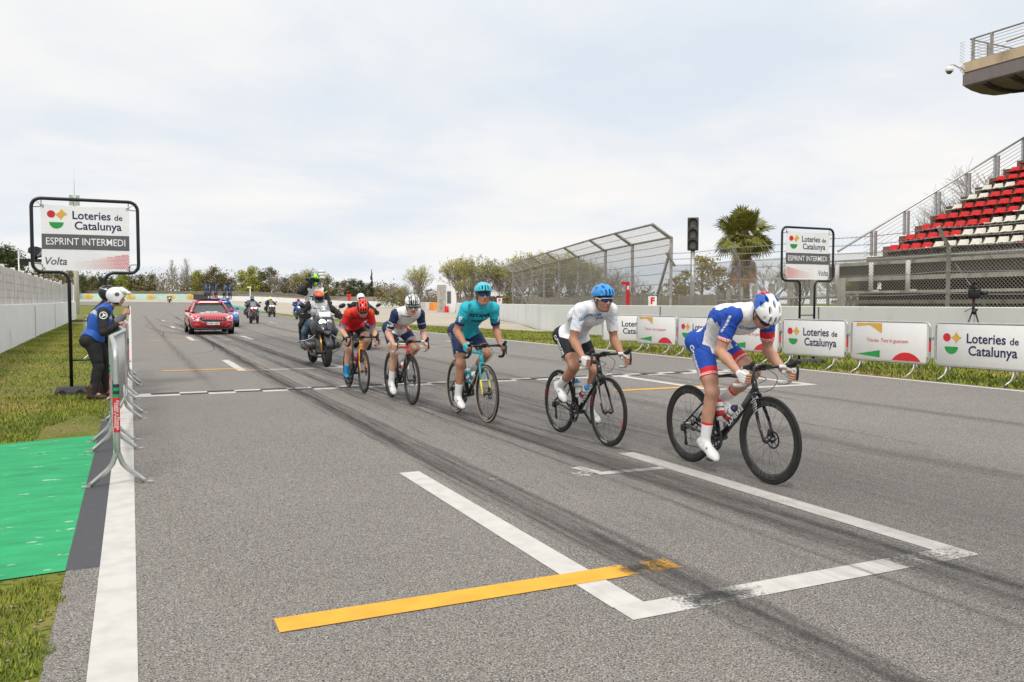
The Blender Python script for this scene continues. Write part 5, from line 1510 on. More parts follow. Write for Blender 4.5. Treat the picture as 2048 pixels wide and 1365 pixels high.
BONES = ('torso', 'neck', 'uarmL', 'uarmR', 'farmL', 'farmR', 'thighL', 'thighR', 'shinL', 'shinR', 'footL', 'footR')
def figure(name, loc, rz, J, label, skin_k='mid', h=.008, cloth=(), gr=1.0, head=None, hands=None, hand_h=.0042, loose=0.0, parent=None, cat='person', group=None, stub=False, feet=True, hair=0, female=False):
    """J: dict of joints in local metres (x forward, y left, z up)"""
    lat = Vector(J.get('lat', (0, 1, 0))); H, Sh = Vector(J['hip']), Vector(J['sh'])
    e = (Sh - H).normalized(); n = e.cross(lat).normalized()
    if n.z < 0 and abs(e.z) < .95 or (abs(e.z) >= .95 and n.x > 0): n = -n           # dorsal side
    mid = H.lerp(Sh, .52) + n * J.get('arch', .045)
    lo = loose
    p = []
    A = lambda pr, k: p.append(('+', pr, k))
    ME = [[e[i], lat[i], n[i]] for i in range(3)]
    A(sd_ell(tuple(H + e * .02), (.115 * gr, (.168 + lo) * gr, (.118 + lo) * gr), ME), .03)
    A(cone(H + e * .07, mid, (.100 + lo) * gr, (.108 + lo) * gr, lat, 1.28), .05)
    A(cone(mid, Sh - e * .12 + n * .01, (.113 + lo) * gr, (.118 + lo) * gr, lat, 1.30), .05)
    A(cone(Sh - e * .12 + n * .01, Sh - e * .035, (.112 + lo) * gr, (.080 + lo) * gr, lat, 1.55), .05)
    hw = J.get('hw', .092) * gr; sw = J.get('sw', .178) * gr
    B = {'torso': (H, Sh, .125), 'neck': (Sh, Vector(J['neck']), .052)}
    A(cone(Sh + lat * sw * .9 - e * .02, Sh - lat * sw * .9 - e * .02, (.056 + lo) * gr, (.056 + lo) * gr), .05)
    A(cone(Sh, J['neck'], .070 * gr, .054 * gr), .04)
    for s, q in ((1, 'L'), (-1, 'R')):
        sh = Vector(J['sh' + q]) if 'sh' + q in J else Sh + lat * s * sw - e * .025
        el, wr = Vector(J['el' + q]), Vector(J['wr' + q])
        A(sd_ell(tuple(sh), (.064 * gr + lo,) * 3), .03)
        d = (el - sh).normalized(); out = lat * s
        A(cone(sh, el, (.053 + lo) * gr, (.040 + lo * .8) * gr), .03); A(cone(sh.lerp(el, .25) + n * .008, sh.lerp(el, .7) + n * .006, .046 * gr + lo, .040 * gr + lo), .03)
        A(cone(el, el.lerp(wr, .32), (.040 + lo) * gr, (.0435 + lo) * gr), .02); A(cone(el.lerp(wr, .32), wr, (.0435 + lo) * gr, (.0265 + lo * .7) * gr), .02)
        B['uarm' + q] = (sh, el, .048); B['farm' + q] = (el, wr, .038)
        hp = Vector(J['hip' + q]) if 'hip' + q in J else H + lat * s * hw
        kn, an = Vector(J['kn' + q]), Vector(J['an' + q]); ft = Vector(J['toe' + q])
        A(sd_ell(tuple(hp - e * .035 + n * .035), (.098 * gr + lo,) * 3), .05)      # glute
        A(cone(hp, kn, (.090 + lo) * gr, (.056 + lo) * gr), .04); fr = (kn - hp).cross(lat).normalized(); fr = fr if fr.dot(an - kn) < 0 else -fr
        A(cone(hp.lerp(kn, .3) + fr * .018, hp.lerp(kn, .72) + fr * .012, .080 * gr + lo, .060 * gr + lo), .04)
        A(sd_ell(tuple(kn + fr * .010), (.050 * gr + lo,) * 3), .018); A(sd_ell(tuple(hp.lerp(kn, .80) + fr * .016 - lat * s * .028), (.034 * gr + lo,) * 3), .022); A(sd_ell(tuple(hp.lerp(kn, .72) + fr * .020 + lat * s * .034), (.036 * gr + lo,) * 3), .028)
        bk = (kn - hp).normalized(); sd = (an - kn).normalized(); cb = bk.cross(lat); cb = cb if cb.dot(fr) < 0 else -cb
        cf = sd.cross(lat).normalized(); cf = cf if cf.dot(fr) > 0 else -cf
        A(cone(kn, an, (.050 + lo) * gr, (.0345 + lo) * gr), .03); A(cone(kn.lerp(an, .16) - cf * .022, kn.lerp(an, .42) - cf * .020, .043 * gr + lo, .040 * gr + lo), .035); A(sd_ell(tuple(kn.lerp(an, .30) - cf * .034 - lat * s * .016), (.033 * gr + lo,) * 3), .022); A(cone(kn.lerp(an, .42) - cf * .02, an - cf * .012, .038 * gr + lo * .8, .026 * gr + lo * .8), .03)
        B['thigh' + q] = (hp, kn, .075); B['shin' + q] = (kn, an, .046); B['foot' + q] = (an, ft, .04)
        fd = (ft - an)
        if feet: A(cone(an, an.lerp(ft, .85), .036 * gr, .028 * gr), .02)
    v, f = sdf_mesh(p, h)
    v = smoothed(v, f, 1, .4)
    # ---- crisp hems: cut the surface where garments end, then sort faces into garments
    bm = bmesh.new(); bv = [bm.verts.new(c) for c in v.tolist()]
    for q in f.tolist():
        try: bm.faces.new([bv[i] for i in q])
        except ValueError: pass
    names = [b for b in BONES]; 
    def classify(P):
        D = []
        for b in names:
            a, c, r = B[b]; a = np.array(a); c = np.array(c); ab = c - a; t = np.clip(((P - a) @ ab) / (ab @ ab), 0, 1)
            q = P - a - t[:, None] * ab
            if b == 'torso':
                l = np.array(lat); w = q @ l; q = q - np.outer(w * (1 - 1 / 1.3), l)
            D.append(np.linalg.norm(q, axis=1) - r * gr)
        return np.argmin(np.array(D), 0)
    cuts = {(b, t) for c in cloth for (b, t0, t1) in c['parts'] for t in (t0, t1) if -.4 < t < 1.35}
    for b, t in cuts:
        a, c, r = B[b]; pc = a.lerp(c, t); pn = (c - a).normalized(); rad = .26 if b == 'torso' else .13
        fs = [F_ for F_ in bm.faces if (F_.verts[0].co - pc).length < rad and abs((F_.verts[0].co - pc).dot(pn)) < 3 * h]
        g_ = set(fs)
        for F_ in fs: g_.update(F_.edges); g_.update(F_.verts)
        if fs: bmesh.ops.bisect_plane(bm, geom=list(g_), dist=1e-5, plane_co=pc, plane_no=pn)
    bm.normal_update(); bm.verts.index_update(); bm.faces.ensure_lookup_table()
    V_ = np.array([x.co[:] for x in bm.verts]); N_ = np.array([x.normal[:] for x in bm.verts])
    Fl = [[x.index for x in F_.verts] for F_ in bm.faces]; C_ = np.array([F_.calc_center_median()[:] for F_ in bm.faces]); FN = np.array([F_.normal[:] for F_ in bm.faces])
    bm.free()
    reg = classify(C_)
    T_ = np.zeros(len(C_))
    for i, b in enumerate(names):
        k = reg == i; a, c, r = B[b]; ab = np.array(c - a); T_[k] = ((C_[k] - np.array(a)) @ ab) / (ab @ ab)
    # ---- body mesh: torso and limbs, head, hands in one object
    parts = [(V_, Fl, np.zeros(len(Fl), int))]
    HM = None
    if head:
        HM = head_matrix(Vector(head['c']), head['pitch'], head['yaw'], head.get('roll', 0))
        hv, hf, hm = head_mesh(HM, head.get('h', .0042), Vector(J['neck']), stub, head.get('g', 1.0), hair); parts.append((hv, hf.tolist(), hm))
    gloves = []
    if hands:
        for q in 'LR':
            if q in hands:
                hp_, gp_ = hand_prims(J['wr' + q], *hands[q]); hv, hf = sdf_mesh(hp_, hand_h); parts.append((hv, hf.tolist(), np.zeros(len(hf), int))); gloves.append(gp_)
    vv, ff, mm = [], [], []; base = 0
    for a, b, m in parts:
        vv.append(a); ff += [[i + base for i in q] for q in b]; mm.append(m); base += len(a)
    me = np_mesh(name, np.concatenate(vv), ff, np.concatenate(mm))
    o = mesh_obj(name, me, [skin(skin_k), M_lip, M_brow, M_eye, M_stub, M_iris]); o.location = loc; o.rotation_euler = (0, 0, rz)
    tag(o, label, cat, group)
    out = dict(o=o, B=B, HM=HM, e=e, n=n, lat=lat, J=J, objs={})
    for c in cloth:
        sel = np.zeros(len(Fl), bool)
        for (b, t0, t1) in c['parts']:
            sel |= (reg == names.index(b)) & (T_ >= t0 - 1e-4) & (T_ <= t1 + 1e-4)
        ids = np.nonzero(sel)[0]
        if not len(ids): continue
        off = c.get('off', .004); used = {}; ov = []; of = []; om = []; ec = {}
        wr_ = c.get('wr', 0.0)
        if wr_:
            ph = 46 * (V_ @ np.array(e)) + 5 * np.sin(23 * V_[:, 1] + 17 * (V_ @ np.array(n))) + 2.5 * np.sin(61 * V_[:, 0] + 37 * V_[:, 2])
            wv = np.sin(ph) * (.5 + .5 * np.sin(19 * V_[:, 1] + 13 * V_[:, 2] + 8 * V_[:, 0])) + .45 * np.sin(2.3 * ph + 31 * V_[:, 1])
        for k in ids:
            q = Fl[k]
            for i in q:
                if i not in used: used[i] = len(ov); ov.append(V_[i] + N_[i] * (off + (wr_ * wv[i] if wr_ else 0)))
            of.append([used[i] for i in q]); om.append(c['mf'](C_[k], FN[k], names[reg[k]], T_[k]) if 'mf' in c else 0)
            for i in range(len(q)):
                a, b = q[i], q[(i + 1) % len(q)]; kk = (min(a, b), max(a, b)); ec.setdefault(kk, []).append((a, b, om[-1]))
        inn = {}
        for kk, l in ec.items():
            if len(l) == 1:
                a, b, m = l[0]
                for i in (a, b):
                    if i not in inn: inn[i] = len(ov); ov.append(V_[i] - N_[i] * .003)
                of.append([used[b], used[a], inn[a], inn[b]]); om.append(m)
        me = np_mesh(c['name'], np.array(ov), of, om); g = mesh_obj(c['name'], me, c['mats'], o)
        out['objs'][c['name']] = g
        if c.get('name') : out.setdefault('bvh', {})[c['name']] = BVHTree.FromPolygons([x.co[:] for x in me.vertices], [tuple(x.vertices) for x in me.polygons])
    out['gloves'] = gloves
    return out

def add_gloves(F, mats, mf=None, name='glove', h=.0042):
    for gp in F['gloves']:
        v, f = sdf_mesh(gp, h); m = None
        mesh_obj(name, np_mesh(name, v, f, m), mats, F['o'])

def shoe(F, q, mats, kind='road'):
    an, toe = Vector(F['J']['an' + q]), Vector(F['J']['toe' + q]); fd = F['J']['fd' + q].normalized(); fu = F['J']['fu' + q].normalized(); lat = fd.cross(fu)
    T = lambda f, u, l=0: toe + fd * f + fu * u + lat * l
    p = [('+', cone(T(-.255, .035), T(-.20, .035), .032, .034), .02), ('+', cone(T(-.20, .035), T(-.06, .026), .036, .034, lat, 1.12), .03), ('+', cone(T(-.075, .022), T(-.02, .016), .032, .019, lat, 1.35), .03),
         ('+', cone(T(-.235, .06), T(-.215, .085), .033, .033), .02), ('+', cone(T(-.19, .055), T(-.11, .038), .034, .030), .03)]
    if kind == 'boot': p.append(('+', cone(T(-.225, .06), T(-.215, .17), .045, .05), .02))
    v, f = sdf_mesh(p, .006); c = v[f].mean(1)
    hgt = (c - np.array(T(0, 0))) @ np.array(fu)
    m = (hgt < .004 if kind == 'road' else hgt < .012).astype(int)
    o = mesh_obj('shoe', np_mesh('shoe', v, f, m), [mats[0], M_sole], F['o'])
    if kind == 'road':
        mb = MB()
        for f_ in (-.165, -.125): mb.lathe(T(f_, .052 + .0 * f_, 0) + lat * (.034 if q == 'R' else -.034), lat * (1 if q == 'R' else -1), [(.013, -.008), (.013, .004), (.009, .007), (.001, .007)], 14)
        mb.tube([T(-.10, .056, -.03), T(-.105, .064, 0), T(-.10, .056, .03)], .0035, 5)
        mb.build('dial', mats[1], o)
    return o

# ---- head gear
def cycle_helmet(F, cols, mf, style=0, dark=None):
    HM = F['HM']; R3 = [[HM[i][j] for j in range(3)] for i in range(3)]
    T = lambda f, l, u: tuple(HM @ Vector((f, l, u)))
    E = lambda f, l, u, r, rot=None: sd_ell(T(f, l, u), r, R3 if rot is None else [[(HM.to_3x3() @ rot)[i][j] for j in range(3)] for i in range(3)])
    p = [('+', E(-.012, 0, .048, (.142, .101, .098)), .01), ('+', E(-.075, 0, .03, (.075, .080, .075)), .03), ('-', E(-.010, 0, .030, (.117, .083, .088)), .004)]
    nv = Vector((HM.to_3x3() @ Vector((-.16, 0, 1)))); 
    p.append(('&', ((lambda P, a=np.array(T(0, 0, .028), np.float32), b=np.array(nv.normalized(), np.float32): -((P - a) @ b)), None, None), 0))
    # vents: long slots that follow the shell front to back
    rows = [(0, 3), (.033, 4), (-.033, 4), (.064, 3), (-.064, 3)] if style == 0 else [(0, 2), (.030, 3), (-.030, 3), (.060, 2), (-.060, 2)]
    for (l, k) in rows:
        for i in range(k):
            a = math.radians((20 if k != 3 or l == 0 else 28) + i * (128 / max(1, k - 1) if k > 2 else 70)); x, z = .135 * math.cos(a), .095 * math.sin(a)
            side = abs(l) > .05
            c = (-.012 + x, l * (1 + .25 * math.sin(a)), .048 + z - (.030 if side else .004) * math.sin(a))
            tilt = Matrix.Rotation(math.atan2(-math.cos(a) * .7, math.sin(a)) * -1 - 0, 3, 'Y') if False else Matrix.Rotation(PI / 2 - a if a <= PI / 2 else PI / 2 - a, 3, 'Y')
            p.append(('-', E(*c, (.034 if k > 2 else .042, .0105 if style == 0 else .009, .042), tilt), .003))
    v, f = sdf_mesh(p, .0036)
    inv = np.array(HM.inverted()); L = (np.c_[v, np.ones(len(v))] @ inv.T)[:, :3]; fc = L[f].mean(1)
    inner = ((fc[:, 0] + .010) / .121) ** 2 + (fc[:, 1] / .0865) ** 2 + ((fc[:, 2] - .030) / .0915) ** 2 < 1
    m = np.array([mf(*c) for c in fc]); m[inner] = len(cols)
    o = mesh_obj('helmet', np_mesh('helmet', v, f, m), list(cols) + [M_black], F['o'])
    pd = MB(); pd.ball((0, 0, 0), (.112, .0805, .083)); pd.M = None
    pd.v = [tuple(HM @ (Vector(q) + Vector((-.010, 0, .036)))) for q in pd.v if True]
    pd.build('helmet_padding', M_black, o)
    st = MB()
    for s in (-1, 1):
        st.tube([HM @ Vector(q) for q in ((.03, s * .080, .035), (.02, s * .079, -.02), (.012, s * .066, -.075), (.035, s * .03, -.108), (.042, 0, -.114))], .004, 5, flat=.5)
        st.tube([HM @ Vector(q) for q in ((-.06, s * .076, .02), (-.02, s * .083, -.03), (.012, s * .068, -.075))], .004, 5, flat=.5)
    st.build('chin_strap', M_hood, o)
    return o
def sunglasses(F, lens, frame, z0=0.0):
    HM = F['HM']; nx, nz = 18, 5; vs = []
    for side in (0, .0022):
        for j in range(nz + 1):
            for i in range(nx + 1):
                a = math.radians(-62 + 124 * i / nx); v = j / nz
                lowc = -.020 + .011 * math.exp(-(a / .16) ** 2); hi = .021
                R = .080 + side; x = .034 + R * .90 * math.cos(a) - .006 * (v - .5) * 2 * -.4; y = R * .90 * math.sin(a); z = .000 + z0 + lowc * (1 - .25 * abs(a)) * (1 - v) + hi * (1 - .25 * abs(a)) * v
                vs.append(HM @ Vector((x, y, z)))
    w = nx + 1; nn = w * (nz + 1); fs = []
    for j in range(nz):
        for i in range(nx): fs += [(j * w + i, j * w + i + 1, (j + 1) * w + i + 1, (j + 1) * w + i), (nn + j * w + i, nn + j * w + i + 1, nn + (j + 1) * w + i + 1, nn + (j + 1) * w + i)]
    mb = MB(); mb.add(vs, fs, 0, True); o = mb.build('sunglasses', lens, F['o'])
    mb = MB(); top = [vs[nn + nz * w + i] for i in range(w)]; mb.tube(top, .0032, 6)
    for s, i in ((-1, 0), (1, nx)): mb.tube([vs[nn + 3 * w + i], HM @ Vector((.03, s * .083, .008 + z0)), HM @ Vector((-.02, s * .084, .006 + z0))], [.0045, .004, .003], 6)
    mb.build('glasses_frame', frame, o)
def moto_helmet(F, cols, mf, visor='closed', g=1.0, vis_mat=None):
    HM = F['HM']; R3 = [[HM[i][j] for j in range(3)] for i in range(3)]
    T = lambda f, l, u: tuple(HM @ Vector((f * g, l * g, u * g)))
    E = lambda f, l, u, r: sd_ell(T(f, l, u), tuple(x * g for x in r), R3)
    p = [('+', E(-.012, 0, .030, (.146, .120, .128)), .01), ('+', E(.03, 0, -.055, (.115, .105, .085)), .05), ('-', E(-.005, 0, .0, (.118, .094, .115)), .004),
         ('-', E(.13, 0, -.005 if visor != 'flip' else -.07, (.10, .115, .048 if visor != 'flip' else .105)), .010)]
    dn = HM.to_3x3() @ Vector((.15, 0, 1)); p.append(('&', ((lambda P, a=np.array(T(0, 0, -.105), np.float32), b=np.array(dn.normalized(), np.float32): -((P - a) @ b)), None, None), 0))
    if visor == 'flip':      # chin bar lifted above the brow
        p += [('+', cone(T(.10, -.075, .105), T(.165, -.05, .085), .024 * g, .022 * g), .02), ('+', cone(T(.10, .075, .105), T(.165, .05, .085), .024 * g, .022 * g), .02), ('+', cone(T(.165, -.05, .085), T(.165, .05, .085), .024 * g, .024 * g), .02), ('+', cone(T(.06, -.05, .14), T(.06, .05, .14), .03 * g, .03 * g), .04), ('+', cone(T(.11, -.05, .115), T(.11, .05, .115), .026 * g, .026 * g), .03)]
    if visor == 'peak': p += [('+', cone(T(.09, -.06, .10), T(.18, -.035, .082), .014 * g, .010 * g), .01), ('+', cone(T(.09, .06, .10), T(.18, .035, .082), .014 * g, .010 * g), .01), ('+', cone(T(.10, 0, .108), T(.19, 0, .085), .016 * g, .010 * g), .03)]
    v, f = sdf_mesh(p, .006); inv = np.array(HM.inverted()); L = (np.c_[v, np.ones(len(v))] @ inv.T)[:, :3] / g; fc = L[f].mean(1)
    m = np.array([mf(*c) for c in fc]); inner = ((fc[:, 0] + .005) / .122) ** 2 + (fc[:, 1] / .098) ** 2 + (fc[:, 2] / .119) ** 2 < 1; m[inner] = len(cols)
    o = mesh_obj('helmet', np_mesh('helmet', v, f, m), list(cols) + [M_black], F['o'])
    if visor in ('closed', 'peak'):
        vs = []; nx, nz = 16, 5
        for j in range(nz + 1):
            for i in range(nx + 1):
                a = math.radians(-72 + 144 * i / nx); zz = -.055 + .10 * j / nz
                k = math.sqrt(max(.1, 1 - ((zz - .01) / .14) ** 2)); vs.append(HM @ Vector(((-.01 + .146 * k * math.cos(a)) * g, .119 * k * math.sin(a) * g, zz * g)))
        w = nx + 1; mb = MB(); mb.add(vs, [(j * w + i, j * w + i + 1, (j + 1) * w + i + 1, (j + 1) * w + i) for j in range(nz) for i in range(nx)], 0, True); mb.build('visor', vis_mat or mat('smoked_visor', (.012, .012, .014), .06), o)
    return o
# ------------------------------------------------------------------ the five riders
M_fb = mat('black_frame_paint', (.012, .012, .013), .22, coat=.6); M_ftq = mat('turquoise_frame_paint', (.01, .38, .46), .25, coat=.6); M_fred = mat('red_frame_paint', (.62, .02, .025), .22, coat=.6)
M_for = mat('orange_frame_paint', (.80, .30, .015), .22, coat=.6); M_fyel = mat('yellow_frame_paint', (.75, .62, .02), .3, coat=.4)
H_white = mat('white_helmet_shell', (.80, .80, .79), .28, coat=.3); H_blue = mat('blue_helmet_shell', (.02, .10, .45), .28, coat=.3); H_sky = mat('sky_blue_helmet_shell', (.03, .26, .66), .28, coat=.3)
H_red = mat('red_helmet_shell', (.72, .05, .025), .28, coat=.3); H_tq = mat('turquoise_helmet_shell', (.05, .48, .60), .3, coat=.3); H_blk = mat('black_helmet_shell', (.02, .02, .022), .3, coat=.3)

def cyclist(X, Y, spec, pose, cloth, label, blabel, **k):
    z = gz(X, Y) + lift(1, Y)
    bk = make_bike((X, Y, z), spec, blabel)
    J = dict(hip=pose['hip'], sh=pose['sh'], neck=pose['neck'], arch=pose.get('arch', .05), sw=pose.get('sw', .172))
    Hc = Vector(pose['hip']); Sc = Vector(pose['sh']); dz = bk['dz']
    hands = {}
    for s, q in ((1, 'L'), (-1, 'R')):
        gx, gzz = pose.get('grip' + q, pose.get('grip', (.492, .822))); b = Vector(pose.get('gax', (.30, 0, .95)))
        C = Vector((gx, s * .214, gzz + dz)); W_ = Vector(pose.get('wr' + q, (gx - .085, s * .222, gzz + dz + .028)))
        J['wr' + q] = W_; hands[q] = (C, b, (0, s, 0))
        shd = Sc + Vector((0, s * J['sw'], -.02)); J['sh' + q] = shd
        J['el' + q] = ik(shd, W_, .295, .262, (pose.get('elb', -.45), s * pose.get('elo', .28), -.7))
        ph = math.radians(pose['phi' + q]); fd = Vector((math.cos(ph), 0, -math.sin(ph))); fu = Vector((math.sin(ph), 0, math.cos(ph)))
        ball = bk['ped'][s] + fu * .026 + Vector((0, s * .008, 0)); J['fd' + q], J['fu' + q] = fd, fu
        J['toe' + q] = ball + fd * .075; an = ball - fd * .125 + fu * .068; J['an' + q] = an
        hp = Hc + Vector((0, s * .088, 0)); J['kn' + q] = ik(hp, an, .435, .425, (1, s * pose.get('kout' + q, .12), .2))
    hd = pose['head']
    F = figure('person', (X, Y, z), -PI / 2, J, label, k.get('skin', 'mid'), k.get('h', .007), cloth, .97 * k.get('g', 1), dict(c=hd[0], pitch=math.radians(hd[1]), yaw=math.radians(hd[2]), roll=math.radians(hd[3] if len(hd) > 3 else 0), h=.0042), hands, k.get('hand_h', .0042), group='cyclists in line', stub=k.get('stub', False), hair=1)
    return bk, F
def txt_on(F, garment, body, size, o, ux, uy, mats, m=0, par=None, lift_=.003, **k):
    mb = MB(); vs, fs = text_data(body, size, **k); decal(mb, vs, fs, o, ux, uy, F['bvh'][garment], m, lift_, .34, sub=size * .45)
    if mb.f: mb.build('lettering', mats, F['objs'][garment], fix=False)
SL = .70; TH = .71; WA = .10
def kit(jm, jf, sm, sf, km, kf, sl=SL, th=TH, so=(.60, 1.1)):
    J_ = [('torso', WA, 9), ('uarmL', -9, sl), ('uarmR', -9, sl), ('neck', -9, .30)]
    S_ = [('torso', -9, WA), ('thighL', -9, th), ('thighR', -9, th)]
    K_ = {q: [('shin' + q, so[0], 1.4), ('foot' + q, -9, .5)] for q in 'LR'}
    return [dict(name='jersey', parts=J_, off=.0065, mats=jm, mf=jf, wr=.0026), dict(name='bib_shorts', parts=S_, off=.004, mats=sm, mf=sf, wr=.0011)] + [dict(name='sock', parts=K_[q], off=.003, mats=km, mf=kf) for q in 'LR']

# 1: blue, white and red
def j1(c, n, r, t):
    if r.startswith('uarm'):
        a = .42 if r[-1] == 'L' else .60
        if t < a: return 1
        return 0 if (.615 < t < .64 or .665 < t < .68) else 2
    if r == 'neck': return 1
    ay = abs(c[1])
    if t > .55 and ay > .125 and n[2] < .80: return 1
    if t < .60 and ay > .085 and n[2] > .05 and n[2] < .78: return 1
    return 0
def s1(c, n, r, t):
    if r.startswith('thigh') and t > TH - .16: return 2 if (TH - .035 < t < TH - .022 or TH - .06 < t < TH - .05) else 1
    return 0
b1, P1 = cyclist(4.41, 5.36, dict(frame=M_fb, tape=M_tapeW, depth=.052, crank=-74, downtext='LAPIERRE', forkstripes=True, rimtext=[('DURA-ACE', -100, 1), ('DURA-ACE', 80, 1)]),
    dict(elb=-.15, elo=.16, hip=(-.245, 0, 1.045), sh=(.268, 0, 1.305), neck=(.385, 0, 1.318), head=((.435, 0, 1.305), 60, -6, 4), phiR=24, phiL=22, koutR=.05, koutL=.15, arch=.085),
    kit([F_white, F_blue, F_red], j1, [F_blue, F_red, F_white], s1, [F_white, F_red], lambda c, n, r, t: 1 if r.startswith('shin') and .60 < t < .645 else 0),
    'cyclist in blue, white and red kit, head down, leading the line of five', 'black racing bicycle with white fork stripes under the front cyclist', skin='mid', h=.0062)
add_gloves(P1, F_white)
for q in 'LR': shoe(P1, q, [M_shoeW, M_alu])
cycle_helmet(P1, [H_white, H_blue, H_red], lambda x, y, z: 0 if (x > -.045 + .30 * abs(y) or abs(y) < .03 and x > -.10) else (2 if (x < -.112 and abs(y) < .05) else 1))
sunglasses(P1, M_lens, M_hood)
KR, HR = P1['J']['knR'], Vector(P1['J']['hip']) + Vector((0, -.09, 0)); d = (KR - HR).normalized(); u = Vector((-d.z, 0, d.x))
txt_on(P1, 'bib_shorts', 'Groupama', .066, HR.lerp(KR, .36) + Vector((0, -.06, 0)) + u * -.0, d, u, [M_txw], bold=.03)
txt_on(P1, 'jersey', 'Groupama', .033, P1['B']['uarmR'][0].lerp(P1['B']['uarmR'][1], .22) + Vector((.02, -.05, .0)), (.45, -.1, .9), (-.9, 0, .4), [M_txw], bold=.03)
txt_on(P1, 'jersey', 'FDJ', .06, (.02, -.14, 1.20), (1, 0, .35), (-.3, 0, 1), [M_txw], bold=.03)
txt_on(P1, 'jersey', 'Groupama', .045, (.30, .0, 1.16), (0, 1, 0), (.6, 0, .8), [M_txb], bold=.03)
make_bottle(b1, 1, [M_board, M_redp, M_txr], 'white bottle with a red cap in the cage behind the lead cyclist\'s knee'); make_bottle(b1, 0, [M_board, mat('navy_cap', (.03, .02, .08), .5), M_txr], 'white bottle with a dark cap on the lead bicycle\'s down tube')

# 2: white jersey, black shorts, blue helmet
F_camo = mat('white_camouflage_lycra', (.80, .80, .81), .62, var=.03, dirt=(.66, .70, .79), dscale=7, dlo=.50, dhi=.58, bump=.3, bscale=17, spec=.3)
b2, P2 = cyclist(4.16, 7.30, dict(frame=M_fb, tape=M_tapeW, disc=False, depth=.034, crank=140, downtext='COLNAGO', forktext='COLNAGO', rimtext=[('CAMPA', -100, 0), ('CAMPA', 80, 0), ('BORA', 165, 2), ('BORA', -15, 2)], rts=.95, plate='216'),
    dict(elb=-.3, elo=.2, hip=(-.235, 0, 1.035), sh=(.255, .0, 1.335), neck=(.350, 0, 1.385), head=((.40, .0, 1.425), 8, -2, 0), phiR=36, phiL=14, koutR=.10, koutL=.10, arch=.055),
    kit([F_camo], None or (lambda *a: 0), [F_blk], lambda *a: 0, [F_white], lambda *a: 0),
    'cyclist in white jersey, black shorts and bright blue helmet, second in line', 'black racing bicycle with white bar tape and rim brakes under the white jersey cyclist', skin='tan', h=.0068, stub=True)
add_gloves(P2, F_white)
for q in 'LR': shoe(P2, q, [M_shoeW, M_alu])
cycle_helmet(P2, [H_sky], lambda x, y, z: 0)
sunglasses(P2, M_lens, M_whp)
KR, HR = P2['J']['knR'], Vector(P2['J']['hip']) + Vector((0, -.09, 0)); d = (KR - HR).normalized(); u = Vector((-d.z, 0, d.x))
txt_on(P2, 'bib_shorts', 'GAZPROM', .060, HR.lerp(KR, .30) + Vector((0, -.06, 0)) + u * .0, d, u, [M_txw], bold=.03)
txt_on(P2, 'jersey', 'GAZPROM', .052, (.20, -.075, 1.31), (.25, 1, .1), (.5, 0, .85), [M_txb], bold=.02, shear=.2)
txt_on(P2, 'jersey', 'VÖGEL', .040, (.03, -.13, 1.22), (1, 0, .45), (-.4, 0, 1), [M_gryp], bold=.02)
txt_on(P2, 'jersey', 'XENIS', .036, (.27, .03, 1.24), (0, 1, .0), (.5, 0, .85), [M_gryp], bold=.02)
make_bottle(b2, 1, [mat('clear_bottle', (.62, .64, .62), .3), M_txb, M_txw], 'translucent bottle with a blue cap on the white jersey cyclist\'s seat tube'); make_bottle(b2, 0, [M_board, M_txb, M_txr], 'white bottle with a red band and blue cap on the white jersey cyclist\'s down tube')

# 3: turquoise
def j3(c, n, r, t):
    if r.startswith('uarm'): return 2 if t > .60 else (1 if t > .40 else 0)
    if r == 'torso' and (t < .30 and abs(c[1]) > .085): return 2 if t < .2 else 1
    if r == 'torso' and t < .5 and abs(c[1]) > .11: return 1
    return 0
b3, P3 = cyclist(3.725, 9.26, dict(frame=M_fb, frame2=M_ftq, head2=True, top2=True, fork=M_ftq, fork2=M_fyel, tape=M_tapeB, depth=.044, tan=True, crank=-68, rimtext=[('CORIMA', -95, 0), ('CORIMA', 85, 0)], downtext='WILIER'),
    dict(hip=(-.225, 0, 1.03), sh=(.285, .0, 1.345), neck=(.365, -.005, 1.425), head=((.41, -.01, 1.485), 3, -10, 0), phiR=20, phiL=20, koutR=.12, koutL=.12, grip=(.470, .862), gax=(.55, 0, .83), arch=.05, sw=.174),
    kit([F_tq, F_tqd, F_navy], j3, [F_navy], lambda *a: 0, [F_white], lambda *a: 0, sl=.72, th=.74),
    'cyclist all in turquoise and navy with turquoise helmet, third in line', 'turquoise and black racing bicycle with tan tyre walls', skin='tan', h=.0075, g=1.03)
add_gloves(P3, F_tq)
for q in 'LR': shoe(P3, q, [M_shoeW, M_hood])
cycle_helmet(P3, [H_tq], lambda x, y, z: 0, 1)
sunglasses(P3, M_lens, M_hood)
txt_on(P3, 'jersey', 'ASTANA', .070, (.30, -.01, 1.235), (0, 1, 0), (.45, 0, .9), [F_navy], bold=.04)
txt_on(P3, 'jersey', 'PREMIER', .044, (.27, .0, 1.16), (0, 1, 0), (.35, 0, .94), [F_navy], bold=.03)
txt_on(P3, 'jersey', 'P', .085, P3['B']['uarmR'][0].lerp(P3['B']['uarmR'][1], .50) + Vector((.03, -.02, 0)), (.45, .9, 0), (0, 0, 1), [M_txw], bold=.04)
txt_on(P3, 'jersey', 'P', .08, P3['B']['uarmL'][0].lerp(P3['B']['uarmL'][1], .50) + Vector((.03, .02, 0)), (-.3, .95, 0), (0, 0, 1), [M_txw], bold=.04)
txt_on(P3, 'jersey', 'P', .07, (.30, -.15, 1.37), (.2, .9, .1), (.5, 0, .86), [F_navy], bold=.02)
KR, HR = P3['J']['knR'], Vector(P3['J']['hip']) + Vector((0, -.09, 0)); d = (KR - HR).normalized(); u = Vector((-d.z, 0, d.x))
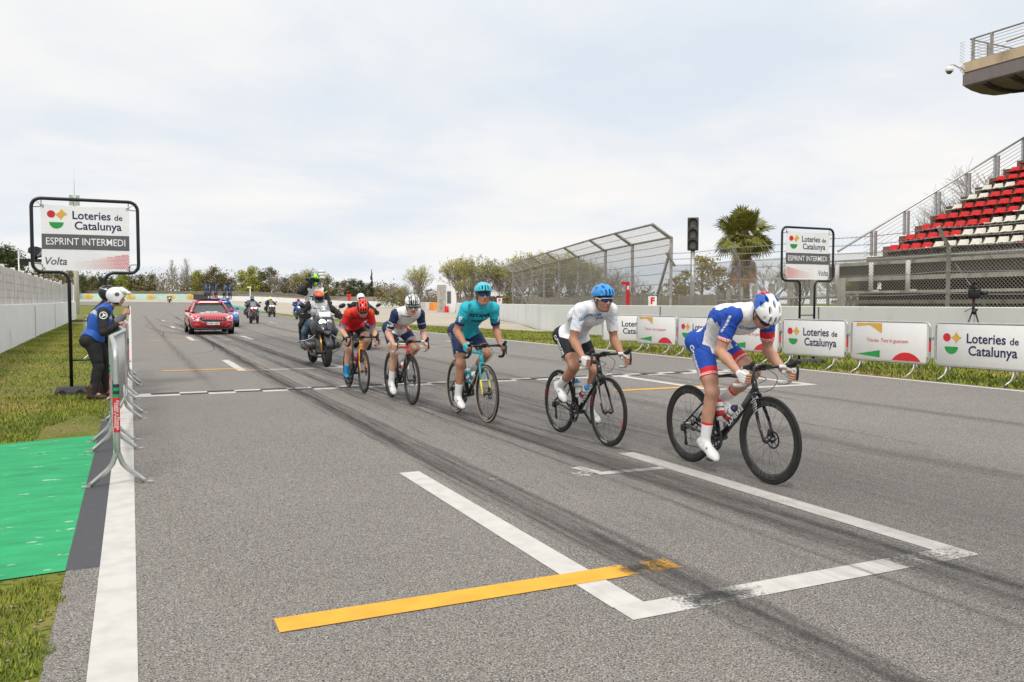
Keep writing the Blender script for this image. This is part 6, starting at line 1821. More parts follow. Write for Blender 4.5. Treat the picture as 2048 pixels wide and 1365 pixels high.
txt_on(P3, 'bib_shorts', 'ASTANA', .062, HR.lerp(KR, .30) + Vector((0, -.06, 0)), d, u, [mat('gold_decal', (.42, .40, .30), .5)], bold=.03)
txt_on(P3, 'bib_shorts', 'P', .05, HR.lerp(KR, .66) + Vector((.0, -.02, 0)), (.5, .85, 0), (0, 0, 1), [M_txw], bold=.03)
make_bottle(b3, 1, [M_ftq, M_txw, M_txw], 'turquoise bottle with a white band on the turquoise cyclist\'s seat tube'); make_bottle(b3, 0, [M_ftq, M_board, M_txw], 'turquoise bottle on the down tube between the turquoise cyclist\'s legs')

# 4: white and navy
def j4(c, n, r, t):
    if r.startswith('uarm'): return 0 if (t > .735 or .43 < t < .455) else 1
    if r == 'torso':
        if n[0] > .1 and .30 < t < .66 and n[2] < .2: return 2 if int(t * 34) % 2 else 0
        if abs(c[1]) > .10 and .25 < t < .55: return 2
        if t < .16 and abs(c[1]) > .07: return 1
    return 0
def s4(c, n, r, t):
    if r.startswith('thigh') and t > TH - .07: return 1 if int((t - TH) * 90) % 2 else 0
    return 0
b4, P4 = cyclist(3.45, 11.22, dict(frame=M_fb, frame2=M_fred, head2=True, top2=True, fork=M_fb, tape=M_tapeW, depth=.05, crank=-62, dz=-.03, downtext='TREK', rimtext=[('BONTRAGER', -100, 1)]),
    dict(hip=(-.225, -.005, 1.015), sh=(.285, .015, 1.255), neck=(.385, .02, 1.305), head=((.455, .025, 1.355), 16, -10, 0), phiR=34, phiL=20, koutR=.02, koutL=.22, arch=.06),
    kit([F_white, F_navy, F_red], j4, [F_navy, F_white], s4, [F_white], lambda *a: 0, sl=.78, th=.70),
    'cyclist in white and navy kit with a white and black helmet, fourth in line', 'red and black racing bicycle with white bar tape', skin='fair', h=.008)
for q in 'LR': shoe(P4, q, [M_shoeW, M_hood])
cycle_helmet(P4, [H_white, H_blk], lambda x, y, z: 1 if .017 < abs(y) < .03 or .05 < abs(y) < .062 else 0)
sunglasses(P4, M_lensG, M_whp)
txt_on(P4, 'jersey', 'TREK', .07, (.30, .0, 1.16), (0, 1, 0), (.5, 0, .86), [M_txw], bold=.03)
txt_on(P4, 'jersey', 'trek', .055, P4['B']['uarmR'][0].lerp(P4['B']['uarmR'][1], .58) + Vector((.03, -.02, 0)), (.5, .85, 0), (0, 0, 1), [M_txw], bold=.03)
txt_on(P4, 'jersey', 'SEGAFREDO', .028, (.30, -.02, 1.225), (0, 1, 0), (.5, 0, .86), [F_navy], bold=.02)
make_bottle(b4, 0, [M_redp, M_txw, M_txw], 'red and white bottle on the red and black bicycle')

# 5: red and black
def j5(c, n, r, t):
    if r.startswith('uarm'): return 2 if t > .62 else (1 if t < .12 else 0)
    if r == 'torso' and t > .80 and n[2] > .2 and abs(c[1]) > .10: return 1
    return 0
b5, P5 = cyclist(3.235, 12.95, dict(frame=M_fb, frame2=M_for, head2=True, fork=M_for, tape=M_tapeB, depth=.05, crank=-76, dz=-.03, rimtext=[('VISION', -100, 1)], cables=False),
    dict(hip=(-.235, 0, 1.02), sh=(.245, .0, 1.245), neck=(.355, -.005, 1.275), head=((.425, .015, 1.295), 42, -10, 4), phiR=24, phiL=20, koutR=.03, koutL=.12, gripR=(.475, .85), gripL=(.485, .80), arch=.06),
    kit([F_crim, F_orl, F_sky], j5, [F_blk], lambda *a: 0, [F_sky], lambda *a: 0, th=.68),
    'cyclist in red jersey with blue cuffs, black shorts and blue socks, last in line', 'orange and black racing bicycle under the red jersey cyclist', skin='fair', h=.008)
add_gloves(P5, F_blk)
for q in 'LR': shoe(P5, q, [M_shoeB, M_hood])
cycle_helmet(P5, [H_red, H_blk], lambda x, y, z: 0 if (z > .075 - .25 * x and abs(y) < .066) else 1)
sunglasses(P5, M_lensG, M_hood)
txt_on(P5, 'jersey', 'BAHRAIN', .05, (.27, .0, 1.13), (0, 1, 0), (.6, 0, .8), [F_navy], bold=.03)
KR, HR = P5['J']['knR'], Vector(P5['J']['hip']) + Vector((0, -.09, 0)); d = (KR - HR).normalized(); u = Vector((-d.z, 0, d.x))
txt_on(P5, 'bib_shorts', 'MERIDA', .06, HR.lerp(KR, .32) + Vector((0, -.06, 0)), d, u, [M_txw], bold=.03)
make_bottle(b5, 0, [M_redp, M_txr, M_txw], 'red bottle on the orange and black bicycle')
# ------------------------------------------------------------------ trees
def leaf_mat(name, c, var=.35, rough=.7):
    m = bpy.data.materials.new(name); m.use_nodes = True; t = m.node_tree; b = t.nodes['Principled BSDF']
    b.inputs['Roughness'].default_value = rough; b.inputs['Specular IOR Level'].default_value = .2
    tc = t.nodes.new('ShaderNodeTexCoord'); n = t.nodes.new('ShaderNodeTexNoise'); n.inputs['Scale'].default_value = .9; n.inputs['Detail'].default_value = 8
    n.inputs['Roughness'].default_value = .75
    t.links.new(tc.outputs['Object'], n.inputs['Vector'])
    oi = t.nodes.new('ShaderNodeObjectInfo'); ad = t.nodes.new('ShaderNodeMath'); ad.operation = 'MULTIPLY_ADD'; ad.inputs[1].default_value = .22; 
    t.links.new(oi.outputs['Random'], ad.inputs[0]); t.links.new(n.outputs['Fac'], ad.inputs[2])
    r = t.nodes.new('ShaderNodeValToRGB'); r.color_ramp.elements[0].position = .38; r.color_ramp.elements[1].position = .78
    r.color_ramp.elements[0].color = (*[k * (1 - var) for k in c], 1); r.color_ramp.elements[1].color = (c[0] * (1 + var * 1.3), c[1] * (1 + var), c[2] * (1 + var * .6), 1)
    t.links.new(ad.outputs[0], r.inputs[0]); t.links.new(r.outputs[0], b.inputs['Base Color'])
    MATS[name] = m; return m
L_pine = leaf_mat('pine_needles', (.066, .092, .030), .5); L_oak = leaf_mat('brownish_foliage', (.155, .132, .055), .5); L_spr = leaf_mat('spring_foliage', (.25, .28, .045), .35)
L_bud = leaf_mat('budding_foliage', (.33, .335, .10), .35); L_yel = leaf_mat('yellow_shrub_foliage', (.20, .165, .022), .5); L_cyp = leaf_mat('cypress_foliage', (.03, .042, .02), .4)
L_palm = leaf_mat('palm_fan', (.165, .175, .040), .5); L_dead = leaf_mat('dead_fronds', (.27, .18, .105), .5)
B_grey = mat('grey_bark', (.27, .235, .195), .9, var=.25, vscale=2); B_brown = mat('brown_bark', (.13, .10, .075), .9, var=.3, vscale=2); B_twig = mat('pale_twigs', (.29, .25, .20), .9, var=.2)
def leaves(mb, rng, c, rad, n, s, m=0, flat=1.0):
    for _ in range(n):
        while True:
            q = Vector((rng.uniform(-1, 1), rng.uniform(-1, 1), rng.uniform(-1, 1)))
            if q.length < 1: break
        q = q * (.45 + .55 * rng.random()) if q.length > .3 else q
        p = Vector(c) + Vector((q.x * rad[0], q.y * rad[1], q.z * rad[2]))
        u = Vector((rng.gauss(0, 1), rng.gauss(0, 1), rng.gauss(0, .7) * flat)).normalized(); w = u.cross(Vector((rng.gauss(0, 1), rng.gauss(0, 1), rng.gauss(0, 1)))).normalized()
        k = s * rng.uniform(.6, 1.35)
        mb.add([p - u * k, p - w * k * .5, p + u * k, p + w * k * .55], [(0, 1, 2, 3)], m)
def limbs(tr, cr, rng, p, d, ln, r, depth, spread, up, tips, kids=3, sh=.68):
    d = d.normalized(); mid = p + d * ln * .5 + Vector((rng.gauss(0, 1), rng.gauss(0, 1), 0)) * ln * .05; q = p + d * ln
    (tr if depth >= 3 else cr).tube([p, mid, q], [r, r * .82, r * .6], 5 if depth >= 3 else 3, m=0 if depth >= 3 else 1, caps=False)
    if depth == 0: tips.append(q); return
    for i in range(kids + (rng.random() < .4)):
        a = Vector((rng.gauss(0, 1), rng.gauss(0, 1), rng.gauss(0, .5))); nd = (d + a * spread + Vector((0, 0, up))).normalized()
        limbs(tr, cr, rng, p.lerp(q, rng.uniform(.45, 1.0)), nd, ln * sh * rng.uniform(.8, 1.15), r * .55, depth - 1, spread, up, tips, kids, sh)
def make_tree(kind, seed):
    """about ten metres tall; -> (trunk builder, crown builder, trunk material, crown materials)"""
    rng = random.Random(seed); tr, cr = MB(), MB(); H = 10.0
    if kind in ('pine', 'oak', 'spring', 'bush', 'yellow'):
        low = {'pine': .25, 'oak': .12, 'spring': .12, 'bush': .02, 'yellow': .02}[kind]
        lean = Vector((rng.gauss(0, .3), rng.gauss(0, .3), 0))
        tr.tube([(0, 0, -.3), lean * .5 + Vector((0, 0, H * .35)), lean + Vector((0, 0, H * .8))], [.28, .2, .06], 7)
        n = 24 if kind != 'bush' else 16; W_ = {'pine': .26, 'oak': .34, 'spring': .28, 'bush': .75, 'yellow': .55}[kind] * H
        for i in range(n):
            t = (i + .5) / n; z = H * (low + (1 - low) * t ** .9) - .4; prof = math.sin(PI * min(1, (t * .82 + .14))) ** .7
            a = rng.uniform(0, 2 * PI); rr_ = W_ * prof * rng.uniform(.35, .85); c = Vector((math.cos(a) * rr_, math.sin(a) * rr_, z)) + lean * t
            s = H * rng.uniform(.11, .18); tr.tube([lean * t * .8 + Vector((0, 0, max(.3, z - H * .14))), c], [.07, .025], 4, caps=False)
            leaves(cr, rng, c, (s * 1.3, s * 1.3, s * .85), 120, .21 if kind != 'pine' else .19)
        mats = {'pine': L_pine, 'oak': L_oak, 'spring': L_spr, 'bush': L_oak, 'yellow': L_yel}[kind]
        return tr, cr, B_brown, [mats, B_twig]
    if kind == 'cypress':
        tr.tube([(0, 0, -.3), (0, 0, H * .9)], [.16, .03], 6)
        for i in range(22):
            t = i / 21; w = .62 * (math.sin(PI * (t * .86 + .12)) ** .8); leaves(cr, rng, (rng.gauss(0, .06), rng.gauss(0, .06), H * (.04 + .95 * t)), (w, w, .4), 60, .13)
        return tr, cr, B_brown, [L_cyp, B_twig]
    tips = []
    if kind == 'poplar':
        tr.tube([(0, 0, -.3), (.1, .05, H * .5), (0, 0, H * .97)], [.17, .10, .02], 6)
        for i in range(34):
            z = H * rng.uniform(.16, .9); a = rng.uniform(0, 2 * PI); d = Vector((math.cos(a) * .42, math.sin(a) * .42, 1))
            limbs(tr, cr, rng, Vector((0, 0, z)), d, (H - z) * .30 + .5, .035, 2, .30, .25, tips, 3, .7)
        for q in tips[::3]: leaves(cr, rng, q, (.12, .12, .2), 1, .05)
        return tr, cr, B_grey, [L_bud, B_twig]
    lean = Vector((rng.gauss(0, .12), rng.gauss(0, .12), 1))
    n0 = 1 if kind == 'bare' else 2
    for i in range(n0 + rng.randint(0, 1)):
        b_ = Vector((rng.gauss(0, .35) * (n0 - 1), rng.gauss(0, .35) * (n0 - 1), -.2))
        d = (lean + Vector((rng.gauss(0, .15), rng.gauss(0, .15), 0)) * (n0 - 1)).normalized()
        q = b_ + d * H * .46; tr.tube([b_, b_.lerp(q, .5), q], [.17, .13, .09], 6)
        for j in range(9 if kind == 'bare' else 10):
            t = rng.uniform(.35, 1.0); a = rng.uniform(0, 2 * PI); sp = .75 if kind == 'bare' else .42
            limbs(tr, cr, rng, b_.lerp(q, t), Vector((math.cos(a) * sp, math.sin(a) * sp, .85)), H * .235 * (1.25 - .4 * t) + .3, .065, 3, .42, .16, tips, 3, .70)
    zmax = max(p.z for p in tips); k = H / zmax
    for b in (tr, cr): b.v = [(x * k, y * k, z * k) for x, y, z in b.v]
    if kind == 'budding':
        for q in tips:
            if rng.random() < .85: leaves(cr, rng, q * k, (.30, .30, .34), 7, .10)
    else:
        for q in tips[::2]: leaves(cr, rng, q * k, (.15, .15, .2), 1, .035)
    return tr, cr, B_grey, [L_bud, B_twig]
TREE = {}
def get_tree(kind, seed):
    if (kind, seed) not in TREE:
        tr, cr, m1, m2 = make_tree(kind, seed * 7 + 3)
        a, b = tr.mesh('trunk'), cr.mesh('crown'); a.materials.append(m1); [b.materials.append(x) for x in m2]
        TREE[(kind, seed)] = (a, b)
    return TREE[(kind, seed)]
FW_ = Vector((math.sin(math.radians(24.77)), math.cos(math.radians(24.77)))); RT_ = Vector((FW_.y, -FW_.x))
def spot(u, D):
    """ground point at depth D along the view axis, u = lateral slope in thousandths of the focal length"""
    return FW_ * D + RT_ * ((u - 1024) / 1650 * D)
DESC = {'pine': ('pine_tree', 'dark green pine', 'tree'), 'oak': ('broadleaf_tree', 'brownish green broadleaf tree', 'tree'), 'spring': ('broadleaf_tree', 'fresh yellow green spring tree', 'tree'),
        'poplar': ('poplar_tree', 'tall bare grey poplar', 'tree'), 'bare': ('bare_tree', 'bare tree with spreading pale twigs', 'tree'), 'budding': ('budding_tree', 'tall tree with thin budding leaves', 'tree'),
        'cypress': ('cypress_tree', 'slim dark cypress', 'tree'), 'bush': ('shrub', 'low dark bush', 'shrub'), 'yellow': ('shrub', 'dense shrub with yellowish leaves', 'shrub')}
ORD = ['first', 'second', 'third', 'fourth', 'fifth', 'sixth', 'seventh', 'eighth', 'ninth', 'tenth', 'eleventh', 'twelfth', 'thirteenth', 'fourteenth', 'fifteenth', 'sixteenth', 'seventeenth', 'eighteenth', 'nineteenth', 'twentieth']
TL = [(-30, 465, 'pine', 120), (6, 492, 'pine', 112), (32, 500, 'pine', 116), (56, 545, 'pine', 145), (76, 534, 'pine', 155), (98, 545, 'oak', 190), (118, 545, 'pine', 200), (142, 540, 'oak', 215), (166, 550, 'pine', 235),
      (186, 553, 'oak', 245), (206, 553, 'pine', 262), (224, 556, 'pine', 272), (243, 546, 'spring', 282), (262, 552, 'pine', 288), (284, 550, 'pine', 290), (304, 549, 'pine', 292), (322, 548, 'bare', 280), (346, 522, 'poplar', 276), (359, 542, 'bare', 272),
      (375, 517, 'poplar', 277), (390, 548, 'spring', 292), (400, 541, 'spring', 288), (414, 546, 'oak', 278), (429, 534, 'oak', 272), (448, 546, 'oak', 282), (463, 556, 'pine', 290), (486, 541, 'spring', 272), (506, 533, 'spring', 268), (524, 543, 'pine', 282),
      (541, 535, 'oak', 276), (560, 545, 'bare', 255), (574, 556, 'pine', 282), (592, 548, 'oak', 272), (608, 540, 'budding', 266), (632, 537, 'budding', 262), (655, 552, 'pine', 270), (674, 564, 'pine', 262), (690, 561, 'oak', 255), (706, 558, 'pine', 250),
      (723, 561, 'pine', 240), (739, 566, 'pine', 236), (744, 541, 'cypress', 230), (759, 572, 'oak', 232), (772, 560, 'bare', 200), (788, 572, 'bare', 192), (808, 574, 'budding', 172), (838, 530, 'budding', 152), (826, 562, 'bare', 162), (866, 572, 'bare', 152),
      (892, 572, 'spring', 142), (916, 514, 'budding', 136), (940, 552, 'budding', 132), (964, 510, 'budding', 126), (990, 524, 'budding', 128), (1014, 542, 'bare', 126), (1042, 514, 'budding', 118), (1064, 500, 'budding', 112), (1090, 540, 'spring', 118),
      (1110, 504, 'budding', 106), (1140, 507, 'budding', 108), (1170, 516, 'budding', 102), (1194, 536, 'bare', 96), (1216, 566, 'bush', 90), (1240, 526, 'bare', 86), (1268, 548, 'bare', 82), (1338, 566, 'bush', 72), (1366, 572, 'bush', 74), (1404, 512, 'yellow', 58),
      (1440, 536, 'yellow', 62), (1470, 560, 'bush', 60), (1556, 505, 'bare', 62), (1588, 520, 'budding', 66), (1690, 523, 'budding', 44), (1722, 528, 'budding', 48), (1905, 392, 'bare', 52), (1960, 330, 'bare', 50), (2020, 300, 'bare', 54)]
cnt = {}
for i, (u, yt, kind, D) in enumerate(TL):
    a, b = get_tree(kind, i % 3 if kind not in ('cypress',) else 0)
    p = spot(u, D); g = gz(p.x, p.y) if D < 240 else gz(p.x, min(p.y, 240)); H = 1.38 + (608 - yt) / 1650 * D - g
    nm, ds, cat = DESC[kind]; k = cnt.get(kind, 0); cnt[kind] = k + 1
    tot = sum(1 for t in TL if t[2] == kind)
    lab_ = (f'{ds}, {ORD[k]} of its kind from the left' if tot > 1 else f'{ds} standing above the dark pines behind the gravel trap')
    if kind in ('bush', 'yellow'): lab_ = f'{ds} behind the mesh fence, {ORD[k]} of its kind from the left'
    r = empty(nm, (p.x, p.y, g), (i * 2.4) % 6.28, lab_, cat, {'bush': 'shrubs behind the fence', 'yellow': 'shrubs behind the fence'}.get(kind, 'trees beyond the track'))
    r.scale = ((H / 10) * (1.0 if kind != 'poplar' else .8),) * 2 + (H / 10,)
    if kind in ('bush', 'yellow'): r.scale = (H / 10 * 1.0, H / 10 * 1.0, H / 10)
    mesh_obj('trunk', a, None, r); mesh_obj('crown', b, None, r)
# undergrowth that closes the wood
rng = random.Random(5); mb = MB()
for (u0, u1, D, h0, n) in ((-60, 640, 290, 11.5, 150), (600, 800, 258, 8, 60), (760, 1040, 165, 4.0, 70), (1000, 1360, 112, 3.6, 90), (1340, 1480, 66, 2.2, 30), (-120, 120, 150, 7, 40), (100, 300, 290, 12, 60)):
    for i in range(n):
        p = spot(u0 + (u1 - u0) * (i + rng.random()) / n, D + rng.uniform(-6, 8)); h = h0 * rng.uniform(.5, 1.1); g = gz(p.x, min(p.y, 240)); k = h / 3
        leaves(mb, rng, (p.x, p.y, g + h * .5), (h * .5, h * .5, h * .55), 60 if h < 5 else 130, min(.11 * h * .7, .34), rng.choice((0, 1, 1, 2)))
tag(mb.build('undergrowth', [L_pine, L_oak, B_twig], fix=False), 'mixed undergrowth below the far trees', 'undergrowth', kind='stuff')

# fan palm
pa = empty('palm_tree', (30.5, 35.8, gz(30.5, 35.8)), 0, 'fan palm with a skirt of dead fronds behind the mesh fence', 'palm')
rng = random.Random(12); mb = MB(); mb.lathe((0, 0, 0), (0, 0, 1), [(.42, -.2), (.36, .6), (.32, 2.2), (.30, 5.0), (.2, 5.4)], 14); mb.build('trunk', B_brown, pa)
def frond(mb, base, d, L, fan, droop, rng, m=0, n=15):
    d = d.normalized(); tip = base + d * L + Vector((0, 0, -droop * L * .4)); mb.tube([base, base.lerp(tip, .5) + Vector((0, 0, droop * .06)), tip], [.022, .018, .012], 4, m=m, caps=False)
    dd = (tip - base.lerp(tip, .5)).normalized(); side = dd.cross(Vector((0, 0, 1)));
    side = side.normalized() if side.length > .05 else Vector((1, 0, 0)); up = side.cross(dd); ro_ = rng.uniform(-1.1, 1.1); side, up = side * math.cos(ro_) + up * math.sin(ro_), up * math.cos(ro_) - side * math.sin(ro_)
    for i in range(n):
        a = math.radians(-105 + 210 * i / (n - 1)); q = (dd * math.cos(a) + side * math.sin(a) + up * (.22 * abs(math.sin(a)))).normalized()
        ln = fan * (1 - .25 * abs(a) / 1.8) * rng.uniform(.88, 1.1); w = q.cross(up).normalized() * fan * .055
        e = tip + q * ln * .6; f = tip + q * ln + Vector((0, 0, -.22 * ln * (droop + .5) * rng.uniform(.6, 1.4)))
        mb.add([tip, e - w, f, e + w], [(0, 1, 2, 3)], m)
mb = MB()
for i in range(76):
    el = math.radians(rng.uniform(-38, 84)); az = i * 2.399; d = Vector((math.cos(az) * math.cos(el), math.sin(az) * math.cos(el), math.sin(el)))
    frond(mb, Vector((0, 0, 5.1)) + d * .2, d, (.80 if i % 3 else .34) * rng.uniform(.8, 1.15), (.80 if i % 3 else .62) * rng.uniform(.9, 1.1), .25 if el > .2 else .6, rng, 0, 17)
mb.build('crown', L_palm, pa)
mb = MB()
for i in range(70):
    az = i * 2.399; z = rng.uniform(3.0, 4.95); d = Vector((math.cos(az), math.sin(az), -1.1 - .5 * rng.random()))
    frond(mb, Vector((math.cos(az) * .26, math.sin(az) * .26, z)), d, .36, .46, 1.0, rng, 0, 9)
mb.build('dead_fronds', L_dead, pa)

# ------------------------------------------------------------------ grass blades on the verges
G_a = mat('grass_blade', (.235, .265, .026), .7, var=.45, vscale=3.5); G_b = mat('dry_grass_blade', (.36, .29, .095), .8, var=.35, vscale=4); G_c = mat('dark_grass_blade', (.135, .18, .022), .7, var=.4, vscale=3)
rng = random.Random(21)
def blades(name, n, area, h0, w0, keep=lambda x, y: True, power=1.0):
    vs = []; fs = []; ms = []
    for _ in range(n):
        x, y = area(rng)
        if not keep(x, y): continue
        p1 = math.sin(x * 2.1 + 1.3 * math.sin(y * .9)) + math.sin(y * 1.7 + x) + rng.gauss(0, .8)
        m = 1 if p1 > 1.1 else (2 if p1 < -.9 else 0)
        g = gz(x, y) - .004; a = rng.uniform(0, 2 * PI); h = h0 * rng.uniform(.45, 1.3) * (.8 if m == 1 else 1); w = w0 * rng.uniform(.7, 1.3)
        lx, ly = math.cos(a), math.sin(a); b = len(vs); l = rng.uniform(.2, 1.0) * h
        vs += [(x - ly * w, y + lx * w, g), (x + ly * w, y - lx * w, g), (x + lx * l, y + ly * l, g + h)]; fs.append((b, b + 1, b + 2)); ms.append(m)
    me = bpy.data.meshes.new(name); me.from_pydata(vs, [], fs); me.polygons.foreach_set('material_index', ms)
    for m in (G_a, G_b, G_c): me.materials.append(m)
    o = bpy.data.objects.new(name, me); COL.objects.link(o); return o
tag(blades('grass', 26000, lambda r: (r.uniform(-1.5, -.30), r.uniform(2.4, 4.80)), .026, .0032, lambda x, y: x < -.36 + .05 * math.sin(y * 9) + .03 * math.sin(y * 31) and y < 4.62 + .06 * math.sin(x * 11) + .03 * math.sin(x * 37)), 'short rough grass beside the near edge line', 'grass', kind='stuff')
tag(blades('grass', 100000, lambda r: (r.uniform(-3.5, -.22), 9.0 + 46 * r.random() ** .5 + 1.2), .042, .008, lambda x, y: y > 9.0 + .62 * (x + 2.6) / 2.3 * (1 if x > -2.6 else 0) + .05 * math.sin(x * 13) and (x > -2.85 - .02 * (y - 8))), 'mown grass between the left wall and the edge line', 'grass', kind='stuff')
tag(blades('grass', 26000, lambda r: (r.uniform(-3.0, -.24), r.uniform(9.0, 14)), .036, .006, lambda x, y: y > 9.02 + .62 * max(0, x + 2.6) / 2.3 + .05 * math.sin(x * 13) and not (x > -.9 and y < 11 + .4 * math.sin(x * 9))), 'short mown grass beyond the green paint', 'grass', kind='stuff')
tag(blades('grass', 70000, lambda r: (r.uniform(12.88, 18.0), 5 + 42 * r.random() ** 1.4), .075, .016, lambda x, y: x < 18.0 - .16 * max(0, y - 34)), 'grass strip in front of the right wall', 'grass', kind='stuff')
mb = MB()   # dandelions in the left verge
for i in range(40):
    x, y = rng.gauss(-2.3, .25), rng.gauss(16.5, .9); mb.ball((x, y, gz(x, y) + .05), (.016, .016, .008), n=6, k=3)
o = mb.build('dandelions', mat('dandelion_yellow', (.80, .55, .02), .7)); tag(o, 'yellow dandelions in the left grass verge', 'flowers', kind='stuff')
mb = MB()   # stones and clods on the bare ground by the green paint
for i in range(160):
    x, y = rng.uniform(-.9, -.34), rng.uniform(9.5, 11.2) if i % 2 else rng.uniform(2.6, 4.7); s = rng.uniform(.004, .011); mb.ball((x, y, s * .4), (s, s * .8, s * .6), n=6, k=4)
tag(mb.build('pebbles', mat('pebble_brown', (.33, .27, .21), .9, var=.3, vscale=30)), 'small stones on the worn verge', 'stones', kind='stuff')
# ------------------------------------------------------------------ clothed figures: marshals and motorcyclists
C_blk = mat('black_textile', (.020, .020, .022), .8, var=.3, vscale=8, bump=.5, bscale=12); C_den = mat('blue_denim', (.075, .125, .185), .85, var=.3, vscale=7, bump=.5, bscale=14); C_vblue = mat('blue_vest', (.022, .105, .46), .6, var=.1, vscale=6, bump=.5, bscale=9)
C_wht = mat('white_bib', (.74, .73, .72), .7, var=.06, bump=.5, bscale=9); C_gry = mat('grey_textile', (.14, .14, .15), .85, var=.2, bump=.5, bscale=12); C_ref = mat('reflective_band', (.52, .54, .56), .35, .2); C_neon = mat('neon_trim', (.45, .80, .05), .6)
C_blu = mat('blue_leather', (.018, .05, .30), .5, var=.15, bump=.3, bscale=12); C_boot = mat('brown_boot', (.07, .035, .022), .6); H_neon = mat('neon_helmet_shell', (.35, .80, .03), .35); H_nav = mat('navy_helmet_shell', (.03, .05, .20), .25, coat=.5); H_gun = mat('gunmetal_helmet_shell', (.10, .10, .11), .2, metal=.4, coat=.5); H_org = mat('orange_helmet_shell', (.75, .12, .04), .25, coat=.4); H_yel = mat('yellow_helmet_shell', (.75, .72, .03), .3)
def clothed(loc, rz, J, label, head, top, low, shoem, h=.011, hands=None, vest=None, skin_k='mid', group=None, loose=.014, hair=1, head_h=.006, bandf=None, hand_h=.005, gr=1.0, boots=True):
    cl = [dict(name='trousers', parts=[('torso', -9, .08), ('thighL', -9, 9), ('thighR', -9, 9), ('shinL', -9, 1.02), ('shinR', -9, 1.02)], off=.006, mats=low),
          dict(name='jacket', parts=[('torso', .0, 9), ('uarmL', -9, 9), ('uarmR', -9, 9), ('farmL', -9, .96), ('farmR', -9, .96), ('neck', -9, .45)], off=.010, mats=top, mf=bandf or (lambda *a: 0))]
    if vest: cl.append(dict(name=vest[0], parts=[('torso', vest[2], 9), ('neck', -9, .05)], off=.020, mats=vest[1], mf=vest[3]))
    for q in 'LR':
        if 'fd' + q not in J:
            J['fd' + q] = Vector((1, 0, 0)); J['fu' + q] = Vector((0, 0, 1))
    F = figure('person', loc, rz, J, label, skin_k, h, cl, gr, dict(head, h=head_h), hands, hand_h, loose, group=group, hair=hair)
    for q in 'LR': shoe(F, q, [shoem, M_sole], 'boot' if boots else 'plain')
    return F

def arm(J, q, s, sh, wr, hint):
    J['sh' + q] = Vector(sh); J['wr' + q] = Vector(wr); J['el' + q] = ik(sh, wr, .29, .26, hint)
def leg(J, q, hp, an, toe, hint, l1=.43, l2=.42):
    J['hip' + q] = Vector(hp); J['an' + q] = Vector(an); J['toe' + q] = Vector(toe); J['kn' + q] = ik(hp, an, l1, l2, hint)
    d = (Vector(toe) - Vector(an)); d.z = 0; J['fd' + q] = d.normalized(); J['fu' + q] = Vector((0, 0, 1))

J = dict(hip=(-.07, 0, .885), sh=(.085, 0, 1.285), neck=(.17, 0, 1.375), arch=.008, sw=.165, hw=.085)
arm(J, 'R', -1, (.09, -.17, 1.25), (.275, -.13, 1.09), (-.2, -.4, -.8)); arm(J, 'L', 1, (.09, .17, 1.25), (.28, .13, 1.09), (-.2, .4, -.8))
leg(J, 'R', (-.09, -.10, .875), (-.06, -.11, .10), (.12, -.13, .022), (1, 0, 0), .405, .385); leg(J, 'L', (-.06, .10, .875), (.06, .12, .10), (.24, .14, .022), (1, 0, 0), .41, .39)
def mband(c, n, r, t): return 1 if (r.startswith('farm') and .12 < t < .22) else 0
MA = clothed((-.43, 13.22, 0), -.06, J, 'marshal in blue vest and raised white helmet leaning on the steel barrier', dict(c=(.245, 0, 1.475), pitch=.14, yaw=-.10), [C_blk, C_ref], [C_blk], C_boot, h=.0095,
             hands={'L': ((.335, .13, 1.065), (0, -1, .05), (0, 0, 1)), 'R': ((.335, -.10, 1.065), (0, 1, .05), (0, 0, 1))}, vest=('vest', [C_vblue, C_ref], -.02, lambda c, n, r, t: 1 if .78 < t < .90 else 0), head_h=.005, group='marshals at the left barriers', gr=.95, loose=.008)
hm_ = moto_helmet(MA, [H_white, H_blk, H_gun], lambda x, y, z: 1 if (z < -.085 + .1 * x and x < .09) else (2 if (abs(y) > .085 and (x - .02) ** 2 + (z - .045) ** 2 < .0011) else 0), 'flip', g=.92)
mb = MB(); mb.loft([[MA['HM'] @ Vector((x * .92, y * .92, z * .92)) for y in (-.085, -.04, 0, .04, .085)] for x, z in ((.085, .105), (.125, .085), (.15, .062))], closed=False, caps=False); mb.build('visor', mat('raised_visor', (.06, .065, .07), .1), hm_)
mb = MB(); HM = MA['HM']
for k in range(9):
    a = -.06 + .015 * k; mb.tube([HM @ Vector(q) for q in ((-.06, a, -.08), (-.12, a * 1.1, -.13), (-.165, a * .9, -.20), (-.19, a * .5, -.27))], [.016, .018, .015, .006], 6)
mb.build('hair', mat('brown_hair', (.075, .035, .022), .6), MA['o'])
mb = MB(); vs, fs = text_data('MOTARD', .05, bold=.03); decal(mb, vs, fs, (-.04, 0, 1.24), (0, -1, 0), (.35, 0, 1), MA['bvh']['vest'], 0, .003, .5, .03); mb.build('lettering', [M_txw], MA['objs']['vest'], fix=False)
c0, c1 = MA['B']['uarmR'][0], MA['B']['uarmR'][1]; mb = MB(); ring_ = [(.052 * math.cos(t) * k, .052 * math.sin(t) * k) for t in [2 * PI * i / 24 for i in range(24)] for k in (1, .78)]
decal(mb, ring_, [(2 * i, 2 * ((i + 1) % 24), 2 * ((i + 1) % 24) + 1, 2 * i + 1) for i in range(24)], c0.lerp(c1, .12) + Vector((0, -.02, 0)), (1, 0, 0), (0, 0, 1), MA['bvh']['jacket'], 0, .004, .3, .03)
decal(mb, [(-.03, -.028), (.045, .0), (-.01, .035), (-.005, .0)], [(0, 1, 2, 3)], c0.lerp(c1, .12) + Vector((0, -.02, 0)), (1, 0, 0), (0, 0, 1), MA['bvh']['jacket'], 0, .004, .3, .03); mb.build('emblem', [M_txw], MA['objs']['jacket'], fix=False)

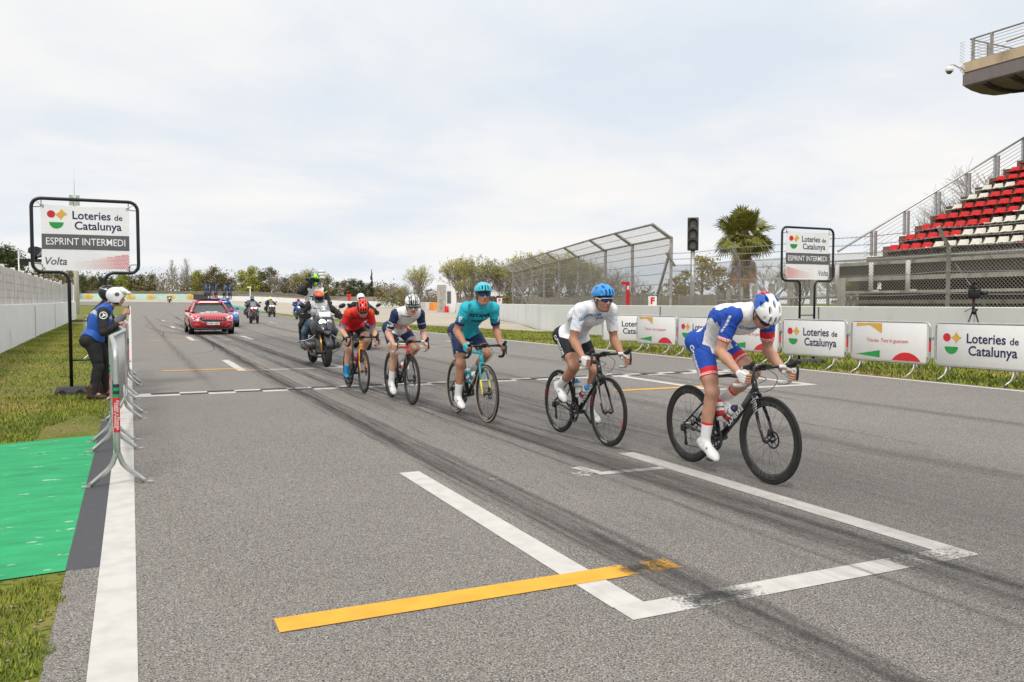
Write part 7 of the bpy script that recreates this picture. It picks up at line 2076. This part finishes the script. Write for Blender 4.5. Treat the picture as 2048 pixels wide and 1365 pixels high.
J = dict(hip=(-.10, 0, .88), sh=(.02, 0, 1.31), neck=(.07, 0, 1.42), arch=.03, sw=.175)
arm(J, 'R', -1, (.02, -.18, 1.29), (.30, -.08, 1.20), (.1, -.4, -.9)); arm(J, 'L', 1, (.02, .18, 1.29), (.31, .07, 1.20), (.1, .4, -.9))
leg(J, 'R', (-.10, -.10, .87), (-.10, -.12, .10), (.09, -.14, .022), (1, 0, 0), .40, .385); leg(J, 'L', (-.10, .10, .87), (-.06, .13, .10), (.13, .15, .022), (1, 0, 0), .40, .385)
MB2 = clothed((-.41, 14.15, 0), -.05, J, 'marshal in black helmet and grey sleeves holding up a phone behind the other marshal', dict(c=(.10, 0, 1.525), pitch=.05, yaw=-.05), [C_blk, C_gry], [C_blk], M_shoeB, bandf=lambda c, n, r, t: 1 if r.startswith('farm') else 0, loose=.009, hands={'L': ((.36, .055, 1.25), (0, -.4, .9), (0, 1, 0)), 'R': ((.36, -.04, 1.25), (0, .4, .9), (0, -1, 0))}, group='marshals at the left barriers')
moto_helmet(MB2, [H_blk, C_ref], lambda x, y, z: 1 if abs(z - .07 + .25 * x) < .006 else 0, 'peak', g=.93, vis_mat=mat('tinted_visor', (.03, .03, .035), .08))
ph_ = empty('phone', (-.41 + .375, 14.16, 1.285), 0, 'dark mobile phone held upright by the marshal in grey', 'phone')
mb = MB(); mb.rbox((0, 0, 0), (.012, .072, .15), .006); mb.build('body', M_black, ph_); mb = MB(); mb.box((-.0066, 0, 0), (.001, .064, .13)); mb.build('screen', mat('phone_screen', (.02, .03, .04), .1), ph_)

# ------------------------------------------------------------------ motorcycles
M_fair = mat('dark_grey_fairing', (.045, .048, .055), .35, coat=.3); M_gold = mat('gold_fork', (.55, .32, .10), .3, .8); M_eng = mat('engine_metal', (.22, .21, .20), .45, .8, dirt=(.07, .06, .05), dscale=9); M_lamp = mat('lit_headlamp', (.9, .9, .85), .2, emit=(1, .96, .9), emit_s=7); M_lampo = mat('headlamp_glass', (.5, .5, .5), .08, metal=.6)
M_screen = mat('clear_screen', (.55, .58, .60), .06, alpha=.35); M_mirr = mat('mirror_glass', (.3, .32, .34), .05, .9); M_mwht = mat('white_fairing', (.68, .66, .66), .3, coat=.3); M_mred = mat('dark_red_fairing', (.16, .03, .05), .3, coat=.3); M_mblu = mat('blue_fairing', (.03, .16, .48), .3, coat=.3)
def mwheel(par, cx, cy, R_, w, rimm):
    c = Vector((cx, cy, R_)); mb = MB(); prof = []
    for i in range(13):
        a = -PI * .62 + 2 * PI * .62 * i / 12; prof.append((R_ - w * .55 + w * .55 * math.cos(a), w * .5 * math.sin(a) * 1.02))
    mb.lathe(c, (0, 1, 0), prof, 36); rim = MB(); rim.ring(c, (0, 1, 0), R_ - w * .80, .026, 32, 8, flat=1.7)
    for k in range(10): a = 2 * PI * k / 10; rim.tube([c + Vector((math.cos(a) * .05, 0, math.sin(a) * .05)), c + Vector((math.cos(a) * (R_ - w * .85), (.02 if k % 2 else -.02), math.sin(a) * (R_ - w * .85)))], .009, 5)
    rim.lathe(c, (0, 1, 0), [(.001, -.09), (.03, -.08), (.05, -.03), (.05, .03), (.03, .08), (.001, .09)], 14)
    for s in (-1, 1): rim.lathe(c + Vector((0, s * .062, 0)), (0, 1, 0), [(.15, -.003), (.15, .003), (.10, .003), (.10, -.003), (.15, -.003)], 24, 0)
    o = rim.build('wheel', rimm, par); mb.build('tyre', M_tyre, o)
def touring_bike(loc, label, body, accent, three=False, tall=True, rz=-PI / 2, card=True, lamp=True):
    r = empty('motorcycle', loc, rz, label, 'motorcycle', 'motorcycles in the convoy')
    if three:
        for s in (-1, 1): mwheel(r, .74, s * .205, .30, .12, M_dalu)
    else: mwheel(r, .76, 0, .325, .125, M_dalu)
    mwheel(r, -.74, 0, .32, .165, M_dalu)
    mb = MB()
    for s in (-1, 1):
        for yy in ((.145, .265) if three else (.10,)):
            mb.tube([(.76, s * yy, .32), (.62, s * (yy if not three else .2), .72)], .026, 8); mb.tube([(.62, s * (yy if not three else .2), .72), (.50, s * (.10 if not three else .16), 1.02)], .030, 8, m=1 if not three else 0)
    mb.build('fork', [M_gold, M_black], r)
    mb = MB()   # front mudguard
    for s in ((-1, 1) if three else (0,)):
        rings = [];
        for i in range(9):
            a = math.radians(20 + 120 * i / 8); rr_ = .36
            rings.append([Vector((.75 + rr_ * k * math.cos(a), s * .205 + y, .32 + rr_ * k * math.sin(a))) for y, k in ((-.075, .93), (-.06, 1.02), (.06, 1.02), (.075, .93), (.055, .98), (-.055, .98))])
        mb.loft(rings)
    mb.build('mudguard', M_fair, r)
    mb = MB()   # tank and flanks
    def sec(x, w, z0, z1, p=.7): return [Vector((x, w * math.cos(t), (z0 + z1) / 2 + (z1 - z0) / 2 * math.sin(t) * (1 if math.sin(t) > 0 else 1))) for t in [2 * PI * i / 14 for i in range(14)]]
    mb.loft([sec(.62, .10, .84, .98), sec(.50, .23, .62, 1.06), sec(.30, .27, .56, 1.12), sec(.08, .24, .66, 1.10), sec(-.12, .17, .70, .96), sec(-.22, .13, .74, .90)])
    tank = mb.build('tank', body, r)
    mb = MB()   # beak / nose
    for s in (-1, 1):
        mb.loft([[Vector((.42, s * .27, .90)), Vector((.42, s * .20, 1.14)), Vector((.40, s * .10, 1.12)), Vector((.40, s * .2, .86))], [Vector((.64, s * .23, .80)), Vector((.62, s * .17, 1.06)), Vector((.60, s * .08, 1.10)), Vector((.62, s * .13, .80))], [Vector((.86, s * .10, .74)), Vector((.82, s * .09, .82)), Vector((.80, 0, .88)), Vector((.84, 0, .74))]])
    mb.rbox((.62, 0, .97), (.16, .36, .24), .05); mb.loft([[Vector((.60, y, .78)) for y in (-.12, .12)] + [Vector((.60, y, .86)) for y in (.12, -.12)], [Vector((.98, y, .70)) for y in (-.05, .05)] + [Vector((.97, y, .75)) for y in (.05, -.05)]])
    nose = mb.build('nose_fairing', [accent], r)
    for s in (-1, 1):
        mb = MB(); mb.ball((.700, s * .078 * (1.3 if three else 1), .97), (.022, .070, .060 if not three else .05), n=14, k=8); mb.build('headlight', M_lamp if (s < 0 or three) and lamp else M_lampo, r)
    mb = MB(); nx = 8; rings = []
    for j in range(6):
        v = j / 5; wd = .19 * (1 - .30 * v); rings.append([Vector((.60 - .26 * v - .06 * (abs(i / nx - .5) * 2) ** 2, (i / nx - .5) * 2 * wd, 1.06 + .33 * v)) for i in range(nx + 1)])
    mb.loft(rings, closed=False, caps=False); mb.build('windscreen', M_screen, r, fix=False)
    if card:
        mb = MB(); mb.box((.585, 0, 1.125), (.006, .24, .16), rot=roty(-.66)); cd_ = mb.build('number_card', M_board, r)
        mb = MB(); put_text(mb, '2', .15, (.470, 0, 1.27), (0, 1, 0), (-.62, 0, .78), 0, bold=.04); put_text(mb, 'TV', .05, (.592, .05, 1.10), (0, 1, 0), (-.62, 0, .78), 1, bold=.03); mb.build('lettering', [M_whp, M_gryp], cd_)
    mb = MB(); mb.tube(bez([(.30, -.42, 1.09), (.36, -.22, 1.10), (.42, 0, 1.06), (.36, .22, 1.10), (.30, .42, 1.09)], 5), .014, 7); mb.build('handlebar', M_black, r)
    for s in (-1, 1):
        mb = MB(); mb.loft([[Vector((.40, s * .26, z)) for z in (1.06, 1.15)] + [Vector((.38, s * .26, z)) for z in (1.15, 1.06)], [Vector((.44, s * .38, z)) for z in (1.02, 1.17)] + [Vector((.42, s * .38, z)) for z in (1.17, 1.02)], [Vector((.34, s * .47, z)) for z in (1.05, 1.13)] + [Vector((.32, s * .47, z)) for z in (1.13, 1.05)]], smooth=False); mb.build('hand_guard', M_black, r)
        mb = MB(); mb.tube([(.34, s * .30, 1.10), (.38, s * .36, 1.24), (.36, s * .42, 1.30)], .009, 6); mb.ball((.36, s * .44, 1.325), (.03, .085, .052), rot=rotx(s * .35)); m_ = mb.build('mirror', M_black, r)
        mb = MB(); mb.ball((.348, s * .44, 1.325), (.022, .075, .044), rot=rotx(s * .35)); mb.build('mirror_glass', M_mirr, m_)
    mb = MB()   # engine
    mb.rbox((.12, 0, .44), (.50, .30, .34), .05); 
    for s in (-1, 1):
        if not three:
            mb.tube([(.18, s * .12, .45), (.18, s * .36, .45)], [.10, .095], 10)
            for k in range(5): mb.lathe((.18, s * (.17 + .03 * k), .45), (0, 1, 0), [(.06, 0), (.118, 0), (.118, .008), (.06, .008)], 14)
            mb.rbox((.18, s * .40, .45), (.19, .09, .15), .03)
        mb.tube([(.24, s * .2, .40), (.36, s * .16, .26), (.2, s * .1, .20), (-.3, s * .12, .22)], .022, 7)
    mb.rbox((.12, 0, .22), (.62, .26, .07), .03); mb.tube([(-.25, -.14, .30), (-.85, -.20, .48)], [.04, .06], 10); mb.rbox((-.30, 0, .46), (.36, .20, .28), .05); mb.tube([(-.25, .10, .36), (-.74, .12, .32)], [.05, .04], 8)
    mb.build('engine', M_eng, r)
    if not three:
        mb = MB()
        for s in (-1, 1):
            mb.tube(bez([(.42, s * .14, .72), (.46, s * .30, .60), (.42, s * .50, .55), (.05, s * .50, .52), (-.02, s * .3, .50)], 5), .014, 7); mb.tube(bez([(.44, s * .46, .55), (.42, s * .34, .36), (.36, s * .14, .24)], 5), .014, 7)
        mb.build('crash_bar', M_alu, r)
    mb = MB(); mb.loft([sec(.02, .11, .86, .93), sec(-.25, .17, .82, .90), sec(-.42, .17, .86, .96), sec(-.70, .16, .88, .98), sec(-.92, .10, .90, .98)]); mb.build('seat', M_hood, r)
    mb = MB(); mb.rbox((-.80, 0, .72), (.34, .22, .16), .05); mb.tube([(-.6, .2, .92), (-.95, .2, .99), (-.95, -.2, .99), (-.6, -.2, .92)], .014, 6); mb.build('tail', body, r)
    for s in (-1, 1):
        if three: mb = MB(); mb.rbox((-.72, s * .34, .72), (.48, .20, .36), .05); mb.build('pannier', M_fair, r)
    mb = MB()
    for s in (-1, 1): mb.tube([(-.12, s * .15, .34), (-.12, s * .30, .34)], .014, 6); mb.tube([(-.48, s * .18, .46), (-.48, s * .32, .46)], .012, 6)
    mb.build('footpeg', M_alu, r)
    return r
def rider_pose(lean=.12, hipx=-.26, spread=.26):
    J = dict(hip=(hipx, 0, .97), sh=(hipx + lean, 0, 1.36), neck=(hipx + lean + .06, 0, 1.46), arch=.03, sw=.185)
    for s, q in ((1, 'L'), (-1, 'R')):
        arm(J, q, s, (hipx + lean, s * .19, 1.34), (.24, s * .40, 1.13), (-.3, s * .8, -.5)); leg(J, q, (hipx, s * .12, .96), (-.16, s * .29, .40), (.02, s * .31, .335), (1, s * .5, .2))
    return J
GRIPS = {'L': ((.30, .40, 1.095), (0, -1, 0), (0, 0, 1)), 'R': ((.30, -.40, 1.095), (0, 1, 0), (0, 0, 1))}
def z_at(x, y): return gz(x, y) + lift(1, y)
mx, my = 3.84, 18.68
touring_bike((mx, my, z_at(mx, my)), 'dark grey touring motorcycle with crash bars carrying the camera operator', M_fair, M_fair)
D1 = clothed((mx, my, z_at(mx, my)), -PI / 2, rider_pose(.15, -.25), 'motorcycle driver in white bib and blue jeans with an orange and grey helmet', dict(c=(.0, 0, 1.51), pitch=.20, yaw=-.08), [C_blk], [C_den], M_shoeB, hands=GRIPS, vest=('bib', [C_wht], .05, lambda *a: 0), group='crew on motorcycles', gr=1.02)
moto_helmet(D1, [H_gun, H_org], lambda x, y, z: 1 if z > .085 - .25 * x else 0)
mb = MB(); vs, fs = text_data('TV', .20, bold=.02); decal(mb, vs, fs, (.1, 0, 1.20), (0, 1, 0), (0, 0, 1), D1['bvh']['bib'], 0, .004, .6, .06); mb.build('lettering', [M_navy], D1['objs']['bib'], fix=False)
J = dict(hip=(-.52, 0, 1.22), sh=(-.48, 0, 1.66), neck=(-.46, 0, 1.78), arch=.02, sw=.19)
arm(J, 'R', -1, (-.48, -.20, 1.64), (-.26, -.17, 1.80), (.2, -.8, -.5)); arm(J, 'L', 1, (-.48, .20, 1.64), (-.30, .16, 1.42), (-.6, .7, -.4))
leg(J, 'R', (-.53, -.12, 1.20), (-.52, -.29, .53), (-.36, -.31, .46), (1, -.6, 0)); leg(J, 'L', (-.53, .12, 1.20), (-.52, .29, .53), (-.36, .31, .46), (1, .6, 0))
D2 = clothed((mx, my, z_at(mx, my)), -PI / 2, J, 'camera operator standing on the motorcycle with a blue and neon green helmet', dict(c=(-.42, 0, 1.915), pitch=.12, yaw=-.10), [C_blk, C_neon], [C_blk], M_shoeB, hands={'R': ((-.20, -.16, 1.83), (0, 1, .2), (0, -.3, 1)), 'L': ((-.24, .16, 1.42), (0, -1, 0), (0, 0, 1))}, vest=('bib', [C_wht], .05, lambda *a: 0), group='crew on motorcycles', gr=1.04,
             bandf=lambda c, n, r, t: 1 if (r.startswith('uarm') and (.02 < t < .10 or .86 < t < .92) and n[2] > -.3) else 0)
moto_helmet(D2, [H_nav, H_neon], lambda x, y, z: 1 if (x > .0 and z < .118 - .9 * abs(y) * .5 and z > .035 or (x > .03 and abs(y) < .035)) else 0, 'peak')
mb = MB(); vs, fs = text_data('TV', .22, bold=.02); decal(mb, vs, fs, (-.2, 0, 1.46), (0, 1, 0), (0, 0, 1), D2['bvh']['bib'], 0, .004, .7, .06); mb.build('lettering', [M_navy], D2['objs']['bib'], fix=False)
vc = empty('broadcast_camera', (mx - .155, my + .20, z_at(mx, my) + 1.86), -PI / 2, 'black shoulder camera held to the face of the standing operator', 'camera')
mb = MB(); mb.rbox((-.06, 0, .03), (.30, .10, .14), .03); mb.tube([(.08, 0, .03), (.26, 0, .02)], [.05, .058], 14); mb.lathe((.26, 0, .02), (1, 0, 0), [(.058, 0), (.07, .05), (.066, .05), (.05, .0)], 14); mb.build('body', M_black, vc)
mb = MB(); mb.tube([(-.12, 0, .10), (-.1, 0, .17), (.06, 0, .17), (.08, 0, .10)], .012, 6); mb.rbox((.02, -.08, .06), (.10, .06, .06), .015); mb.rbox((.08, 0, -.09), (.06, .06, .12), .02); mb.build('viewfinder', M_hood, vc)
tx = empty('video_transmitter', (mx + .20, my + .62, z_at(mx, my) + 1.90), 0, 'white ringed transmitter antenna on a short mast behind the camera operator', 'antenna')
mb = MB(); mb.tube([(0, 0, -.9), (0, 0, .06)], .012, 6); mb.build('mast', M_alu, tx)
mb = MB(); mb.lathe((0, 0, .05), (0, 0, 1), [(.001, 0), (.085, 0), (.085, .05), (.07, .055), (.07, .07), (.085, .075), (.085, .12), (.07, .125), (.07, .14), (.085, .145), (.08, .19), (.001, .2)], 18); mb.build('housing', M_board, tx)

# escort machines with twin front wheels
def escort(x, y, label, drv, pas, suit, hcol, pcol, body, accent, three=True, hi=None):
    z = z_at(x, y); touring_bike((x, y, z), label, body, accent, three, card=False)
    F = clothed((x, y, z), -PI / 2, rider_pose(.18, -.22), drv, dict(c=(.04, 0, 1.52), pitch=.1, yaw=0), [suit], [suit], M_shoeB, h=.02, group='crew on motorcycles', head_h=.012, hands=None)
    moto_helmet(F, [hcol], lambda x, y, z: 0)
    if pas:
        J = rider_pose(.10, -.62); 
        for s, q in ((1, 'L'), (-1, 'R')):
            arm(J, q, s, (-.53, s * .19, 1.40), (-.22, s * .2, 1.12), (-.3, s * .8, -.5)); leg(J, q, (-.62, s * .12, 1.0), (-.46, s * .30, .50), (-.28, s * .32, .45), (1, s * .5, .2))
        J['sh'] = (-.52, 0, 1.42); J['neck'] = (-.47, 0, 1.53); J['hip'] = (-.62, 0, 1.02)
        G_ = clothed((x, y, z), -PI / 2, J, pas, dict(c=(-.43, .05, 1.62), pitch=.05, yaw=0), [C_blu], [C_blk], M_shoeB, h=.02, group='crew on motorcycles', head_h=.012)
        moto_helmet(G_, [pcol], lambda x, y, z: 0)
escort(7.05, 54.95, 'white and dark red escort motorcycle with twin front wheels beside the blue car', 'driver in dark jacket on the nearer escort motorcycle beside the blue car', 'passenger in blue looking over the driver beside the blue car', C_gry, H_gun, H_gun, M_mwht, M_mred)
escort(11.15, 74.9, 'farther escort motorcycle with twin front wheels at the edge of the grass', 'driver with a neon yellow helmet on the farther escort motorcycle', 'passenger with a white helmet behind the neon yellow helmet', C_blk, H_yel, H_white, M_mwht, M_fair)
escort(11.95, 66.0, 'blue motorcycle half hidden behind the camera motorcycle', 'motorcyclist in blue leathers and blue helmet half hidden behind the jeans of the driver', None, C_blu, H_org, None, M_mblu, M_mblu, False)
escort(7.5, 191, 'distant dark motorcycle before the end of the turquoise hoarding', 'distant rider with a pale helmet before the turquoise hoarding', None, C_blk, H_white, None, M_fair, M_fair, False)
# a motorcycle helmet just visible over the red cyclist
J = rider_pose(.13, -.25)
touring_bike((6.32, 24.6, z_at(6.3, 24.6)), 'motorcycle hidden behind the red jersey cyclist', M_fair, M_mred, card=False)
F = clothed((6.32, 24.6, z_at(6.3, 24.6)), -PI / 2, J, 'motorcyclist whose white helmet shows above the red cyclist', dict(c=(-.02, 0, 1.53), pitch=.1, yaw=0), [C_blk], [C_blk], M_shoeB, h=.02, group='crew on motorcycles', head_h=.012); moto_helmet(F, [H_white], lambda x, y, z: 0)

# ------------------------------------------------------------------ cars
M_cred = mat('red_car_paint', (.46, .012, .025), .2, coat=.8, var=.03); M_cblu = mat('blue_car_paint', (.02, .13, .46), .2, coat=.8, var=.03); M_glass = mat('car_glass', (.035, .045, .045), .06, coat=.4, var=.2); M_chrome = mat('chrome_trim', (.62, .62, .62), .12, .95, var=.03); M_pl = mat('black_plastic', (.018, .018, .02), .5); M_drl = mat('lit_car_lamp', (.85, .85, .85), .15, emit=(1, .97, .92), emit_s=1.6); M_int = mat('dark_interior', (.03, .03, .032), .8)
def make_car(loc, paint, label, texts, rz=-PI / 2):
    r = empty('team_car', loc, rz, label, 'car', 'team cars')
    st = [(-2.34, .70, .46, .86, .80), (-2.28, .83, .34, .98, .90), (-1.9, .90, .27, 1.02, .95), (-1.2, .915, .22, .96, .93), (0, .915, .20, .94, .92), (.9, .915, .20, .95, .91), (1.25, .91, .21, .955, .88), (1.7, .895, .22, .90, .82), (2.05, .86, .24, .83, .75), (2.24, .78, .27, .75, .69), (2.33, .60, .34, .66, .60)]
    rings = []
    for x, w, zb, zt, zs in st:
        half = [(0, zb), (w * .82, zb), (w * .96, zb + .06), (w * 1.0, zb + (zs - zb) * .45), (w * .985, zs - .03), (w * .90, zs + .01), (w * .60, zt), (w * .3, zt + .018), (0, zt + .024)]
        rings.append([Vector((x, y, z)) for y, z in half] + [Vector((x, -y, z)) for y, z in half[-2:0:-1]])
    mb = MB(); mb.loft(rings); body = mb.build('body', paint, r)
    # greenhouse: pillars and roof, glass panes
    gb = [(-1.95, .74, 1.00), (-1.25, .80, .96), (0, .80, .95), (1.12, .74, .955)]
    gt = [(-1.35, .56, 1.40), (-1.0, .585, 1.445), (-.3, .60, 1.47), (.32, .56, 1.425)]
    mb = MB(); ring_ = lambda P: [Vector((x, y, z)) for x, y, z in P]
    roof = []
    for (x, w, z) in ((-1.42, .54, 1.385), (-1.2, .565, 1.425), (-.7, .59, 1.462), (-.2, .60, 1.47), (.15, .585, 1.452), (.34, .575, 1.40), (.43, .55, 1.345)):
        roof.append([Vector((x, y, z - k)) for y, k in ((-w, .05), (-w * .97, .005), (-w * .5, -.015), (0, -.02), (w * .5, -.015), (w * .97, .005), (w, .05), (w * .6, .06), (-w * .6, .06))])
    mb.loft(roof); mb.build('roof', paint, r)
    for s in (-1, 1):
        for (b, t_, k) in (((1.14, .765, .94), (.36, .565, 1.40), .034), ((.0, .80, .94), (-.25, .59, 1.43), .04), ((-1.25, .80, .95), (-1.28, .56, 1.40), .06), ((-2.0, .70, .99), (-1.45, .53, 1.375), .05)):
            mb = MB(); mb.tube([(b[0], s * b[1], b[2]), (t_[0], s * t_[1], t_[2])], k, 6, flat=.6); mb.build('pillar', paint, r)
        mb = MB(); mb.quad((1.05, s * .775, .95), (.0, s * .80, .945), (-.25, s * .595, 1.425), (.33, s * .57, 1.39)); mb.quad((-.0, s * .80, .945), (-1.9, s * .745, .985), (-1.4, s * .545, 1.375), (-.25, s * .595, 1.425)); mb.build('side_window', M_glass, r)
        mb = MB(); mb.tube([(.88, s * .82, .97), (.86, s * .88, .985)], .02, 6); mb.rbox((.84, s * .93, 1.01), (.12, .19, .14), .045); m_ = mb.build('wing_mirror', paint, r)
    mb = MB(); n = 8; R2 = []
    for j in range(5):
        v = j / 4; w = .755 - .205 * v; R2.append([Vector((1.15 - .80 * v - .10 * ((i / n - .5) * 2) ** 2 * (1 - .4 * v), (i / n - .5) * 2 * w, (.955 + .385 * v))) for i in range(n + 1)])
    mb.loft(R2, closed=False, caps=False); ws = mb.build('windscreen', mat('windscreen_glass', (.10, .125, .12), .05, alpha=.62, coat=.3), r, fix=False)
    mb = MB(); mb.quad((-1.98, .70, .995), (-1.98, -.70, .995), (-1.44, -.53, 1.378), (-1.44, .53, 1.378)); mb.build('rear_window', M_glass, r)
    mb = MB(); mb.box((-.4, 0, .92), (2.6, 1.4, .04))
    for s in (-1, 1): mb.rbox((-.2, s * .37, 1.08), (.16, .42, .5), .06); mb.rbox((-.2, s * .37, 1.30), (.10, .24, .16), .04)
    mb.rbox((.72, 0, .93), (.5, 1.3, .14), .05); mb.ring((.5, -.37 * -1, 1.0), (1, 0, .4), .17, .02, 20, 6); mb.build('interior', M_int, r)
    for x in (1.42, -1.32):
        for s in (-1, 1):
            c = Vector((x, s * .80, .325)); mb = MB(); mb.lathe(c, (0, s, 0), [(.20, .10), (.28, .115), (.32, .09), (.325, .0), (.32, -.09), (.2, -.1)], 28); t_ = mb.build('wheel', M_tyre, r)
            mb = MB(); mb.lathe(c, (0, s, 0), [(.001, .085), (.05, .09), (.06, .075), (.19, .08), (.215, .105), (.22, .09)], 24)
            for k in range(5): a = 2 * PI * k / 5; mb.tube([c + Vector((0, s * .09, 0)), c + Vector((math.cos(a) * .2, s * .098, math.sin(a) * .2))], .028, 6, flat=.4)
            mb.build('rim', M_alu, t_)
            mb = MB(); mb.lathe(c + Vector((0, s * .015, 0)), (0, s, 0), [(.33, .085), (.375, .09), (.375, .102), (.33, .102)], 28); mb.build('wheel_arch', M_pl, r)
    # front end
    mb = MB(); P = [(-.50, .62), (-.56, .69), (-.50, .735), (.50, .735), (.56, .69), (.50, .62), (.36, .545), (-.36, .545)]
    bvf = BVHTree.FromPolygons([v.co[:] for v in body.data.vertices], [tuple(p.vertices) for p in body.data.polygons])
    def fx(y, z):
        h, *_ = bvf.ray_cast(Vector((4, y, z)), Vector((-1, 0, 0)), 4); return h.x if h is not None else 2.2
    for sc, m, dx in ((1.08, 0, .012), (1.0, 1, .022)):
        q = [Vector((fx(y * sc, .64 + (z - .64) * sc) + dx, y * sc, .645 + (z - .645) * (sc if m else 1.16))) for y, z in P]; mb.prism(q, (-.12, 0, 0), m)
    for k in range(19): y = -.45 + .05 * k; mb.tube([(fx(y, .57) + .024, y, .565), (fx(y, .64) + .024, y, .64), (fx(y, .715) + .024, y, .715)], .007, 4, m=0 if k % 2 else 1)
    mb.build('grille', [M_chrome, M_pl], r)
    for s in (-1, 1):
        mb = MB(); q = [(.60, .70), (.64, .775), (.80, .80), (.84, .74), (.78, .685)]; mb.prism([Vector((fx(y, z) + .02, s * y, z)) for y, z in q], (-.12, 0, 0)); mb.build('headlight', M_drl, r)
        mb = MB(); q = [(.52, .40), (.80, .42), (.80, .475), (.60, .46)]; mb.prism([Vector((fx(y, .45) + .025, s * y, z)) for y, z in q], (-.1, 0, 0)); mb.build('fog_lamp', M_lampo, r)
    mb = MB(); mb.prism([Vector((fx(y, .40) + .02, y, z)) for y, z in ((-.84, .42), (-.74, .49), (-.5, .46), (-.40, .40), (.40, .40), (.5, .46), (.74, .49), (.84, .42), (.80, .385), (.42, .345), (-.42, .345), (-.80, .385))], (-.15, 0, 0)); mb.rbox((2.26, 0, .245), (.12, 1.5, .10), .03); mb.build('lower_intake', M_pl, r)
    mb = MB(); mb.box((2.372, 0, .47), (.012, .52, .11)); pl = mb.build('number_plate', M_board, r); mb = MB(); mb.box((2.3795, -.24, .47), (.002, .04, .108), 1); put_text(mb, '4294 LGD', .10, (2.380, .02, .47), (0, 1, 0), (0, 0, 1), 0, bold=.02); mb.build('lettering', [M_black, M_txb], pl)
    bv = BVHTree.FromPolygons([v.co[:] for v in body.data.vertices], [tuple(p.vertices) for p in body.data.polygons]); mb = MB()
    for (t_, s_, o_, ux, uy, m, b_) in texts:
        vs, fs = text_data(t_, s_, bold=b_); decal(mb, vs, fs, o_, ux, uy, bv, m, .008, .5, .06)
    cvs = [(.27 * math.cos(2 * PI * i / 24), .16 * math.sin(2 * PI * i / 24)) for i in range(24)]; decal(mb, [(0, 0)] + cvs, [(0, i + 1, (i + 1) % 24 + 1) for i in range(24)], (1.42, .03, 1.0), (0, 1, 0), (-1, 0, .12), bv, 0, .008, .5, .08)
    cvs = [(.13 * math.cos(2 * PI * i / 20), .07 * math.sin(2 * PI * i / 20)) for i in range(20)]; decal(mb, [(0, 0)] + cvs, [(0, i + 1, (i + 1) % 20 + 1) for i in range(20)], (1.42, .03, 1.0), (0, 1, 0), (-1, 0, .12), bv, 1, .012, .5, .08)
    cvs = [(.12 * math.cos(2 * PI * i / 20), .10 * math.sin(2 * PI * i / 20)) for i in range(20)]; decal(mb, [(0, 0)] + cvs, [(0, i + 1, (i + 1) % 20 + 1) for i in range(20)], (1.72, -.36, .95), (0, 1, 0), (-1, 0, .15), bv, 0, .008, .5, .08)
    mb.build('lettering', [M_txw, M_grnp], body, fix=False)
    mb = MB(); mb.box((.42, 0, 1.385), (.09, .80, .012), 0, rot=roty(.55)); mb.build('sun_strip', M_txw, r)
    return r
TX = [('ŠKODA', .20, (1.72, .10, .95), (0, 1, 0), (-1, 0, .15), 0, .04), ('ŠKODA', .085, (2.25, -.68, .60), (.35, .93, 0), (0, 0, 1), 0, .03), ('ŠKODA', .085, (2.25, .68, .60), (-.35, .93, 0), (0, 0, 1), 0, .03)]
cr_ = make_car((3.16, 39.6, z_at(3, 39.6)), M_cred, 'red race director\'s car with white lettering on its bonnet', TX)
mb = MB(); mb.rbox((-.25, 0, 1.515), (.75, .95, .05), .02); mb.tube([(-.9, .5, 1.50), (.15, .5, 1.50)], .015, 6); mb.tube([(-.9, -.5, 1.50), (.15, -.5, 1.50)], .015, 6); mb.build('roof_hatch', M_pl, cr_)
mb = MB(); mb.tube([(-1.2, .1, 1.45), (-1.3, .1, 1.75)], .006, 4); mb.build('aerial', M_pl, cr_)
cbx, cby = 4.50, 49.5
cb_ = make_car((cbx, cby, z_at(cbx, cby)), M_cblu, 'blue team car with bicycles on its roof behind the red car', [('GROUPAMA', .15, (1.70, 0, .95), (0, 1, 0), (-1, 0, .15), 0, .03), ('FDJ', .09, (2.25, .68, .60), (-.35, .93, 0), (0, 0, 1), 0, .03)])
mb = MB()
for x in (.05, -.55, -1.15): mb.tube([(x, -.72, 1.53), (x, .72, 1.53)], .02, 6)
for s in (-1, 1): mb.tube([(.3, s * .6, 1.45), (.3, s * .6, 1.53), (-1.3, s * .6, 1.53), (-1.3, s * .6, 1.44)], .02, 6)
mb.rbox((.25, 0, 1.535), (.05, 1.1, .14), .02); rk = mb.build('roof_rack', M_cblu, cb_); mb = MB(); put_text(mb, 'GROUPAMA FDJ', .11, (.277, 0, 1.535), (0, 1, 0), (0, 0, 1), 0, bold=.03); mb.build('lettering', [M_txw], rk)
zz = z_at(cbx, cby) + 1.545
rb = make_bike((cbx, cby, zz), dict(frame=M_cblu, tape=M_tapeB, depth=.045, crank=20, cables=False), 'x')['root']
for i, (dx, nm) in enumerate(((-.62, 'leftmost'), (-.37, 'second from the left'), (-.08, 'middle'), (.43, 'second from the right'), (.68, 'rightmost'))):
    o = rb if i == 0 else copy_tree(rb)
    o.location = (cbx + dx, cby + .35 + (.5 if i in (1, 3) else 0), zz); o.rotation_euler = (0, 0, -PI / 2)
    tag(o, f'blue bicycle on the blue car\'s roof, {nm} of the five', 'bicycle', 'bicycles on the blue car roof')
